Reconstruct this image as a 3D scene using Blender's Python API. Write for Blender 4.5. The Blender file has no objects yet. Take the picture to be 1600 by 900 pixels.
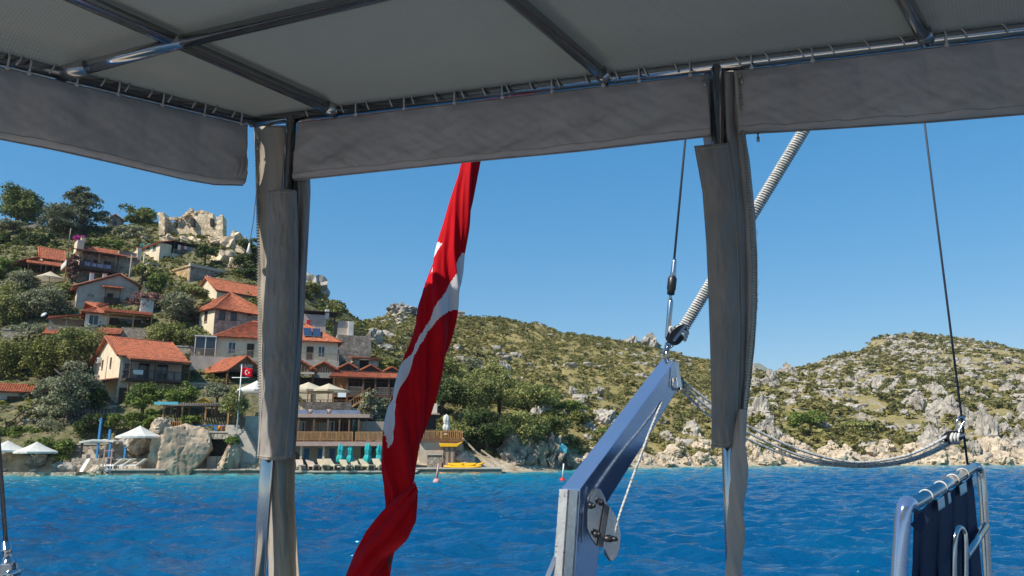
import bpy, math, random
import numpy as np
from mathutils import Vector, Matrix, noise as mnoise
import bmesh

# ------------------------------------------------------------------ camera, sky, sun, exposure
SC = bpy.context.scene
COL = SC.collection
R = math.radians
PITCH = R(12.4)
CZ = 2.5
F = 26.0/36.0*1600.0
cp, sp = math.cos(PITCH), math.sin(PITCH)
cam_d = bpy.data.cameras.new('camera')
cam_d.lens = 26.0; cam_d.sensor_width = 36.0
cam_d.clip_start = 0.05; cam_d.clip_end = 30000
cam = bpy.data.objects.new('camera', cam_d); COL.objects.link(cam)
cam.location = (0, 0, CZ); cam.rotation_euler = (R(90)+PITCH, 0, 0)
SC.camera = cam

SUN_DIR = Vector((-0.73, -0.53, 0.98)).normalized()      # towards the sun
w = bpy.data.worlds.new('World'); SC.world = w; w.use_nodes = True
nt = w.node_tree; nt.nodes.clear()
sky = nt.nodes.new('ShaderNodeTexSky'); sky.sky_type = 'NISHITA'; sky.sun_disc = False
sky.sun_elevation = math.asin(SUN_DIR.z)
sky.sun_rotation = math.atan2(SUN_DIR.x, SUN_DIR.y)
sky.air_density = 1.0; sky.dust_density = 0.0; sky.ozone_density = 6.0; sky.altitude = 0
bg = nt.nodes.new('ShaderNodeBackground'); bg.inputs[1].default_value = 0.12
wo = nt.nodes.new('ShaderNodeOutputWorld')
hs = nt.nodes.new('ShaderNodeHueSaturation'); hs.inputs['Saturation'].default_value = 2.0; hs.inputs['Value'].default_value = 2.05
gm = nt.nodes.new('ShaderNodeGamma'); gm.inputs[1].default_value = 0.45
nt.links.new(sky.outputs[0], gm.inputs[0]); nt.links.new(gm.outputs[0], hs.inputs['Color']); nt.links.new(hs.outputs[0], bg.inputs[0]); nt.links.new(bg.outputs[0], wo.inputs[0])
sd = bpy.data.lights.new('sun', 'SUN'); sd.energy = 4.8; sd.angle = R(0.53); sd.color = (1.0, 0.93, 0.82)
so = bpy.data.objects.new('sun', sd); COL.objects.link(so)
so.rotation_euler = SUN_DIR.to_track_quat('Z', 'Y').to_euler(); so.location = (-20, -15, 40)
SC.view_settings.view_transform = 'Standard'; SC.view_settings.look = 'None'
SC.view_settings.exposure = 0.45; SC.view_settings.gamma = 1.0
SC.view_settings.use_curve_mapping = False
SC.cycles.max_bounces = 6; SC.cycles.diffuse_bounces = 3; SC.cycles.transparent_max_bounces = 8

rng = np.random.default_rng(7)
random.seed(7)

# ------------------------------------------------------------------ placing helpers
def ray(px, py):
    x = (px-800)/F; u = (450-py)/F
    return x, cp-u*sp, sp+u*cp
def at(px, py, Y):
    x, f, z = ray(px, py); t = Y/f
    return Vector((x*t, Y, CZ+z*t))
def onz(px, py, z):
    x, f, zz = ray(px, py); t = (z-CZ)/zz
    return Vector((x*t, f*t, z))

# ------------------------------------------------------------------ materials
MATS = {}
def new_mat(name):
    m = bpy.data.materials.new(name); m.use_nodes = True
    n = m.node_tree.nodes; n.clear()
    o = n.new('ShaderNodeOutputMaterial'); b = n.new('ShaderNodeBsdfPrincipled')
    m.node_tree.links.new(b.outputs[0], o.inputs[0])
    MATS[name] = m
    return m, m.node_tree, b, o
def col(c): return (c[0], c[1], c[2], 1.0)
def pmat(name, c, rough=0.75, metal=0.0, c2=None, scale=3.0, detail=5.0, bump=0.0, bscale=None, spec=0.4,
         transl=0.0, voro=None, vbump=0.0, rnd=0.0, contrast=(0.35, 0.65), stretch=None, anis=None):
    """noise-mottled surface; c2 the second colour, voro a stone pattern scale"""
    m, t, b, o = new_mat(name)
    N, L = t.nodes, t.links
    b.inputs['Roughness'].default_value = rough; b.inputs['Metallic'].default_value = metal
    b.inputs['Specular IOR Level'].default_value = spec
    tc = N.new('ShaderNodeTexCoord')
    vec = tc.outputs['Object']
    if stretch:
        mp = N.new('ShaderNodeMapping'); mp.inputs['Scale'].default_value = stretch
        L.new(vec, mp.inputs[0]); vec = mp.outputs[0]
    if c2 is None: c2 = tuple(v*0.75 for v in c)
    nz = N.new('ShaderNodeTexNoise'); nz.inputs['Scale'].default_value = scale; nz.inputs['Detail'].default_value = detail
    nz.inputs['Roughness'].default_value = 0.62
    L.new(vec, nz.inputs['Vector'])
    rp = N.new('ShaderNodeValToRGB'); rp.color_ramp.elements[0].position = contrast[0]; rp.color_ramp.elements[1].position = contrast[1]
    rp.color_ramp.elements[0].color = col(c2); rp.color_ramp.elements[1].color = col(c)
    L.new(nz.outputs[0], rp.inputs[0]); out = rp.outputs[0]
    h = nz.outputs[0]
    if voro:
        v = N.new('ShaderNodeTexVoronoi'); v.feature = 'DISTANCE_TO_EDGE'; v.inputs['Scale'].default_value = voro
        L.new(vec, v.inputs['Vector'])
        v2 = N.new('ShaderNodeTexVoronoi'); v2.inputs['Scale'].default_value = voro
        L.new(vec, v2.inputs['Vector'])
        r2 = N.new('ShaderNodeValToRGB'); r2.color_ramp.elements[0].color = (0.45, 0.43, 0.4, 1); r2.color_ramp.elements[1].color = (1, 1, 1, 1)
        r2.color_ramp.elements[1].position = 0.09
        L.new(v.outputs[0], r2.inputs[0])
        mx = N.new('ShaderNodeMix'); mx.data_type = 'RGBA'; mx.blend_type = 'MULTIPLY'; mx.inputs[0].default_value = 0.8
        L.new(out, mx.inputs[6]); L.new(r2.outputs[0], mx.inputs[7])
        hs = N.new('ShaderNodeMapRange'); hs.inputs[3].default_value = 0.68; hs.inputs[4].default_value = 1.25
        sx = N.new('ShaderNodeSeparateColor'); L.new(v2.outputs['Color'], sx.inputs[0]); L.new(sx.outputs[0], hs.inputs[0])
        m3 = N.new('ShaderNodeMix'); m3.data_type = 'RGBA'; m3.blend_type = 'MULTIPLY'; m3.inputs[0].default_value = 1
        L.new(mx.outputs[2], m3.inputs[6]); L.new(hs.outputs[0], m3.inputs[7]); out = m3.outputs[2]
        h = r2.outputs[0]
    if rnd:
        oi = N.new('ShaderNodeObjectInfo'); mr = N.new('ShaderNodeMapRange'); mr.inputs[3].default_value = 1-rnd; mr.inputs[4].default_value = 1+rnd
        L.new(oi.outputs['Random'], mr.inputs[0])
        m4 = N.new('ShaderNodeMix'); m4.data_type = 'RGBA'; m4.blend_type = 'MULTIPLY'; m4.inputs[0].default_value = 1
        L.new(out, m4.inputs[6]); L.new(mr.outputs[0], m4.inputs[7]); out = m4.outputs[2]
    L.new(out, b.inputs['Base Color'])
    if bump or vbump:
        bp = N.new('ShaderNodeBump'); bp.inputs['Strength'].default_value = bump or vbump; bp.inputs['Distance'].default_value = 0.05 if not voro else 0.08
        if bscale and not voro:
            n2 = N.new('ShaderNodeTexNoise'); n2.inputs['Scale'].default_value = bscale; n2.inputs['Detail'].default_value = 4
            L.new(vec, n2.inputs['Vector']); h = n2.outputs[0]
        L.new(h, bp.inputs['Height']); L.new(bp.outputs[0], b.inputs['Normal'])
    if transl:
        tr = N.new('ShaderNodeBsdfTranslucent'); L.new(out, tr.inputs[0])
        ms = N.new('ShaderNodeMixShader'); ms.inputs[0].default_value = transl
        L.new(b.outputs[0], ms.inputs[1]); L.new(tr.outputs[0], ms.inputs[2]); L.new(ms.outputs[0], o.inputs[0])
    return m

def leaf_mat(name, dark, light, transl=0.22):
    """foliage: hue per leaf and clump from the vertex attribute tint"""
    m, t, b, o = new_mat(name); N, L = t.nodes, t.links
    a = N.new('ShaderNodeAttribute'); a.attribute_name = 'tint'
    rp = N.new('ShaderNodeValToRGB'); rp.color_ramp.elements[0].color = col(dark); rp.color_ramp.elements[1].color = col(light)
    L.new(a.outputs['Fac'], rp.inputs[0]); L.new(rp.outputs[0], b.inputs['Base Color'])
    b.inputs['Roughness'].default_value = 0.65; b.inputs['Specular IOR Level'].default_value = 0.25
    tr = N.new('ShaderNodeBsdfTranslucent'); L.new(rp.outputs[0], tr.inputs[0])
    ms = N.new('ShaderNodeMixShader'); ms.inputs[0].default_value = transl
    L.new(b.outputs[0], ms.inputs[1]); L.new(tr.outputs[0], ms.inputs[2]); L.new(ms.outputs[0], o.inputs[0])
    return m

# ------------------------------------------------------------------ objects
def tag(o, label=None, cat=None, group=None, kind=None):
    if label: o['label'] = label
    if cat: o['category'] = cat
    if group: o['group'] = group
    if kind: o['kind'] = kind
    return o
def empty(name, loc=(0, 0, 0), rz=0.0, label=None, cat=None, group=None):
    o = bpy.data.objects.new(name, None); COL.objects.link(o)
    o.location = loc; o.rotation_euler = (0, 0, rz); o.empty_display_size = 0.2
    return tag(o, label, cat, group)
def link(name, me, parent=None, loc=None):
    o = bpy.data.objects.new(name, me); COL.objects.link(o)
    if parent is not None: o.parent = parent
    if loc is not None: o.location = loc
    return o
def np_mesh(name, V, Fq, mat, smooth=False, tint=None, mats=None, midx=None):
    """V (n,3), Fq (m,k) with k = 3 or 4"""
    V = np.asarray(V, dtype=np.float32); Fq = np.asarray(Fq, dtype=np.int32)
    me = bpy.data.meshes.new(name)
    k = Fq.shape[1]; m = Fq.shape[0]
    me.vertices.add(len(V)); me.vertices.foreach_set('co', V.ravel())
    me.loops.add(m*k); me.loops.foreach_set('vertex_index', Fq.ravel())
    me.polygons.add(m); me.polygons.foreach_set('loop_start', np.arange(0, m*k, k, dtype=np.int32))
    me.polygons.foreach_set('loop_total', np.full(m, k, dtype=np.int32))
    for mm in (mats or [mat]): me.materials.append(mm)
    if midx is not None: me.polygons.foreach_set('material_index', np.asarray(midx, dtype=np.int32))
    me.update(calc_edges=True)
    me.polygons.foreach_set('use_smooth', np.full(m, bool(smooth)))
    if tint is not None:
        a = me.attributes.new('tint', 'FLOAT', 'POINT'); a.data.foreach_set('value', np.asarray(tint, dtype=np.float32))
    me.validate(); return me

class MB:
    """collects shapes into one mesh"""
    def __init__(s): s.v = []; s.f = []; s.sm = []
    def add(s, vs, fs, sm=False):
        n = len(s.v); s.v += [tuple(v) for v in vs]; s.f += [tuple(i+n for i in f) for f in fs]; s.sm += [sm]*len(fs)
        return s
    def box(s, x0, x1, y0, y1, z0, z1):
        return s.add([(x0,y0,z0),(x1,y0,z0),(x1,y1,z0),(x0,y1,z0),(x0,y0,z1),(x1,y0,z1),(x1,y1,z1),(x0,y1,z1)],
                     [(0,3,2,1),(4,5,6,7),(0,1,5,4),(1,2,6,5),(2,3,7,6),(3,0,4,7)])
    def bar(s, a, b, wx, wz, up=(0, 0, 1)):
        a = Vector(a); b = Vector(b); d = (b-a).normalized(); u = Vector(up)
        if abs(d.dot(u)) > 0.97: u = Vector((0, 1, 0))
        x = d.cross(u).normalized()*wx/2; z = x.cross(d).normalized()*wz/2
        vs = [a-x-z, a+x-z, a+x+z, a-x+z, b-x-z, b+x-z, b+x+z, b-x+z]
        return s.add(vs, [(0,3,2,1)[::-1],(4,5,6,7)[::-1],(0,1,5,4)[::-1],(1,2,6,5)[::-1],(2,3,7,6)[::-1],(3,0,4,7)[::-1]])
    def tube(s, pts, r, n=8, caps=True):
        pts = [Vector(p) for p in pts]; m = len(pts)
        rr = r if isinstance(r, (list, tuple)) else [r]*m
        t0 = (pts[1]-pts[0]).normalized()
        nrm = t0.orthogonal().normalized(); vs = []
        for i, p in enumerate(pts):
            t = (pts[min(i+1, m-1)]-pts[max(i-1, 0)]).normalized()
            nrm = (nrm-t*nrm.dot(t)).normalized(); bn = t.cross(nrm)
            for k in range(n):
                a = 2*math.pi*k/n; vs.append(p+(nrm*math.cos(a)+bn*math.sin(a))*rr[i])
        fs = []
        for i in range(m-1):
            for k in range(n):
                k2 = (k+1) % n
                fs.append((i*n+k, i*n+k2, (i+1)*n+k2, (i+1)*n+k))
        s.add(vs, fs, True)
        if caps:
            b0 = len(s.v)-len(vs)
            s.f.append(tuple(b0+k for k in range(n))[::-1]); s.sm.append(False)
            s.f.append(tuple(b0+(m-1)*n+k for k in range(n))); s.sm.append(False)
        return s
    def lathe(s, prof, origin=(0, 0, 0), axis=(0, 0, 1), n=16):
        """prof: list of (radius, height)"""
        q = Vector((0, 0, 1)).rotation_difference(Vector(axis).normalized()); o = Vector(origin); vs = []; fs = []
        for (r, h) in prof:
            for k in range(n):
                a = 2*math.pi*k/n; vs.append(o+q @ Vector((r*math.cos(a), r*math.sin(a), h)))
        for i in range(len(prof)-1):
            for k in range(n):
                k2 = (k+1) % n; fs.append((i*n+k, i*n+k2, (i+1)*n+k2, (i+1)*n+k))
        fs.append(tuple(range(n))[::-1]); fs.append(tuple((len(prof)-1)*n+k for k in range(n)))
        return s.add(vs, fs, True)
    def prism(s, poly, d):
        """poly: 3-D outline, d: thickness vector"""
        poly = [Vector(p) for p in poly]; d = Vector(d); n = len(poly)
        vs = poly+[p+d for p in poly]
        fs = [tuple(range(n))[::-1], tuple(range(n, 2*n))]+[(i, (i+1) % n, n+(i+1) % n, n+i) for i in range(n)]
        return s.add(vs, fs)
    def mesh(s, name, mat):
        me = bpy.data.meshes.new(name); me.from_pydata(s.v, [], s.f); me.materials.append(mat)
        me.polygons.foreach_set('use_smooth', s.sm); me.update()
        return me
    def build(s, name, mat, parent=None, fix=True, bevel=0.0):
        me = s.mesh(name, mat)
        if fix:
            import bmesh
            b = bmesh.new(); b.from_mesh(me); bmesh.ops.recalc_face_normals(b, faces=b.faces); b.to_mesh(me); b.free()
        o = link(name, me, parent)
        if bevel:
            md = o.modifiers.new('bevel', 'BEVEL'); md.width = bevel; md.segments = 2; md.limit_method = 'ANGLE'
        return o

# value noise, vectorised, for terrain and cloth
def _hash(ix, iy, seed):
    h = (ix.astype(np.int64)*374761393 + iy.astype(np.int64)*668265263 + seed*2147483647) & 0xffffffff
    h = ((h ^ (h >> 13))*1274126177) & 0xffffffff
    return ((h ^ (h >> 16)) & 0xffff)/65535.0
def vnoise(x, y, seed=0):
    x = np.asarray(x, float); y = np.asarray(y, float)
    ix = np.floor(x); iy = np.floor(y); fx = x-ix; fy = y-iy
    fx = fx*fx*(3-2*fx); fy = fy*fy*(3-2*fy)
    a = _hash(ix, iy, seed); b = _hash(ix+1, iy, seed); c = _hash(ix, iy+1, seed); d = _hash(ix+1, iy+1, seed)
    return (a*(1-fx)+b*fx)*(1-fy)+(c*(1-fx)+d*fx)*fy
def fbm(x, y, octv=4, seed=0):
    s = 0; a = 0.5; t = 0
    for i in range(octv):
        s = s+a*vnoise(x*2**i, y*2**i, seed+i*17); t += a; a *= 0.5
    return s/t

# ------------------------------------------------------------------ the palette
M_TILE = pmat('roof_tile', (0.47, 0.135, 0.055), 0.8, c2=(0.20, 0.07, 0.04), scale=1.9, detail=10, contrast=(0.34, 0.60), rnd=0.12)
M_TILE_OLD = pmat('old_roof_tile', (0.42, 0.15, 0.08), 0.85, c2=(0.24, 0.10, 0.06), scale=2.2, detail=8)
M_CREAM = pmat('cream_render', (0.74, 0.62, 0.44), 0.85, c2=(0.58, 0.48, 0.33), scale=0.9, detail=7)
M_WHITE = pmat('white_render', (0.76, 0.72, 0.65), 0.85, c2=(0.58, 0.545, 0.48), scale=1.1, detail=7)
M_GREYW = pmat('grey_render', (0.60, 0.50, 0.40), 0.9, c2=(0.43, 0.355, 0.285), scale=1.0, detail=7)
M_PINKW = pmat('pinkish_stone', (0.52, 0.40, 0.32), 0.9, c2=(0.38, 0.29, 0.23), scale=1.3, detail=7, voro=2.6, vbump=0.5)
M_STONE = pmat('wall_stone', (0.54, 0.46, 0.35), 0.9, c2=(0.34, 0.28, 0.21), scale=1.1, detail=8, voro=2.4, vbump=0.7)
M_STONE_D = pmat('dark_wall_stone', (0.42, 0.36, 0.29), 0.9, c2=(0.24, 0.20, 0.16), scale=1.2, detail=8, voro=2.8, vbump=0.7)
M_OCHRE = pmat('ochre_stone', (0.55, 0.36, 0.15), 0.9, c2=(0.42, 0.30, 0.17), scale=0.7, detail=8, voro=2.2, vbump=0.6)
M_CASTLE = pmat('castle_stone', (0.82, 0.65, 0.43), 0.9, c2=(0.58, 0.45, 0.30), scale=0.6, detail=8, voro=1.3, vbump=0.8)
M_CONC = pmat('concrete', (0.50, 0.46, 0.39), 0.9, c2=(0.36, 0.33, 0.28), scale=0.9, detail=8)
M_CONC_D = pmat('wet_concrete', (0.22, 0.21, 0.18), 0.8, c2=(0.10, 0.10, 0.085), scale=1.6, detail=8, bump=0.5)
M_WOOD = pmat('brown_wood', (0.20, 0.10, 0.05), 0.7, c2=(0.11, 0.055, 0.03), scale=4, stretch=(1, 1, 0.15))
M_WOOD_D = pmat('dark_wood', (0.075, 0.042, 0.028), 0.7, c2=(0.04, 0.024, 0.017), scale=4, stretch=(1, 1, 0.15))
M_WOOD_L = pmat('honey_wood', (0.48, 0.26, 0.10), 0.65, c2=(0.33, 0.16, 0.06), scale=4, stretch=(1, 1, 0.2))
M_WOOD_G = pmat('weathered_wood', (0.36, 0.30, 0.24), 0.85, c2=(0.24, 0.20, 0.16), scale=5, stretch=(1, 1, 0.2))
M_DARK = pmat('dark_metal', (0.025, 0.025, 0.03), 0.5, c2=(0.018, 0.018, 0.02))
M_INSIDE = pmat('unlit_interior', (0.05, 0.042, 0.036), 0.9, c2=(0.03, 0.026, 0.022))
M_GLASS = pmat('window_glass', (0.03, 0.04, 0.05), 0.08, c2=(0.02, 0.028, 0.036), spec=0.6)
M_PANEL = pmat('solar_glass', (0.03, 0.05, 0.10), 0.12, c2=(0.025, 0.04, 0.08), spec=0.7)
M_PARASOL = pmat('white_canvas', (0.78, 0.76, 0.70), 0.8, c2=(0.70, 0.67, 0.60), scale=2, transl=0.25)
M_CREAMCAN = pmat('cream_canvas', (0.70, 0.62, 0.45), 0.8, c2=(0.62, 0.54, 0.38), scale=2, transl=0.25)
M_YELLOWCAN = pmat('yellow_canvas', (0.75, 0.45, 0.02), 0.7, c2=(0.62, 0.36, 0.02), transl=0.2)
M_TEAL = pmat('teal_canvas', (0.02, 0.42, 0.42), 0.75, c2=(0.015, 0.30, 0.31), scale=6)
M_ORANGE = pmat('orange_canvas', (0.75, 0.30, 0.04), 0.7, c2=(0.6, 0.22, 0.03), transl=0.2)
M_BLUEPAINT = pmat('blue_paint', (0.05, 0.25, 0.52), 0.5, c2=(0.04, 0.18, 0.40))
M_TURQ = pmat('turquoise_paint', (0.10, 0.45, 0.55), 0.6, c2=(0.08, 0.35, 0.44))
M_KAYAK = pmat('yellow_plastic', (0.85, 0.48, 0.01), 0.35, c2=(0.75, 0.38, 0.01), spec=0.5)
M_REDPL = pmat('red_plastic', (0.65, 0.03, 0.03), 0.35, c2=(0.5, 0.02, 0.02))
M_PINKPL = pmat('faded_pink_plastic', (0.62, 0.34, 0.32), 0.5, c2=(0.5, 0.26, 0.25))
M_WHITEPL = pmat('white_plastic', (0.78, 0.77, 0.74), 0.45, c2=(0.68, 0.67, 0.64))
M_CUSHION = pmat('blue_grey_cushion', (0.22, 0.25, 0.33), 0.85, c2=(0.16, 0.18, 0.25))
M_PINKTRIM = pmat('dusty_pink_trim', (0.42, 0.29, 0.24), 0.8, c2=(0.34, 0.23, 0.19))
M_FLAGRED = pmat('flag_red_cloth', (0.60, 0.003, 0.012), 0.75, c2=(0.50, 0.003, 0.010), scale=20, transl=0.18, spec=0.15, bump=0.06, bscale=350)
M_FLAGWHITE = pmat('flag_white_cloth', (0.78, 0.78, 0.82), 0.75, c2=(0.72, 0.72, 0.77), scale=20, transl=0.18, spec=0.15, bump=0.06, bscale=350)
M_ROCK = pmat('grey_limestone', (0.44, 0.395, 0.33), 0.92, c2=(0.165, 0.15, 0.13), scale=1.3, detail=12, bump=1.0, contrast=(0.33, 0.6), rnd=0.10)
M_SHORE = pmat('pale_shore_limestone', (0.55, 0.455, 0.335), 0.92, c2=(0.28, 0.21, 0.14), scale=1.1, detail=12, bump=1.0, contrast=(0.3, 0.58), rnd=0.08)
M_OCHROCK = pmat('ochre_rock', (0.50, 0.38, 0.26), 0.92, c2=(0.21, 0.155, 0.11), scale=1.4, detail=12, bump=0.8, stretch=(1, 1, 0.35), contrast=(0.3, 0.6))
M_BROWNROCK = pmat('brown_cave_rock', (0.38, 0.31, 0.24), 0.92, c2=(0.15, 0.125, 0.105), scale=1.2, detail=12, bump=1.0, contrast=(0.35, 0.62))
M_BARK = pmat('bark', (0.16, 0.12, 0.085), 0.9, c2=(0.08, 0.06, 0.045), scale=5, bump=0.6)
M_LAUNDRY = pmat('laundry_cloth', (0.7, 0.66, 0.64), 0.9)
# foliage
L_PINE = leaf_mat('pine_foliage', (0.055, 0.085, 0.020), (0.260, 0.290, 0.070))
L_CEDAR = leaf_mat('cedar_foliage', (0.055, 0.070, 0.038), (0.215, 0.225, 0.120))
L_OLIVE = leaf_mat('olive_foliage', (0.100, 0.110, 0.065), (0.360, 0.360, 0.205))
L_GREEN = leaf_mat('broadleaf_foliage', (0.085, 0.110, 0.030), (0.370, 0.365, 0.115))
L_DARK = leaf_mat('dark_foliage', (0.022, 0.042, 0.013), (0.120, 0.160, 0.042))
L_HEDGE = leaf_mat('hedge_foliage', (0.045, 0.085, 0.016), (0.210, 0.265, 0.048))
L_YEL = leaf_mat('yellowish_foliage', (0.065, 0.080, 0.018), (0.285, 0.285, 0.070))
L_BOUG = leaf_mat('bougainvillea_leaves', (0.10, 0.05, 0.05), (0.32, 0.17, 0.14))
L_MAG = leaf_mat('magenta_blossom', (0.35, 0.02, 0.22), (0.65, 0.08, 0.45))
L_SCRUB = leaf_mat('maquis_scrub', (0.110, 0.120, 0.038), (0.370, 0.320, 0.110), 0.30)
# boat
M_STEEL = pmat('polished_steel', (0.52, 0.52, 0.53), 0.12, metal=1.0, c2=(0.44, 0.44, 0.46), scale=12, detail=6)
M_STEEL_S = pmat('brushed_steel', (0.55, 0.55, 0.56), 0.24, metal=1.0, c2=(0.44, 0.44, 0.45), scale=30, detail=8)
M_WIRE = pmat('wire_rope', (0.16, 0.16, 0.17), 0.45, metal=0.8, c2=(0.08, 0.08, 0.09), scale=200)
M_VALANCE = pmat('taupe_canvas', (0.62, 0.57, 0.53), 0.85, c2=(0.52, 0.475, 0.44), scale=2.3, detail=9, bump=0.10, bscale=500, spec=0.2, transl=0.27)
M_SLEEVE = pmat('grey_canvas', (0.34, 0.31, 0.28), 0.8, c2=(0.255, 0.235, 0.215), scale=3, detail=9, bump=0.10, bscale=500, spec=0.25, transl=0.05)
M_CREAMCLOTH = pmat('beige_canvas', (0.46, 0.405, 0.335), 0.85, c2=(0.40, 0.35, 0.285), scale=5, detail=6, bump=0.10, bscale=500, spec=0.2, transl=0.12)
M_CORD = pmat('grey_cord', (0.62, 0.60, 0.56), 0.8, scale=80)
M_ZIP = pmat('zipper_metal', (0.45, 0.42, 0.36), 0.4, metal=0.7)
M_BLACKPL = pmat('black_plastic', (0.015, 0.015, 0.016), 0.4, c2=(0.01, 0.01, 0.011), spec=0.5)
M_ROPE = pmat('white_rope', (0.62, 0.60, 0.55), 0.9, c2=(0.40, 0.39, 0.36), scale=60, contrast=(0.40, 0.55))
M_FLECK = pmat('dark_fleck_cord', (0.10, 0.11, 0.10), 0.9, c2=(0.06, 0.065, 0.06), scale=60)
M_ROPEG = pmat('grey_rope', (0.52, 0.52, 0.49), 0.9, c2=(0.20, 0.205, 0.21), scale=70, contrast=(0.36, 0.50))
M_NAVY = pmat('navy_canvas', (0.012, 0.016, 0.055), 0.7, c2=(0.009, 0.012, 0.042), scale=5, spec=0.4)
M_DECK = pmat('teak_deck', (0.55, 0.46, 0.36), 0.75, c2=(0.46, 0.38, 0.29), scale=6, stretch=(1, 0.1, 1))
M_HULL = pmat('white_hull', (0.75, 0.75, 0.73), 0.3, c2=(0.72, 0.72, 0.70), scale=1)
M_BLUEARM = pmat('blue_painted_aluminium', (0.36, 0.45, 0.62), 0.12, metal=0.82, c2=(0.33, 0.42, 0.58), scale=6, spec=0.6)

def channel_mat():
    m = pmat('scuffed_aluminium', (0.72, 0.70, 0.66), 0.38, metal=0.6, c2=(0.55, 0.53, 0.50), scale=14, detail=8)
    t = m.node_tree; N, L = t.nodes, t.links
    b = [n for n in N if n.type == 'BSDF_PRINCIPLED'][0]
    tc = N.new('ShaderNodeTexCoord'); nz = N.new('ShaderNodeTexNoise'); nz.inputs['Scale'].default_value = 95; nz.inputs['Detail'].default_value = 3
    L.new(tc.outputs['Object'], nz.inputs['Vector'])
    rp = N.new('ShaderNodeValToRGB'); rp.color_ramp.elements[0].position = 0.33; rp.color_ramp.elements[1].position = 0.38
    rp.color_ramp.elements[0].color = (0.25, 0.22, 0.2, 1); rp.color_ramp.elements[1].color = (1, 1, 1, 1)
    L.new(nz.outputs[0], rp.inputs[0])
    src = b.inputs['Base Color'].links[0].from_socket
    mx = N.new('ShaderNodeMix'); mx.data_type = 'RGBA'; mx.blend_type = 'MULTIPLY'; mx.inputs[0].default_value = 1
    L.new(src, mx.inputs[6]); L.new(rp.outputs[0], mx.inputs[7]); L.new(mx.outputs[2], b.inputs['Base Color'])
    return m
M_CHANNEL = channel_mat()

def canopy_mat():
    """embossed PVC: a fine grid of dimples, slightly see-through to sunlight"""
    m, t, b, o = new_mat('embossed_awning'); N, L = t.nodes, t.links
    tc = N.new('ShaderNodeTexCoord')
    mp = N.new('ShaderNodeMapping'); mp.inputs['Rotation'].default_value = (0, 0, R(35)); mp.inputs['Scale'].default_value = (1, 1, 0)
    L.new(tc.outputs['Object'], mp.inputs[0])
    w1 = N.new('ShaderNodeTexWave'); w1.bands_direction = 'X'; w1.inputs['Scale'].default_value = 40
    w2 = N.new('ShaderNodeTexWave'); w2.bands_direction = 'Y'; w2.inputs['Scale'].default_value = 40
    L.new(mp.outputs[0], w1.inputs[0]); L.new(mp.outputs[0], w2.inputs[0])
    mu = N.new('ShaderNodeMath'); mu.operation = 'MULTIPLY'; L.new(w1.outputs['Fac'], mu.inputs[0]); L.new(w2.outputs['Fac'], mu.inputs[1])
    bp = N.new('ShaderNodeBump'); bp.inputs['Strength'].default_value = 0.4; bp.inputs['Distance'].default_value = 0.003
    L.new(mu.outputs[0], bp.inputs['Height']); L.new(bp.outputs[0], b.inputs['Normal'])
    nz = N.new('ShaderNodeTexNoise'); nz.inputs['Scale'].default_value = 1.7; nz.inputs['Detail'].default_value = 6
    L.new(tc.outputs['Object'], nz.inputs['Vector'])
    rp = N.new('ShaderNodeValToRGB'); rp.color_ramp.elements[0].color = (0.42, 0.435, 0.405, 1); rp.color_ramp.elements[1].color = (0.50, 0.51, 0.475, 1)
    L.new(nz.outputs[0], rp.inputs[0])
    mr = N.new('ShaderNodeMapRange'); mr.inputs[3].default_value = 0.88; mr.inputs[4].default_value = 1.05; L.new(mu.outputs[0], mr.inputs[0])
    mx = N.new('ShaderNodeMix'); mx.data_type = 'RGBA'; mx.blend_type = 'MULTIPLY'; mx.inputs[0].default_value = 1
    L.new(rp.outputs[0], mx.inputs[6]); L.new(mr.outputs[0], mx.inputs[7])
    L.new(mx.outputs[2], b.inputs['Base Color']); b.inputs['Roughness'].default_value = 0.6; b.inputs['Specular IOR Level'].default_value = 0.3
    tr = N.new('ShaderNodeBsdfTranslucent'); L.new(mx.outputs[2], tr.inputs[0])
    ms = N.new('ShaderNodeMixShader'); ms.inputs[0].default_value = 0.29
    L.new(b.outputs[0], ms.inputs[1]); L.new(tr.outputs[0], ms.inputs[2]); L.new(ms.outputs[0], o.inputs[0])
    return m
M_AWNING = canopy_mat()

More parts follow.
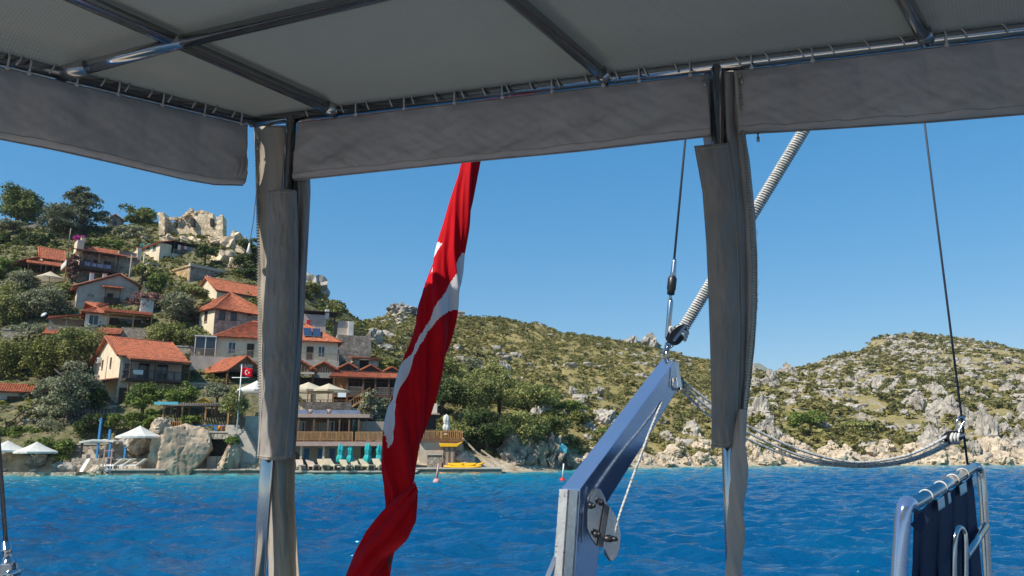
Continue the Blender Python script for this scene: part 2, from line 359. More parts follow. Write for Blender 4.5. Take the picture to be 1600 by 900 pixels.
def water_mat():
    m, t, b, o = new_mat('sea_water'); N, L = t.nodes, t.links
    a = N.new('ShaderNodeAttribute'); a.attribute_name = 'tint'          # 1 over the pale shallows, 0 over deep water
    tc = N.new('ShaderNodeTexCoord')
    nz = N.new('ShaderNodeTexNoise'); nz.inputs['Scale'].default_value = 0.16; nz.inputs['Detail'].default_value = 5
    L.new(tc.outputs['Object'], nz.inputs['Vector'])
    ad = N.new('ShaderNodeMath'); ad.operation = 'MULTIPLY_ADD'; ad.inputs[1].default_value = 0.30; ad.inputs[2].default_value = -0.15
    L.new(nz.outputs[0], ad.inputs[0])
    sm = N.new('ShaderNodeMath'); sm.operation = 'ADD'; sm.use_clamp = True; L.new(a.outputs['Fac'], sm.inputs[0]); L.new(ad.outputs[0], sm.inputs[1])
    rp = N.new('ShaderNodeValToRGB'); e = rp.color_ramp.elements
    e[0].position = 0.0; e[0].color = (0.000, 0.064, 0.172, 1)
    e[1].position = 1.0; e[1].color = (0.150, 0.285, 0.205, 1)
    k2 = e.new(0.80); k2.color = (0.045, 0.270, 0.300, 1)
    k = e.new(0.45); k.color = (0.000, 0.150, 0.255, 1)
    L.new(sm.outputs[0], rp.inputs[0]); L.new(rp.outputs[0], b.inputs['Base Color'])
    b.inputs['Roughness'].default_value = 0.04; b.inputs['IOR'].default_value = 1.33; b.inputs['Specular IOR Level'].default_value = 0.5
    mp = N.new('ShaderNodeMapping'); mp.inputs['Scale'].default_value = (1.0, 2.4, 1); mp.inputs['Rotation'].default_value = (0, 0, R(8))
    L.new(tc.outputs['Object'], mp.inputs[0])
    n1 = N.new('ShaderNodeTexNoise'); n1.inputs['Scale'].default_value = 2.4; n1.inputs['Detail'].default_value = 6; n1.inputs['Roughness'].default_value = 0.6
    L.new(mp.outputs[0], n1.inputs['Vector'])
    bp = N.new('ShaderNodeBump'); bp.inputs['Strength'].default_value = 1.0; bp.inputs['Distance'].default_value = 0.16
    L.new(n1.outputs[0], bp.inputs['Height']); L.new(bp.outputs[0], b.inputs['Normal'])
    return m
M_WATER = water_mat()

def terrain_mat():
    m, t, b, o = new_mat('hillside_ground'); N, L = t.nodes, t.links
    tc = N.new('ShaderNodeTexCoord'); P = tc.outputs['Object']
    def nz(s, d=6):
        n = N.new('ShaderNodeTexNoise'); n.inputs['Scale'].default_value = s; n.inputs['Detail'].default_value = d; n.inputs['Roughness'].default_value = 0.65
        L.new(P, n.inputs['Vector']); return n.outputs[0]
    def ramp(f, c0, c1, p0=0.35, p1=0.65):
        r = N.new('ShaderNodeValToRGB'); r.color_ramp.elements[0].position = p0; r.color_ramp.elements[1].position = p1
        r.color_ramp.elements[0].color = col(c0); r.color_ramp.elements[1].color = col(c1); L.new(f, r.inputs[0]); return r.outputs[0]
    def mix(f, a_, b_):
        x = N.new('ShaderNodeMix'); x.data_type = 'RGBA'; L.new(f, x.inputs[0]); L.new(a_, x.inputs[6]); L.new(b_, x.inputs[7]); return x.outputs[2]
    grass = ramp(nz(0.12), (0.18, 0.165, 0.055), (0.40, 0.29, 0.12))
    fine = ramp(nz(1.8), (0.12, 0.125, 0.042), (0.33, 0.265, 0.12))
    x = N.new('ShaderNodeMix'); x.data_type = 'RGBA'; x.inputs[0].default_value = 0.5; L.new(grass, x.inputs[6]); L.new(fine, x.inputs[7])
    rock = ramp(nz(1.2, 9), (0.22, 0.20, 0.17), (0.46, 0.41, 0.33))
    a = N.new('ShaderNodeAttribute'); a.attribute_name = 'tint'        # how rocky the ground is
    msk = N.new('ShaderNodeMath'); msk.operation = 'ADD'; L.new(a.outputs['Fac'], msk.inputs[0])
    n3 = nz(0.35, 7); s2 = N.new('ShaderNodeMath'); s2.operation = 'MULTIPLY_ADD'; s2.inputs[1].default_value = 1.4; s2.inputs[2].default_value = -0.85; L.new(n3, s2.inputs[0])
    L.new(s2.outputs[0], msk.inputs[1])
    mr = N.new('ShaderNodeMapRange'); mr.inputs[1].default_value = 0.05; mr.inputs[2].default_value = 0.25; L.new(msk.outputs[0], mr.inputs[0])
    c1 = mix(mr.outputs[0], x.outputs[2], rock)
    shore = ramp(nz(0.8, 9), (0.30, 0.23, 0.15), (0.58, 0.49, 0.36))
    sx = N.new('ShaderNodeSeparateXYZ'); L.new(P, sx.inputs[0])
    sh = N.new('ShaderNodeMapRange'); sh.inputs[1].default_value = 2.6; sh.inputs[2].default_value = 1.2; L.new(sx.outputs[2], sh.inputs[0])
    va = N.new('ShaderNodeAttribute'); va.attribute_name = 'village'          # trodden, planted ground between the houses
    earth = ramp(nz(1.3, 8), (0.075, 0.085, 0.030), (0.235, 0.195, 0.115), 0.38, 0.68)
    c1 = mix(va.outputs['Fac'], c1, earth)
    L.new(mix(sh.outputs[0], c1, shore), b.inputs['Base Color'])
    b.inputs['Roughness'].default_value = 0.95; b.inputs['Specular IOR Level'].default_value = 0.15
    bp = N.new('ShaderNodeBump'); bp.inputs['Strength'].default_value = 0.8; bp.inputs['Distance'].default_value = 0.4
    L.new(nz(1.1, 9), bp.inputs['Height']); L.new(bp.outputs[0], b.inputs['Normal'])
    return m
M_TERRAIN = terrain_mat()

# ------------------------------------------------------------------ the land: heights through surveyed points
SURVEY = {   # bearing -> (height reading, distance) from the shore up to the ridge
 -250: [(752,72),(690,80),(600,95),(500,115),(420,135),(360,165)],
 -60: [(747,73),(690,80),(640,86),(560,100),(480,114),(430,126),(385,140),(346,168)],
 40: [(745,74),(705,77),(690,79),(648,85),(600,92),(540,100),(482,112),(440,127),(388,140),(350,168)],
 150: [(744,74.5),(737,75),(724,77.5),(690,80.5),(655,82),(634,85.5),(600,93),(530,101),(512,104),(484,114),(443,124),(392,140),(358,160)],
 240: [(743,75),(736,76),(722,78.5),(672,80.5),(648,82.5),(632,86),(600,92),(550,100),(514,106),(480,116),(430,128),(412,136),(380,146),(352,160)],
 320: [(743,76),(736,77),(700,79),(664,81),(640,84),(612,89),(575,97),(538,105),(466,117),(443,126),(410,136),(372,146),(358,158)],
 400: [(742,77),(735,78),(690,82),(640,87),(606,92),(568,99),(540,106),(470,118),(440,130),(400,146),(392,158)],
 475: [(741,78),(735,79),(731,83),(690,86),(660,88),(640,92),(615,97),(568,103),(530,112),(500,122),(455,142),(432,156)],
 530: [(741,79),(735,80),(731,84),(690,87),(660,90),(636,96),(612,101),(570,112),(530,122),(500,150),(488,170)],
 590: [(742,79),(735,80),(731,85),(690,90),(640,99),(600,108),(560,125),(520,170),(500,205)],
 630: [(742,80),(735,81),(700,88),(650,98),(600,112),(550,150),(510,195),(483,215)],
 720: [(741,82),(736,84),(700,92),(650,108),(600,130),(550,175),(515,215),(496,245)],
 800: [(738,88),(725,91),(700,97),(650,115),(600,140),(560,180),(525,225),(504,255)],
 900: [(735,98),(722,101),(700,108),(650,128),(600,160),(560,210),(528,275)],
 1000: [(731,108),(715,112),(695,118),(650,140),(600,180),(565,235),(537,295)],
 1070: [(730,115),(714,119),(690,128),(640,160),(600,205),(570,310)],
 1150: [(729,119),(712,124),(690,136),(640,175),(610,220),(586,300)],
 1220: [(728,122),(711,127),(690,140),(640,180),(610,220),(585,330)],
 1300: [(729,125),(712,130),(690,145),(640,185),(600,250),(557,350)],
 1370: [(729,127),(712,132),(690,147),(630,195),(580,280),(530,385)],
 1430: [(729,128),(712,133),(690,148),(630,200),(575,290),(527,400)],
 1500: [(730,129),(713,134),(690,150),(630,205),(580,300),(548,410)],
 1600: [(731,130),(714,135),(690,152),(630,205),(590,290),(560,400)],
 1800: [(733,132),(715,137),(690,155),(630,210),(600,300),(590,400)],
 2050: [(735,136),(715,141),(690,160),(640,220),(610,320)],
}
pts = []
for px, lst in SURVEY.items():
    q0 = 2 if px <= 810 else 0
    for (py, Y) in lst[(1 if q0 else 0):]: pts.append(at(px, py, Y)+Vector((0, q0 if (py > 730) else 0, 0)))
    s = at(px, lst[0][0], lst[0][1]+q0)
    if not q0: pass
    else: pts.append(Vector((s.x, s.y, -0.35))); d = Vector((s.x, s.y, 0)).normalized()
    for back, zz in ((3, -0.9), (12, -3.0), (28, -5)):
        q = s-d*back; pts.append(Vector((q.x, q.y, zz)))
    e = at(px, *lst[-1]); d = Vector((e.x, e.y, 0)).normalized()
    q = e+d*45; pts.append(Vector((q.x, q.y, e.z*0.86))); q = e+d*160; pts.append(Vector((q.x, q.y, e.z*0.35)))
PV = np.array([(p.x, p.y) for p in pts])/100.0; PZ = np.array([p.z for p in pts])
# shore readings sit at the water
_n = len(PV)
_A = np.zeros((_n+3, _n+3)); _D = np.sqrt(((PV[:, None]-PV[None])**2).sum(-1)); _A[:_n, :_n] = -_D-np.eye(_n)*-0.0
_A[:_n, :_n] += np.eye(_n)*0.004
_A[:_n, _n:] = np.c_[np.ones(_n), PV]; _A[_n:, :_n] = _A[:_n, _n:].T
_w = np.linalg.solve(_A, np.r_[PZ, 0, 0, 0])
def base_h(x, y):
    q = np.c_[np.ravel(x), np.ravel(y)]/100.0; out = np.empty(len(q))
    for i in range(0, len(q), 20000):
        c = q[i:i+20000]; d = np.sqrt(((c[:, None]-PV[None])**2).sum(-1))
        out[i:i+20000] = -d @ _w[:_n]+_w[_n]+c @ _w[_n+1:]
    return out.reshape(np.shape(x))
def rugged(x, y):      # 0 in the village, 1 on the wild hills
    px = np.clip((np.asarray(x)/np.asarray(y)+0.13)/0.10, 0, 1)
    return px
def land_h(x, y):
    b = base_h(x, y); r = rugged(x, y)
    land = np.clip((b-0.5)/4, 0, 1)
    n = (fbm(np.asarray(x)/9, np.asarray(y)/9, 5, 3)-0.5)*(0.5+3.6*r)+(fbm(np.asarray(x)/40, np.asarray(y)/40, 3, 9)-0.5)*4.0*r
    return b+n*land
nx, ny = 400, 320
gu = np.linspace(-1, 1, nx); gv = np.linspace(0, 1, ny)
yy = 58+ (540-58)*(0.35*gv+0.65*gv**2)
XX = np.empty((ny, nx)); YY = np.empty((ny, nx))
for j in range(ny):
    XX[j] = 60+gu*(150+yy[j]*0.62); YY[j] = yy[j]
ZZ = land_h(XX, YY)
ROCKY = np.clip((XX/YY-0.30)/0.12, 0, 1)*0.16+0.02
idx = np.arange(nx*ny).reshape(ny, nx)
Fq = np.stack([idx[:-1, :-1], idx[:-1, 1:], idx[1:, 1:], idx[1:, :-1]], -1).reshape(-1, 4)
hill = link('hillside', np_mesh('hillside', np.c_[XX.ravel(), YY.ravel(), ZZ.ravel()], Fq, M_TERRAIN, True, tint=ROCKY.ravel()))
_va = hill.data.attributes.new('village', 'FLOAT', 'POINT'); _va.data.foreach_set('value', (1-rugged(XX, YY)).ravel().astype(np.float32))
tag(hill, 'rocky limestone hillside rising from the sea', 'hillside', kind='structure')
def gz(x, y): return float(land_h(np.array([x]), np.array([y]))[0])

# the far blue range
def far_range():
    D = 2600.0; c = at(1200, 590, D); n = 120; V = []; Fs = []
    xs = np.linspace(c.x-1700, c.x+2300, n); top = at(1200, 572, D).z
    prof = top*(0.62+0.38*np.exp(-((xs-c.x)/230)**2))*(0.95+0.10*fbm(xs/130, xs*0, 5, 4))
    rows = [(-900, -0.03), (-520, 0.30), (-260, 0.66), (0, 1.0), (300, 0.7), (900, -0.03)]
    for (dy, k) in rows:
        for i, x in enumerate(xs): V.append((x, D+dy+40*math.sin(i*0.3), prof[i]*k*(1+0.06*math.sin(i*1.3+dy))-2))
    for j in range(len(rows)-1):
        for i in range(n-1): Fs.append((j*n+i, j*n+i+1, (j+1)*n+i+1, (j+1)*n+i))
    m = pmat('far_scrub', (0.20, 0.19, 0.12), 0.95, c2=(0.10, 0.11, 0.07), scale=0.01, detail=9)
    tag(link('mountain', np_mesh('mountain', V, Fs, m, True)), 'pale blue mountain range beyond the hills', 'mountain', kind='structure')
far_range()

# ------------------------------------------------------------------ sea: rolled wavelets as geometry, ripples as bump
def sea():
    ny_, nx_ = 560, 560
    v = np.linspace(0, 1, ny_); y = 6.0*np.exp(v*math.log(150/6.0))
    u = np.linspace(-1, 1, nx_)
    X = (u[None]*(0.95*y[:, None]+6)); Y = np.repeat(y[:, None], nx_, 1)
    Z = np.zeros_like(X); r = np.random.default_rng(3)
    for k in range(44):
        lam = 0.40*(1.047**k); a = 0.082*lam/(2*math.pi)*r.uniform(0.6, 1.3)*(1.0 if lam < 1.9 else 0.6)
        th = r.normal(R(258), 0.42); ph = r.uniform(0, 6.28)
        s = np.sin((X*math.cos(th)+Y*math.sin(th))*2*math.pi/lam+ph+1.6*fbm(X/(lam*5), Y/(lam*5), 2, 60+k))
        fade = np.clip(lam/(y[:, None]*0.014)-0.5, 0, 1)
        Z += a*fade*(s+0.35*s*s)
    Z *= 0.75+0.6*fbm(X/14, Y/7, 3, 5)
    b = base_h(X, Y)
    sh = np.clip(1+b/8.0, 0, 1)**1.15
    idx = np.arange(nx_*ny_).reshape(ny_, nx_)
    Fq = np.stack([idx[:-1, :-1], idx[:-1, 1:], idx[1:, 1:], idx[1:, :-1]], -1).reshape(-1, 4)
    o = link('sea', np_mesh('sea', np.c_[X.ravel(), Y.ravel(), Z.ravel()], Fq, M_WATER, True, tint=sh.ravel()))
    tag(o, 'rippled blue sea turning turquoise along the shore', 'sea', kind='structure')
    # the rest of the bay, calm sheet to the horizon, just under the wavelets
    B = 3800; V = [(-B, -B, -0.30), (B, -B, -0.30), (B, B, -0.30), (-B, B, -0.30)]
    o = link('open_water', np_mesh('open_water', V, [(0, 1, 2, 3)], M_WATER, False, tint=[0.0]*4))
    tag(o, 'calm open water of the bay around', 'sea', kind='structure')
sea()

# ================================================================== rocks
def rock_mesh(name, seed, mat, sub=3, craggy=0.30, tall=1.0, cuts=7, boxy=0.0):
    b = bmesh.new(); bmesh.ops.create_icosphere(b, subdivisions=sub, radius=1.0)
    r = random.Random(seed); pl = []
    for k in range(cuts):
        d = Vector((r.gauss(0, 1), r.gauss(0, 1), r.gauss(0, 0.8))).normalized(); pl.append((d, 0.55+0.35*r.random()))
    for v in b.verts:
        p = v.co.copy()
        if boxy:
            q_ = p/max(abs(p.x), abs(p.y), abs(p.z)); p = p.lerp(q_*0.86, boxy); p.x *= 1-0.16*p.z; p.y *= 1-0.12*p.z
        for (d, h) in pl:
            e = p.dot(d)-h
            if e > 0: p -= d*e*0.92
        q = p*1.7+Vector((seed*3.1, 0, 0))
        k = mnoise.fractal(q, 0.9, 2.1, 5)
        vein = abs(mnoise.noise(Vector((p.x*3.2+seed, p.y*3.2, p.z*0.9))))
        k2 = mnoise.fractal(p*5.5+Vector((0, seed*1.7, 0)), 0.8, 2.0, 3)
        p *= 1+craggy*k+craggy*0.28*k2-0.30*max(0, 0.16-vein)/0.16*craggy*2
        v.co = Vector((p.x, p.y, p.z*tall))
    me = bpy.data.meshes.new(name); b.to_mesh(me); b.free(); me.materials.append(mat)
    return me
RK = [rock_mesh('rock', 40+k, M_ROCK, 4, 0.34, (0.8, 1.0, 1.3)[k % 3]) for k in range(8)]
RS = [rock_mesh('rock', 60+k, M_SHORE, 4, 0.34, (0.7, 0.9, 1.1)[k % 3]) for k in range(7)]
def put_rock(name, me, c, s, rz, label, group, cat='rock', lean=0.25):
    o = link(name, me); o.location = c; o.scale = s; o.rotation_euler = (random.uniform(-lean, lean), random.uniform(-lean, lean), rz)
    return tag(o, label, cat, group)
rk = random.Random(12)
# named outcrops: (px, py centre, Y, width px, height px, label)
for (px, py, Y, w_, h_, lb) in [
    (625, 490, 212, 50, 26, 'pale crag crowning the hill beside the twisted flag'),
    (612, 508, 205, 34, 18, 'smaller crag just under the crowning crag'),
    (765, 586, 140, 32, 30, 'leftmost of the two upright grey rocks above the wood'),
    (790, 584, 141, 22, 32, 'right one of the two upright grey rocks above the wood'),
    (838, 655, 116, 24, 44, 'tall grey outcrop standing at the edge of the wood'),
    (850, 640, 118, 22, 26, 'small grey rock behind the tall outcrop at the wood'),
    (985, 543, 272, 30, 24, 'grey crag on the middle ridge left of the stay'),
    (1015, 540, 282, 32, 24, 'grey crag on the middle ridge touching the stay'),
    (968, 556, 255, 28, 14, 'flat grey rock below the ridge crags'),
    (908, 636, 132, 30, 24, 'grey boulder on the slope left of the davit arm'),
    (896, 614, 150, 18, 14, 'small boulder above the slope boulder left of the davit'),
    (935, 612, 152, 20, 12, 'low boulder behind the blue davit arm'),
    (945, 660, 124, 38, 50, 'jagged grey outcrop seen left of the davit arm'),
    (925, 685, 118, 26, 36, 'jagged grey rock at the foot of the outcrop by the davit'),
    (1045, 655, 150, 24, 26, 'pair of upright rocks right of the davit line'),
    (1045, 697, 128, 46, 34, 'big grey boulder over the shore under the davit line'),
    (1085, 690, 132, 40, 40, 'large boulder left of the second post'),
    (1095, 645, 165, 46, 30, 'grey crag partly behind the second post'),
    ]:
    c = at(px, py, Y); s = Y/F*0.5
    put_rock('limestone_outcrop', RK[rk.randrange(8)], c, (w_*s*1.1, w_*s*1.0, h_*s*1.25), rk.random()*6, lb, None)
# cave rocks beyond the kayaks
for (px, py, w_, h_, lb) in [(800, 714, 34, 52, 'dark cave rock nearest the kayak jetty'), (822, 718, 30, 44, 'grey slab leaning on the dark cave rock'), (842, 716, 30, 46, 'ochre streaked rock in the middle of the cave rocks'), (862, 714, 28, 48, 'grey rock seaward of the ochre streaked rock'), (884, 722, 26, 30, 'last low rock of the cave group beside the blue tarpaulin')]:
    Y = 93+(px-800)*0.06; s = Y/F*0.5
    put_rock('cave_rock', rock_mesh('rock', px, M_OCHROCK if px == 842 else M_BROWNROCK, 4, 0.55, 1.0, 9), at(px, py, Y), (w_*s*1.15, w_*s*1.3, h_*s*1.15), rk.random()*6, lb, 'brown cave rocks at the water edge')
# pale boulders in a row along the waterline
rr = random.Random(77); px = 900
shore_tab = [(900, 97.5), (1000, 108), (1070, 115), (1150, 119), (1220, 122), (1300, 125), (1430, 128), (1500, 129), (1600, 130), (1700, 131)]
while px < 1660:
    Y = float(np.interp(px, [a for a, b in shore_tab], [b for a, b in shore_tab]))+rr.uniform(1.0, 3.5); s = Y/F*0.5
    w_ = rr.uniform(18, 48); h_ = rr.uniform(22, 42)
    p = at(px, 725, Y); z = rr.uniform(0.2, 0.9)
    put_rock('shore_boulder', RS[rr.randrange(7)], (p.x, p.y, z), (w_*s, w_*s*0.9, h_*s), rr.random()*6, 'pale limestone boulder in the band along the far waterline', 'pale boulders along the waterline')
    if rr.random() < 0.85:
        w2 = rr.uniform(16, 40); Y2_ = Y+rr.uniform(3.0, 7.0); p2 = at(px+rr.uniform(-12, 12), 720, Y2_)
        put_rock('shore_boulder', RS[rr.randrange(7)], (p2.x, p2.y, gz(p2.x, p2.y)+rr.uniform(0.0, 0.5)), (w2*s, w2*s, w2*s*rr.uniform(0.8, 1.3)), rr.random()*6, 'pale limestone boulder in the band along the far waterline', 'pale boulders along the waterline')
    px += w_*rr.uniform(0.40, 0.75)
# outcrops scattered over the far hill, in clusters
rr = random.Random(5); made = 0; tries = 0
while made < 285 and tries < 9000:
    tries += 1
    px = rr.uniform(1120, 1640); Y = 132+(rr.random()**1.9)*150; x = (px-800)/F*Y; 
    cl = float(fbm(np.array([x/16]), np.array([Y/16]), 3, 41)[0])
    if cl < 0.50: continue
    z = gz(x, Y)
    if z < 1.5: continue
    big = min(2.1, max(0.6, rr.gauss(1.15, 0.5)))
    put_rock('limestone_outcrop', RK[rr.randrange(8)], (x, Y, z+0.25*big), (big*rr.uniform(0.7, 1.2), big, big*rr.uniform(0.9, 1.7)), rr.random()*6, 'grey limestone outcrop among the scrub of the far hill', 'limestone outcrops on the far hill')
    made += 1
# small stones on both hills
def stones(name, label, n, X0, X1, Y0, Y1, dens, smin, smax, seed, mat):
    r = np.random.default_rng(seed); x = r.uniform(X0, X1, n*5); y = r.uniform(Y0, Y1, n*5)
    k = r.random(n*5) < dens(x, y); x = x[k][:n]; y = y[k][:n]; z = land_h(x, y); ok = z > 1.0; x, y, z = x[ok], y[ok], z[ok]; N_ = len(x)
    s = smin+(smax-smin)*r.random(N_)**2.5; a = r.random(N_)*6.28; Vs = []; Fs = []; o_ = 0
    for q in range(5):
        me = rock_mesh('stone', 200+q+seed, mat, 2, 0.4, 0.8); V0 = np.array([v.co[:] for v in me.vertices]); F0 = np.array([p.vertices[:] for p in me.polygons]); bpy.data.meshes.remove(me)
        i = np.arange(q, N_, 5); ca, sa = np.cos(a[i])[:, None], np.sin(a[i])[:, None]; ss = s[i][:, None]
        X = (V0[None, :, 0]*ca-V0[None, :, 1]*sa)*ss*1.25+x[i][:, None]; Yv = (V0[None, :, 0]*sa+V0[None, :, 1]*ca)*ss+y[i][:, None]; Z = V0[None, :, 2]*ss*0.95+z[i][:, None]+0.1*ss
        Vs.append(np.stack([X, Yv, Z], -1).reshape(-1, 3)); Fs.append((F0[None]+(np.arange(len(i))*len(V0))[:, None, None]+o_).reshape(-1, 3)); o_ += len(i)*len(V0)
    o = link(name, np_mesh(name, np.concatenate(Vs), np.concatenate(Fs), mat)); tag(o, label, 'stones', kind='stuff')
def s_right(x, y):
    b = x/y; c = fbm(x/13, y/13, 3, 41); f = fbm(x/5, y/5, 2, 43); hi = np.clip((y-200)/120, 0, 1)
    return np.where((b > 0.27) & (b < 0.85), np.clip((c-0.45+0.15*hi)*5, 0, 1)*np.clip((f-0.35)*4, 0.1, 1), 0)
def s_mid(x, y):
    b = x/y; c = fbm(x/11, y/11, 3, 45); return np.where((b > -0.2) & (b <= 0.28), np.clip((c-0.52)*6, 0.02, 1), 0)
stones('hill_stones', 'loose limestone rocks strewn over the far hill', 4600, 35, 350, 128, 430, s_right, 0.45, 1.9, 5, M_ROCK)
stones('hill_stones', 'sparse limestone rocks in the scrub of the middle hill', 520, -60, 110, 95, 300, s_mid, 0.35, 1.6, 6, M_ROCK)
stones('shore_stones', 'pale broken stones along the waterline', 900, 5, 130, 92, 140, lambda x, y: np.where(np.abs(base_h(x, y)-0.9) < 0.9, 1.0, 0), 0.25, 0.9, 8, M_SHORE)

# ================================================================== the village
class House:
    """local frame: origin at the seen corner, x along the front, y into the hill, z up"""
    def __init__(s, name, label, cat, px, py, Y, deg, group=None):
        s.O = at(px, py, Y); s.a = R(deg); s.c, s.s = math.cos(s.a), math.sin(s.a)
        s.root = empty(name, s.O, s.a, label, cat, group); s.root['kind'] = 'thing'
    def L(s, px, z=0.0, y=0.0):
        X0 = s.O.x-s.s*y; Y0 = s.O.y+s.c*y; K = (px-800)/F
        return (K*(Y0*cp+(s.O.z+z-CZ)*sp)-X0)/(s.c-K*s.s*cp)
    def W(s, px, z=0.0, x=0.0):
        X0 = s.O.x+s.c*x; Y0 = s.O.y+s.s*x; K = (px-800)/F
        return (K*(Y0*cp+(s.O.z+z-CZ)*sp)-X0)/(-s.s-K*s.c*cp)
    def Z(s, py, x=0.0, y=0.0):
        Yw = s.O.y+s.s*x+s.c*y; return at(800, py, Yw).z-s.O.z
    def box(s, name, x0, x1, y0, y1, z0, z1, mat, parent=None):
        return MB().box(min(x0, x1), max(x0, x1), min(y0, y1), max(y0, y1), min(z0, z1), max(z0, z1)).build(name, mat, parent or s.root, fix=False)
    def post(s, x, y, z0, z1, w=0.16, mat=None, name='post'):
        return s.box(name, x-w/2, x+w/2, y-w/2, y+w/2, z0, z1, mat or M_WOOD)
    def win(s, face, u, z, w, h, frame=None, pane=None, name='window', d=0.0, x=0.0, sill=True, bars=True):
        """face F: on y = d, centre x = u; face G: on x = d, centre y = u"""
        frame = frame or M_WOOD; pane = pane or M_GLASS
        m = MB(); t = 0.09; e = 0.07
        def bx(u0, u1, z0, z1, e0, e1):
            if face == 'F': m.box(u0, u1, d-e1, d-e0, z0, z1)
            else: m.box(d-e1, d-e0, u0, u1, z0, z1)
        bx(u-w/2, u-w/2+t, z-h/2, z+h/2, 0.0, e); bx(u+w/2-t, u+w/2, z-h/2, z+h/2, 0.0, e)
        bx(u-w/2+t, u+w/2-t, z+h/2-t, z+h/2, 0.0, e); bx(u-w/2+t, u+w/2-t, z-h/2, z-h/2+t, 0.0, e)
        if bars: bx(u-0.03, u+0.03, z-h/2+t, z+h/2-t, 0.015, e-0.01)
        o = m.build(name, frame, s.root, fix=False)
        m = MB(); bx(u-w/2+t, u+w/2-t, z-h/2+t, z+h/2-t, 0.0, 0.012); m.build('pane', pane, o, fix=False)
        if sill and name == 'window':
            m = MB(); bx(u-w/2-0.08, u+w/2+0.08, z-h/2-0.08, z-h/2-0.002, 0.0, 0.14); m.build('sill', M_CONC, o, fix=False)
        return o
    def door(s, face, u, z0, w, h, mat=None, d=0.0):
        return s.win(face, u, z0+h/2, w, h, M_WOOD, mat or M_WOOD_D, 'door', d, sill=False, bars=True)
    def rail(s, a, b, h, mat, step=0.14, posts=1.6, name='railing', th=0.035, solid=None):
        """railing with uprights from a to b (local feet)"""
        a = Vector(a); b = Vector(b); m = MB(); L_ = (b-a).length; up = Vector((0, 0, h))
        m.bar(a+up, b+up, 0.07, 0.07); m.bar(a+Vector((0, 0, 0.10)), b+Vector((0, 0, 0.10)), 0.05, 0.05)
        n = max(2, int(L_/step))
        for i in range(n+1):
            p = a.lerp(b, i/n); m.bar(p+Vector((0, 0, 0.1)), p+up, th, th)
        n = max(1, int(L_/posts))
        for i in range(n+1):
            p = a.lerp(b, i/n); m.bar(p, p+up*1.04, 0.09, 0.09)
        return m.build(name, mat, s.root, fix=False)
    def slope(s, p0, p1, p2, p3, mat=None, parent=None, pitch=0.24, th=0.09, name='roof'):
        """tiled roof plane: p0-p1 eave, p3-p2 ridge; rows of round tiles as geometry"""
        mat = mat or M_TILE
        p0, p1, p2, p3 = [Vector(p) for p in (p0, p1, p2, p3)]
        nrm = (p1-p0).cross(p3-p0)
        if nrm.length < 1e-6: nrm = (p1-p0).cross(p2-p0)
        nrm.normalize(); nrm = nrm if nrm.z > 0 else -nrm
        W_ = (p1-p0).length; H_ = max(((p2+p3)/2-(p0+p1)/2).length, 0.1)
        nc = max(4, int(W_/pitch)); nr = max(2, int(H_/0.38)); prof = (0.0, 0.055, 0.075, 0.055)
        V = []; Fs = []; cols = nc*4+1; rr_ = random.Random(int(W_*1000))
        for j in range(nr):
            jit = [rr_.uniform(-0.012, 0.012) for _ in range(nc+1)]
            for e in (0, 1):
                v = (j+e)/nr; lift = 0.035*(1-e)+0.0
                for i in range(cols):
                    u = i/(nc*4); p = p0.lerp(p1, u).lerp(p3.lerp(p2, u), v)
                    V.append(p+nrm*(prof[i % 4]+lift+0.02+jit[i//4]))
            o = j*2*cols
            for i in range(cols-1): Fs.append((o+i, o+i+1, o+cols+i+1, o+cols+i))
            if j:
                for i in range(cols-1): Fs.append((o-cols+i, o-cols+i+1, o+i+1, o+i))
        for i in range(cols-1): pass
        o = len(V); V += [p0, p1, p2, p3, p0-nrm*th, p1-nrm*th, p2-nrm*th, p3-nrm*th]
        Fs += [(o, o+1, o+2, o+3), (o+4, o+5, o+6, o+7), (o, o+1, o+5, o+4), (o+1, o+2, o+6, o+5), (o+2, o+3, o+7, o+6), (o+3, o, o+4, o+7)]
        me = np_mesh(name, [tuple(v) for v in V], Fs, mat)
        return link(name, me, parent or s.root)
    def ridge(s, a, b, parent=None, r=0.13, mat=None, name='ridge_tiles'):
        return MB().tube([Vector(a)+Vector((0, 0, 0.05)), Vector(b)+Vector((0, 0, 0.05))], r, 8).build(name, mat or M_TILE, parent or s.root)
    def gable(s, x0, x1, y0, y1, ze, zr, axis, oh=0.45, wall=None, mat=None, ends=(1, 1)):
        """gable roof; axis x: ridge along the front, y: ridge into the hill"""
        if axis == 'x':
            ym = (y0+y1)/2; k = (zr-ze)/(ym-y0); zo = ze-oh*k
            a = s.slope((x0-oh, y0-oh, zo), (x1+oh, y0-oh, zo), (x1+oh, ym, zr), (x0-oh, ym, zr), mat)
            b = s.slope((x1+oh, y1+oh, zo), (x0-oh, y1+oh, zo), (x0-oh, ym, zr), (x1+oh, ym, zr), mat)
            s.ridge((x0-oh, ym, zr), (x1+oh, ym, zr), a)
            for xx in (x0-oh, x1+oh): MB().tube([(xx, y0-oh, zo+0.06), (xx, ym, zr+0.06)], 0.10, 6).build('verge_tiles', mat or M_TILE, a)
            if wall:
                for (xa, xb) in ((x0, x0+0.3), (x1-0.3, x1)): MB().prism([(xa, y0, ze), (xa, y1, ze), (xa, ym, zr-0.10)], (xb-xa, 0, 0)).build('gable_wall', wall, s.root)
        else:
            xm = (x0+x1)/2; k = (zr-ze)/(xm-x0); zo = ze-oh*k
            a = s.slope((x0-oh, y1+oh, zo), (x0-oh, y0-oh, zo), (xm, y0-oh, zr), (xm, y1+oh, zr), mat)
            b = s.slope((x1+oh, y0-oh, zo), (x1+oh, y1+oh, zo), (xm, y1+oh, zr), (xm, y0-oh, zr), mat)
            s.ridge((xm, y0-oh, zr), (xm, y1+oh, zr), a)
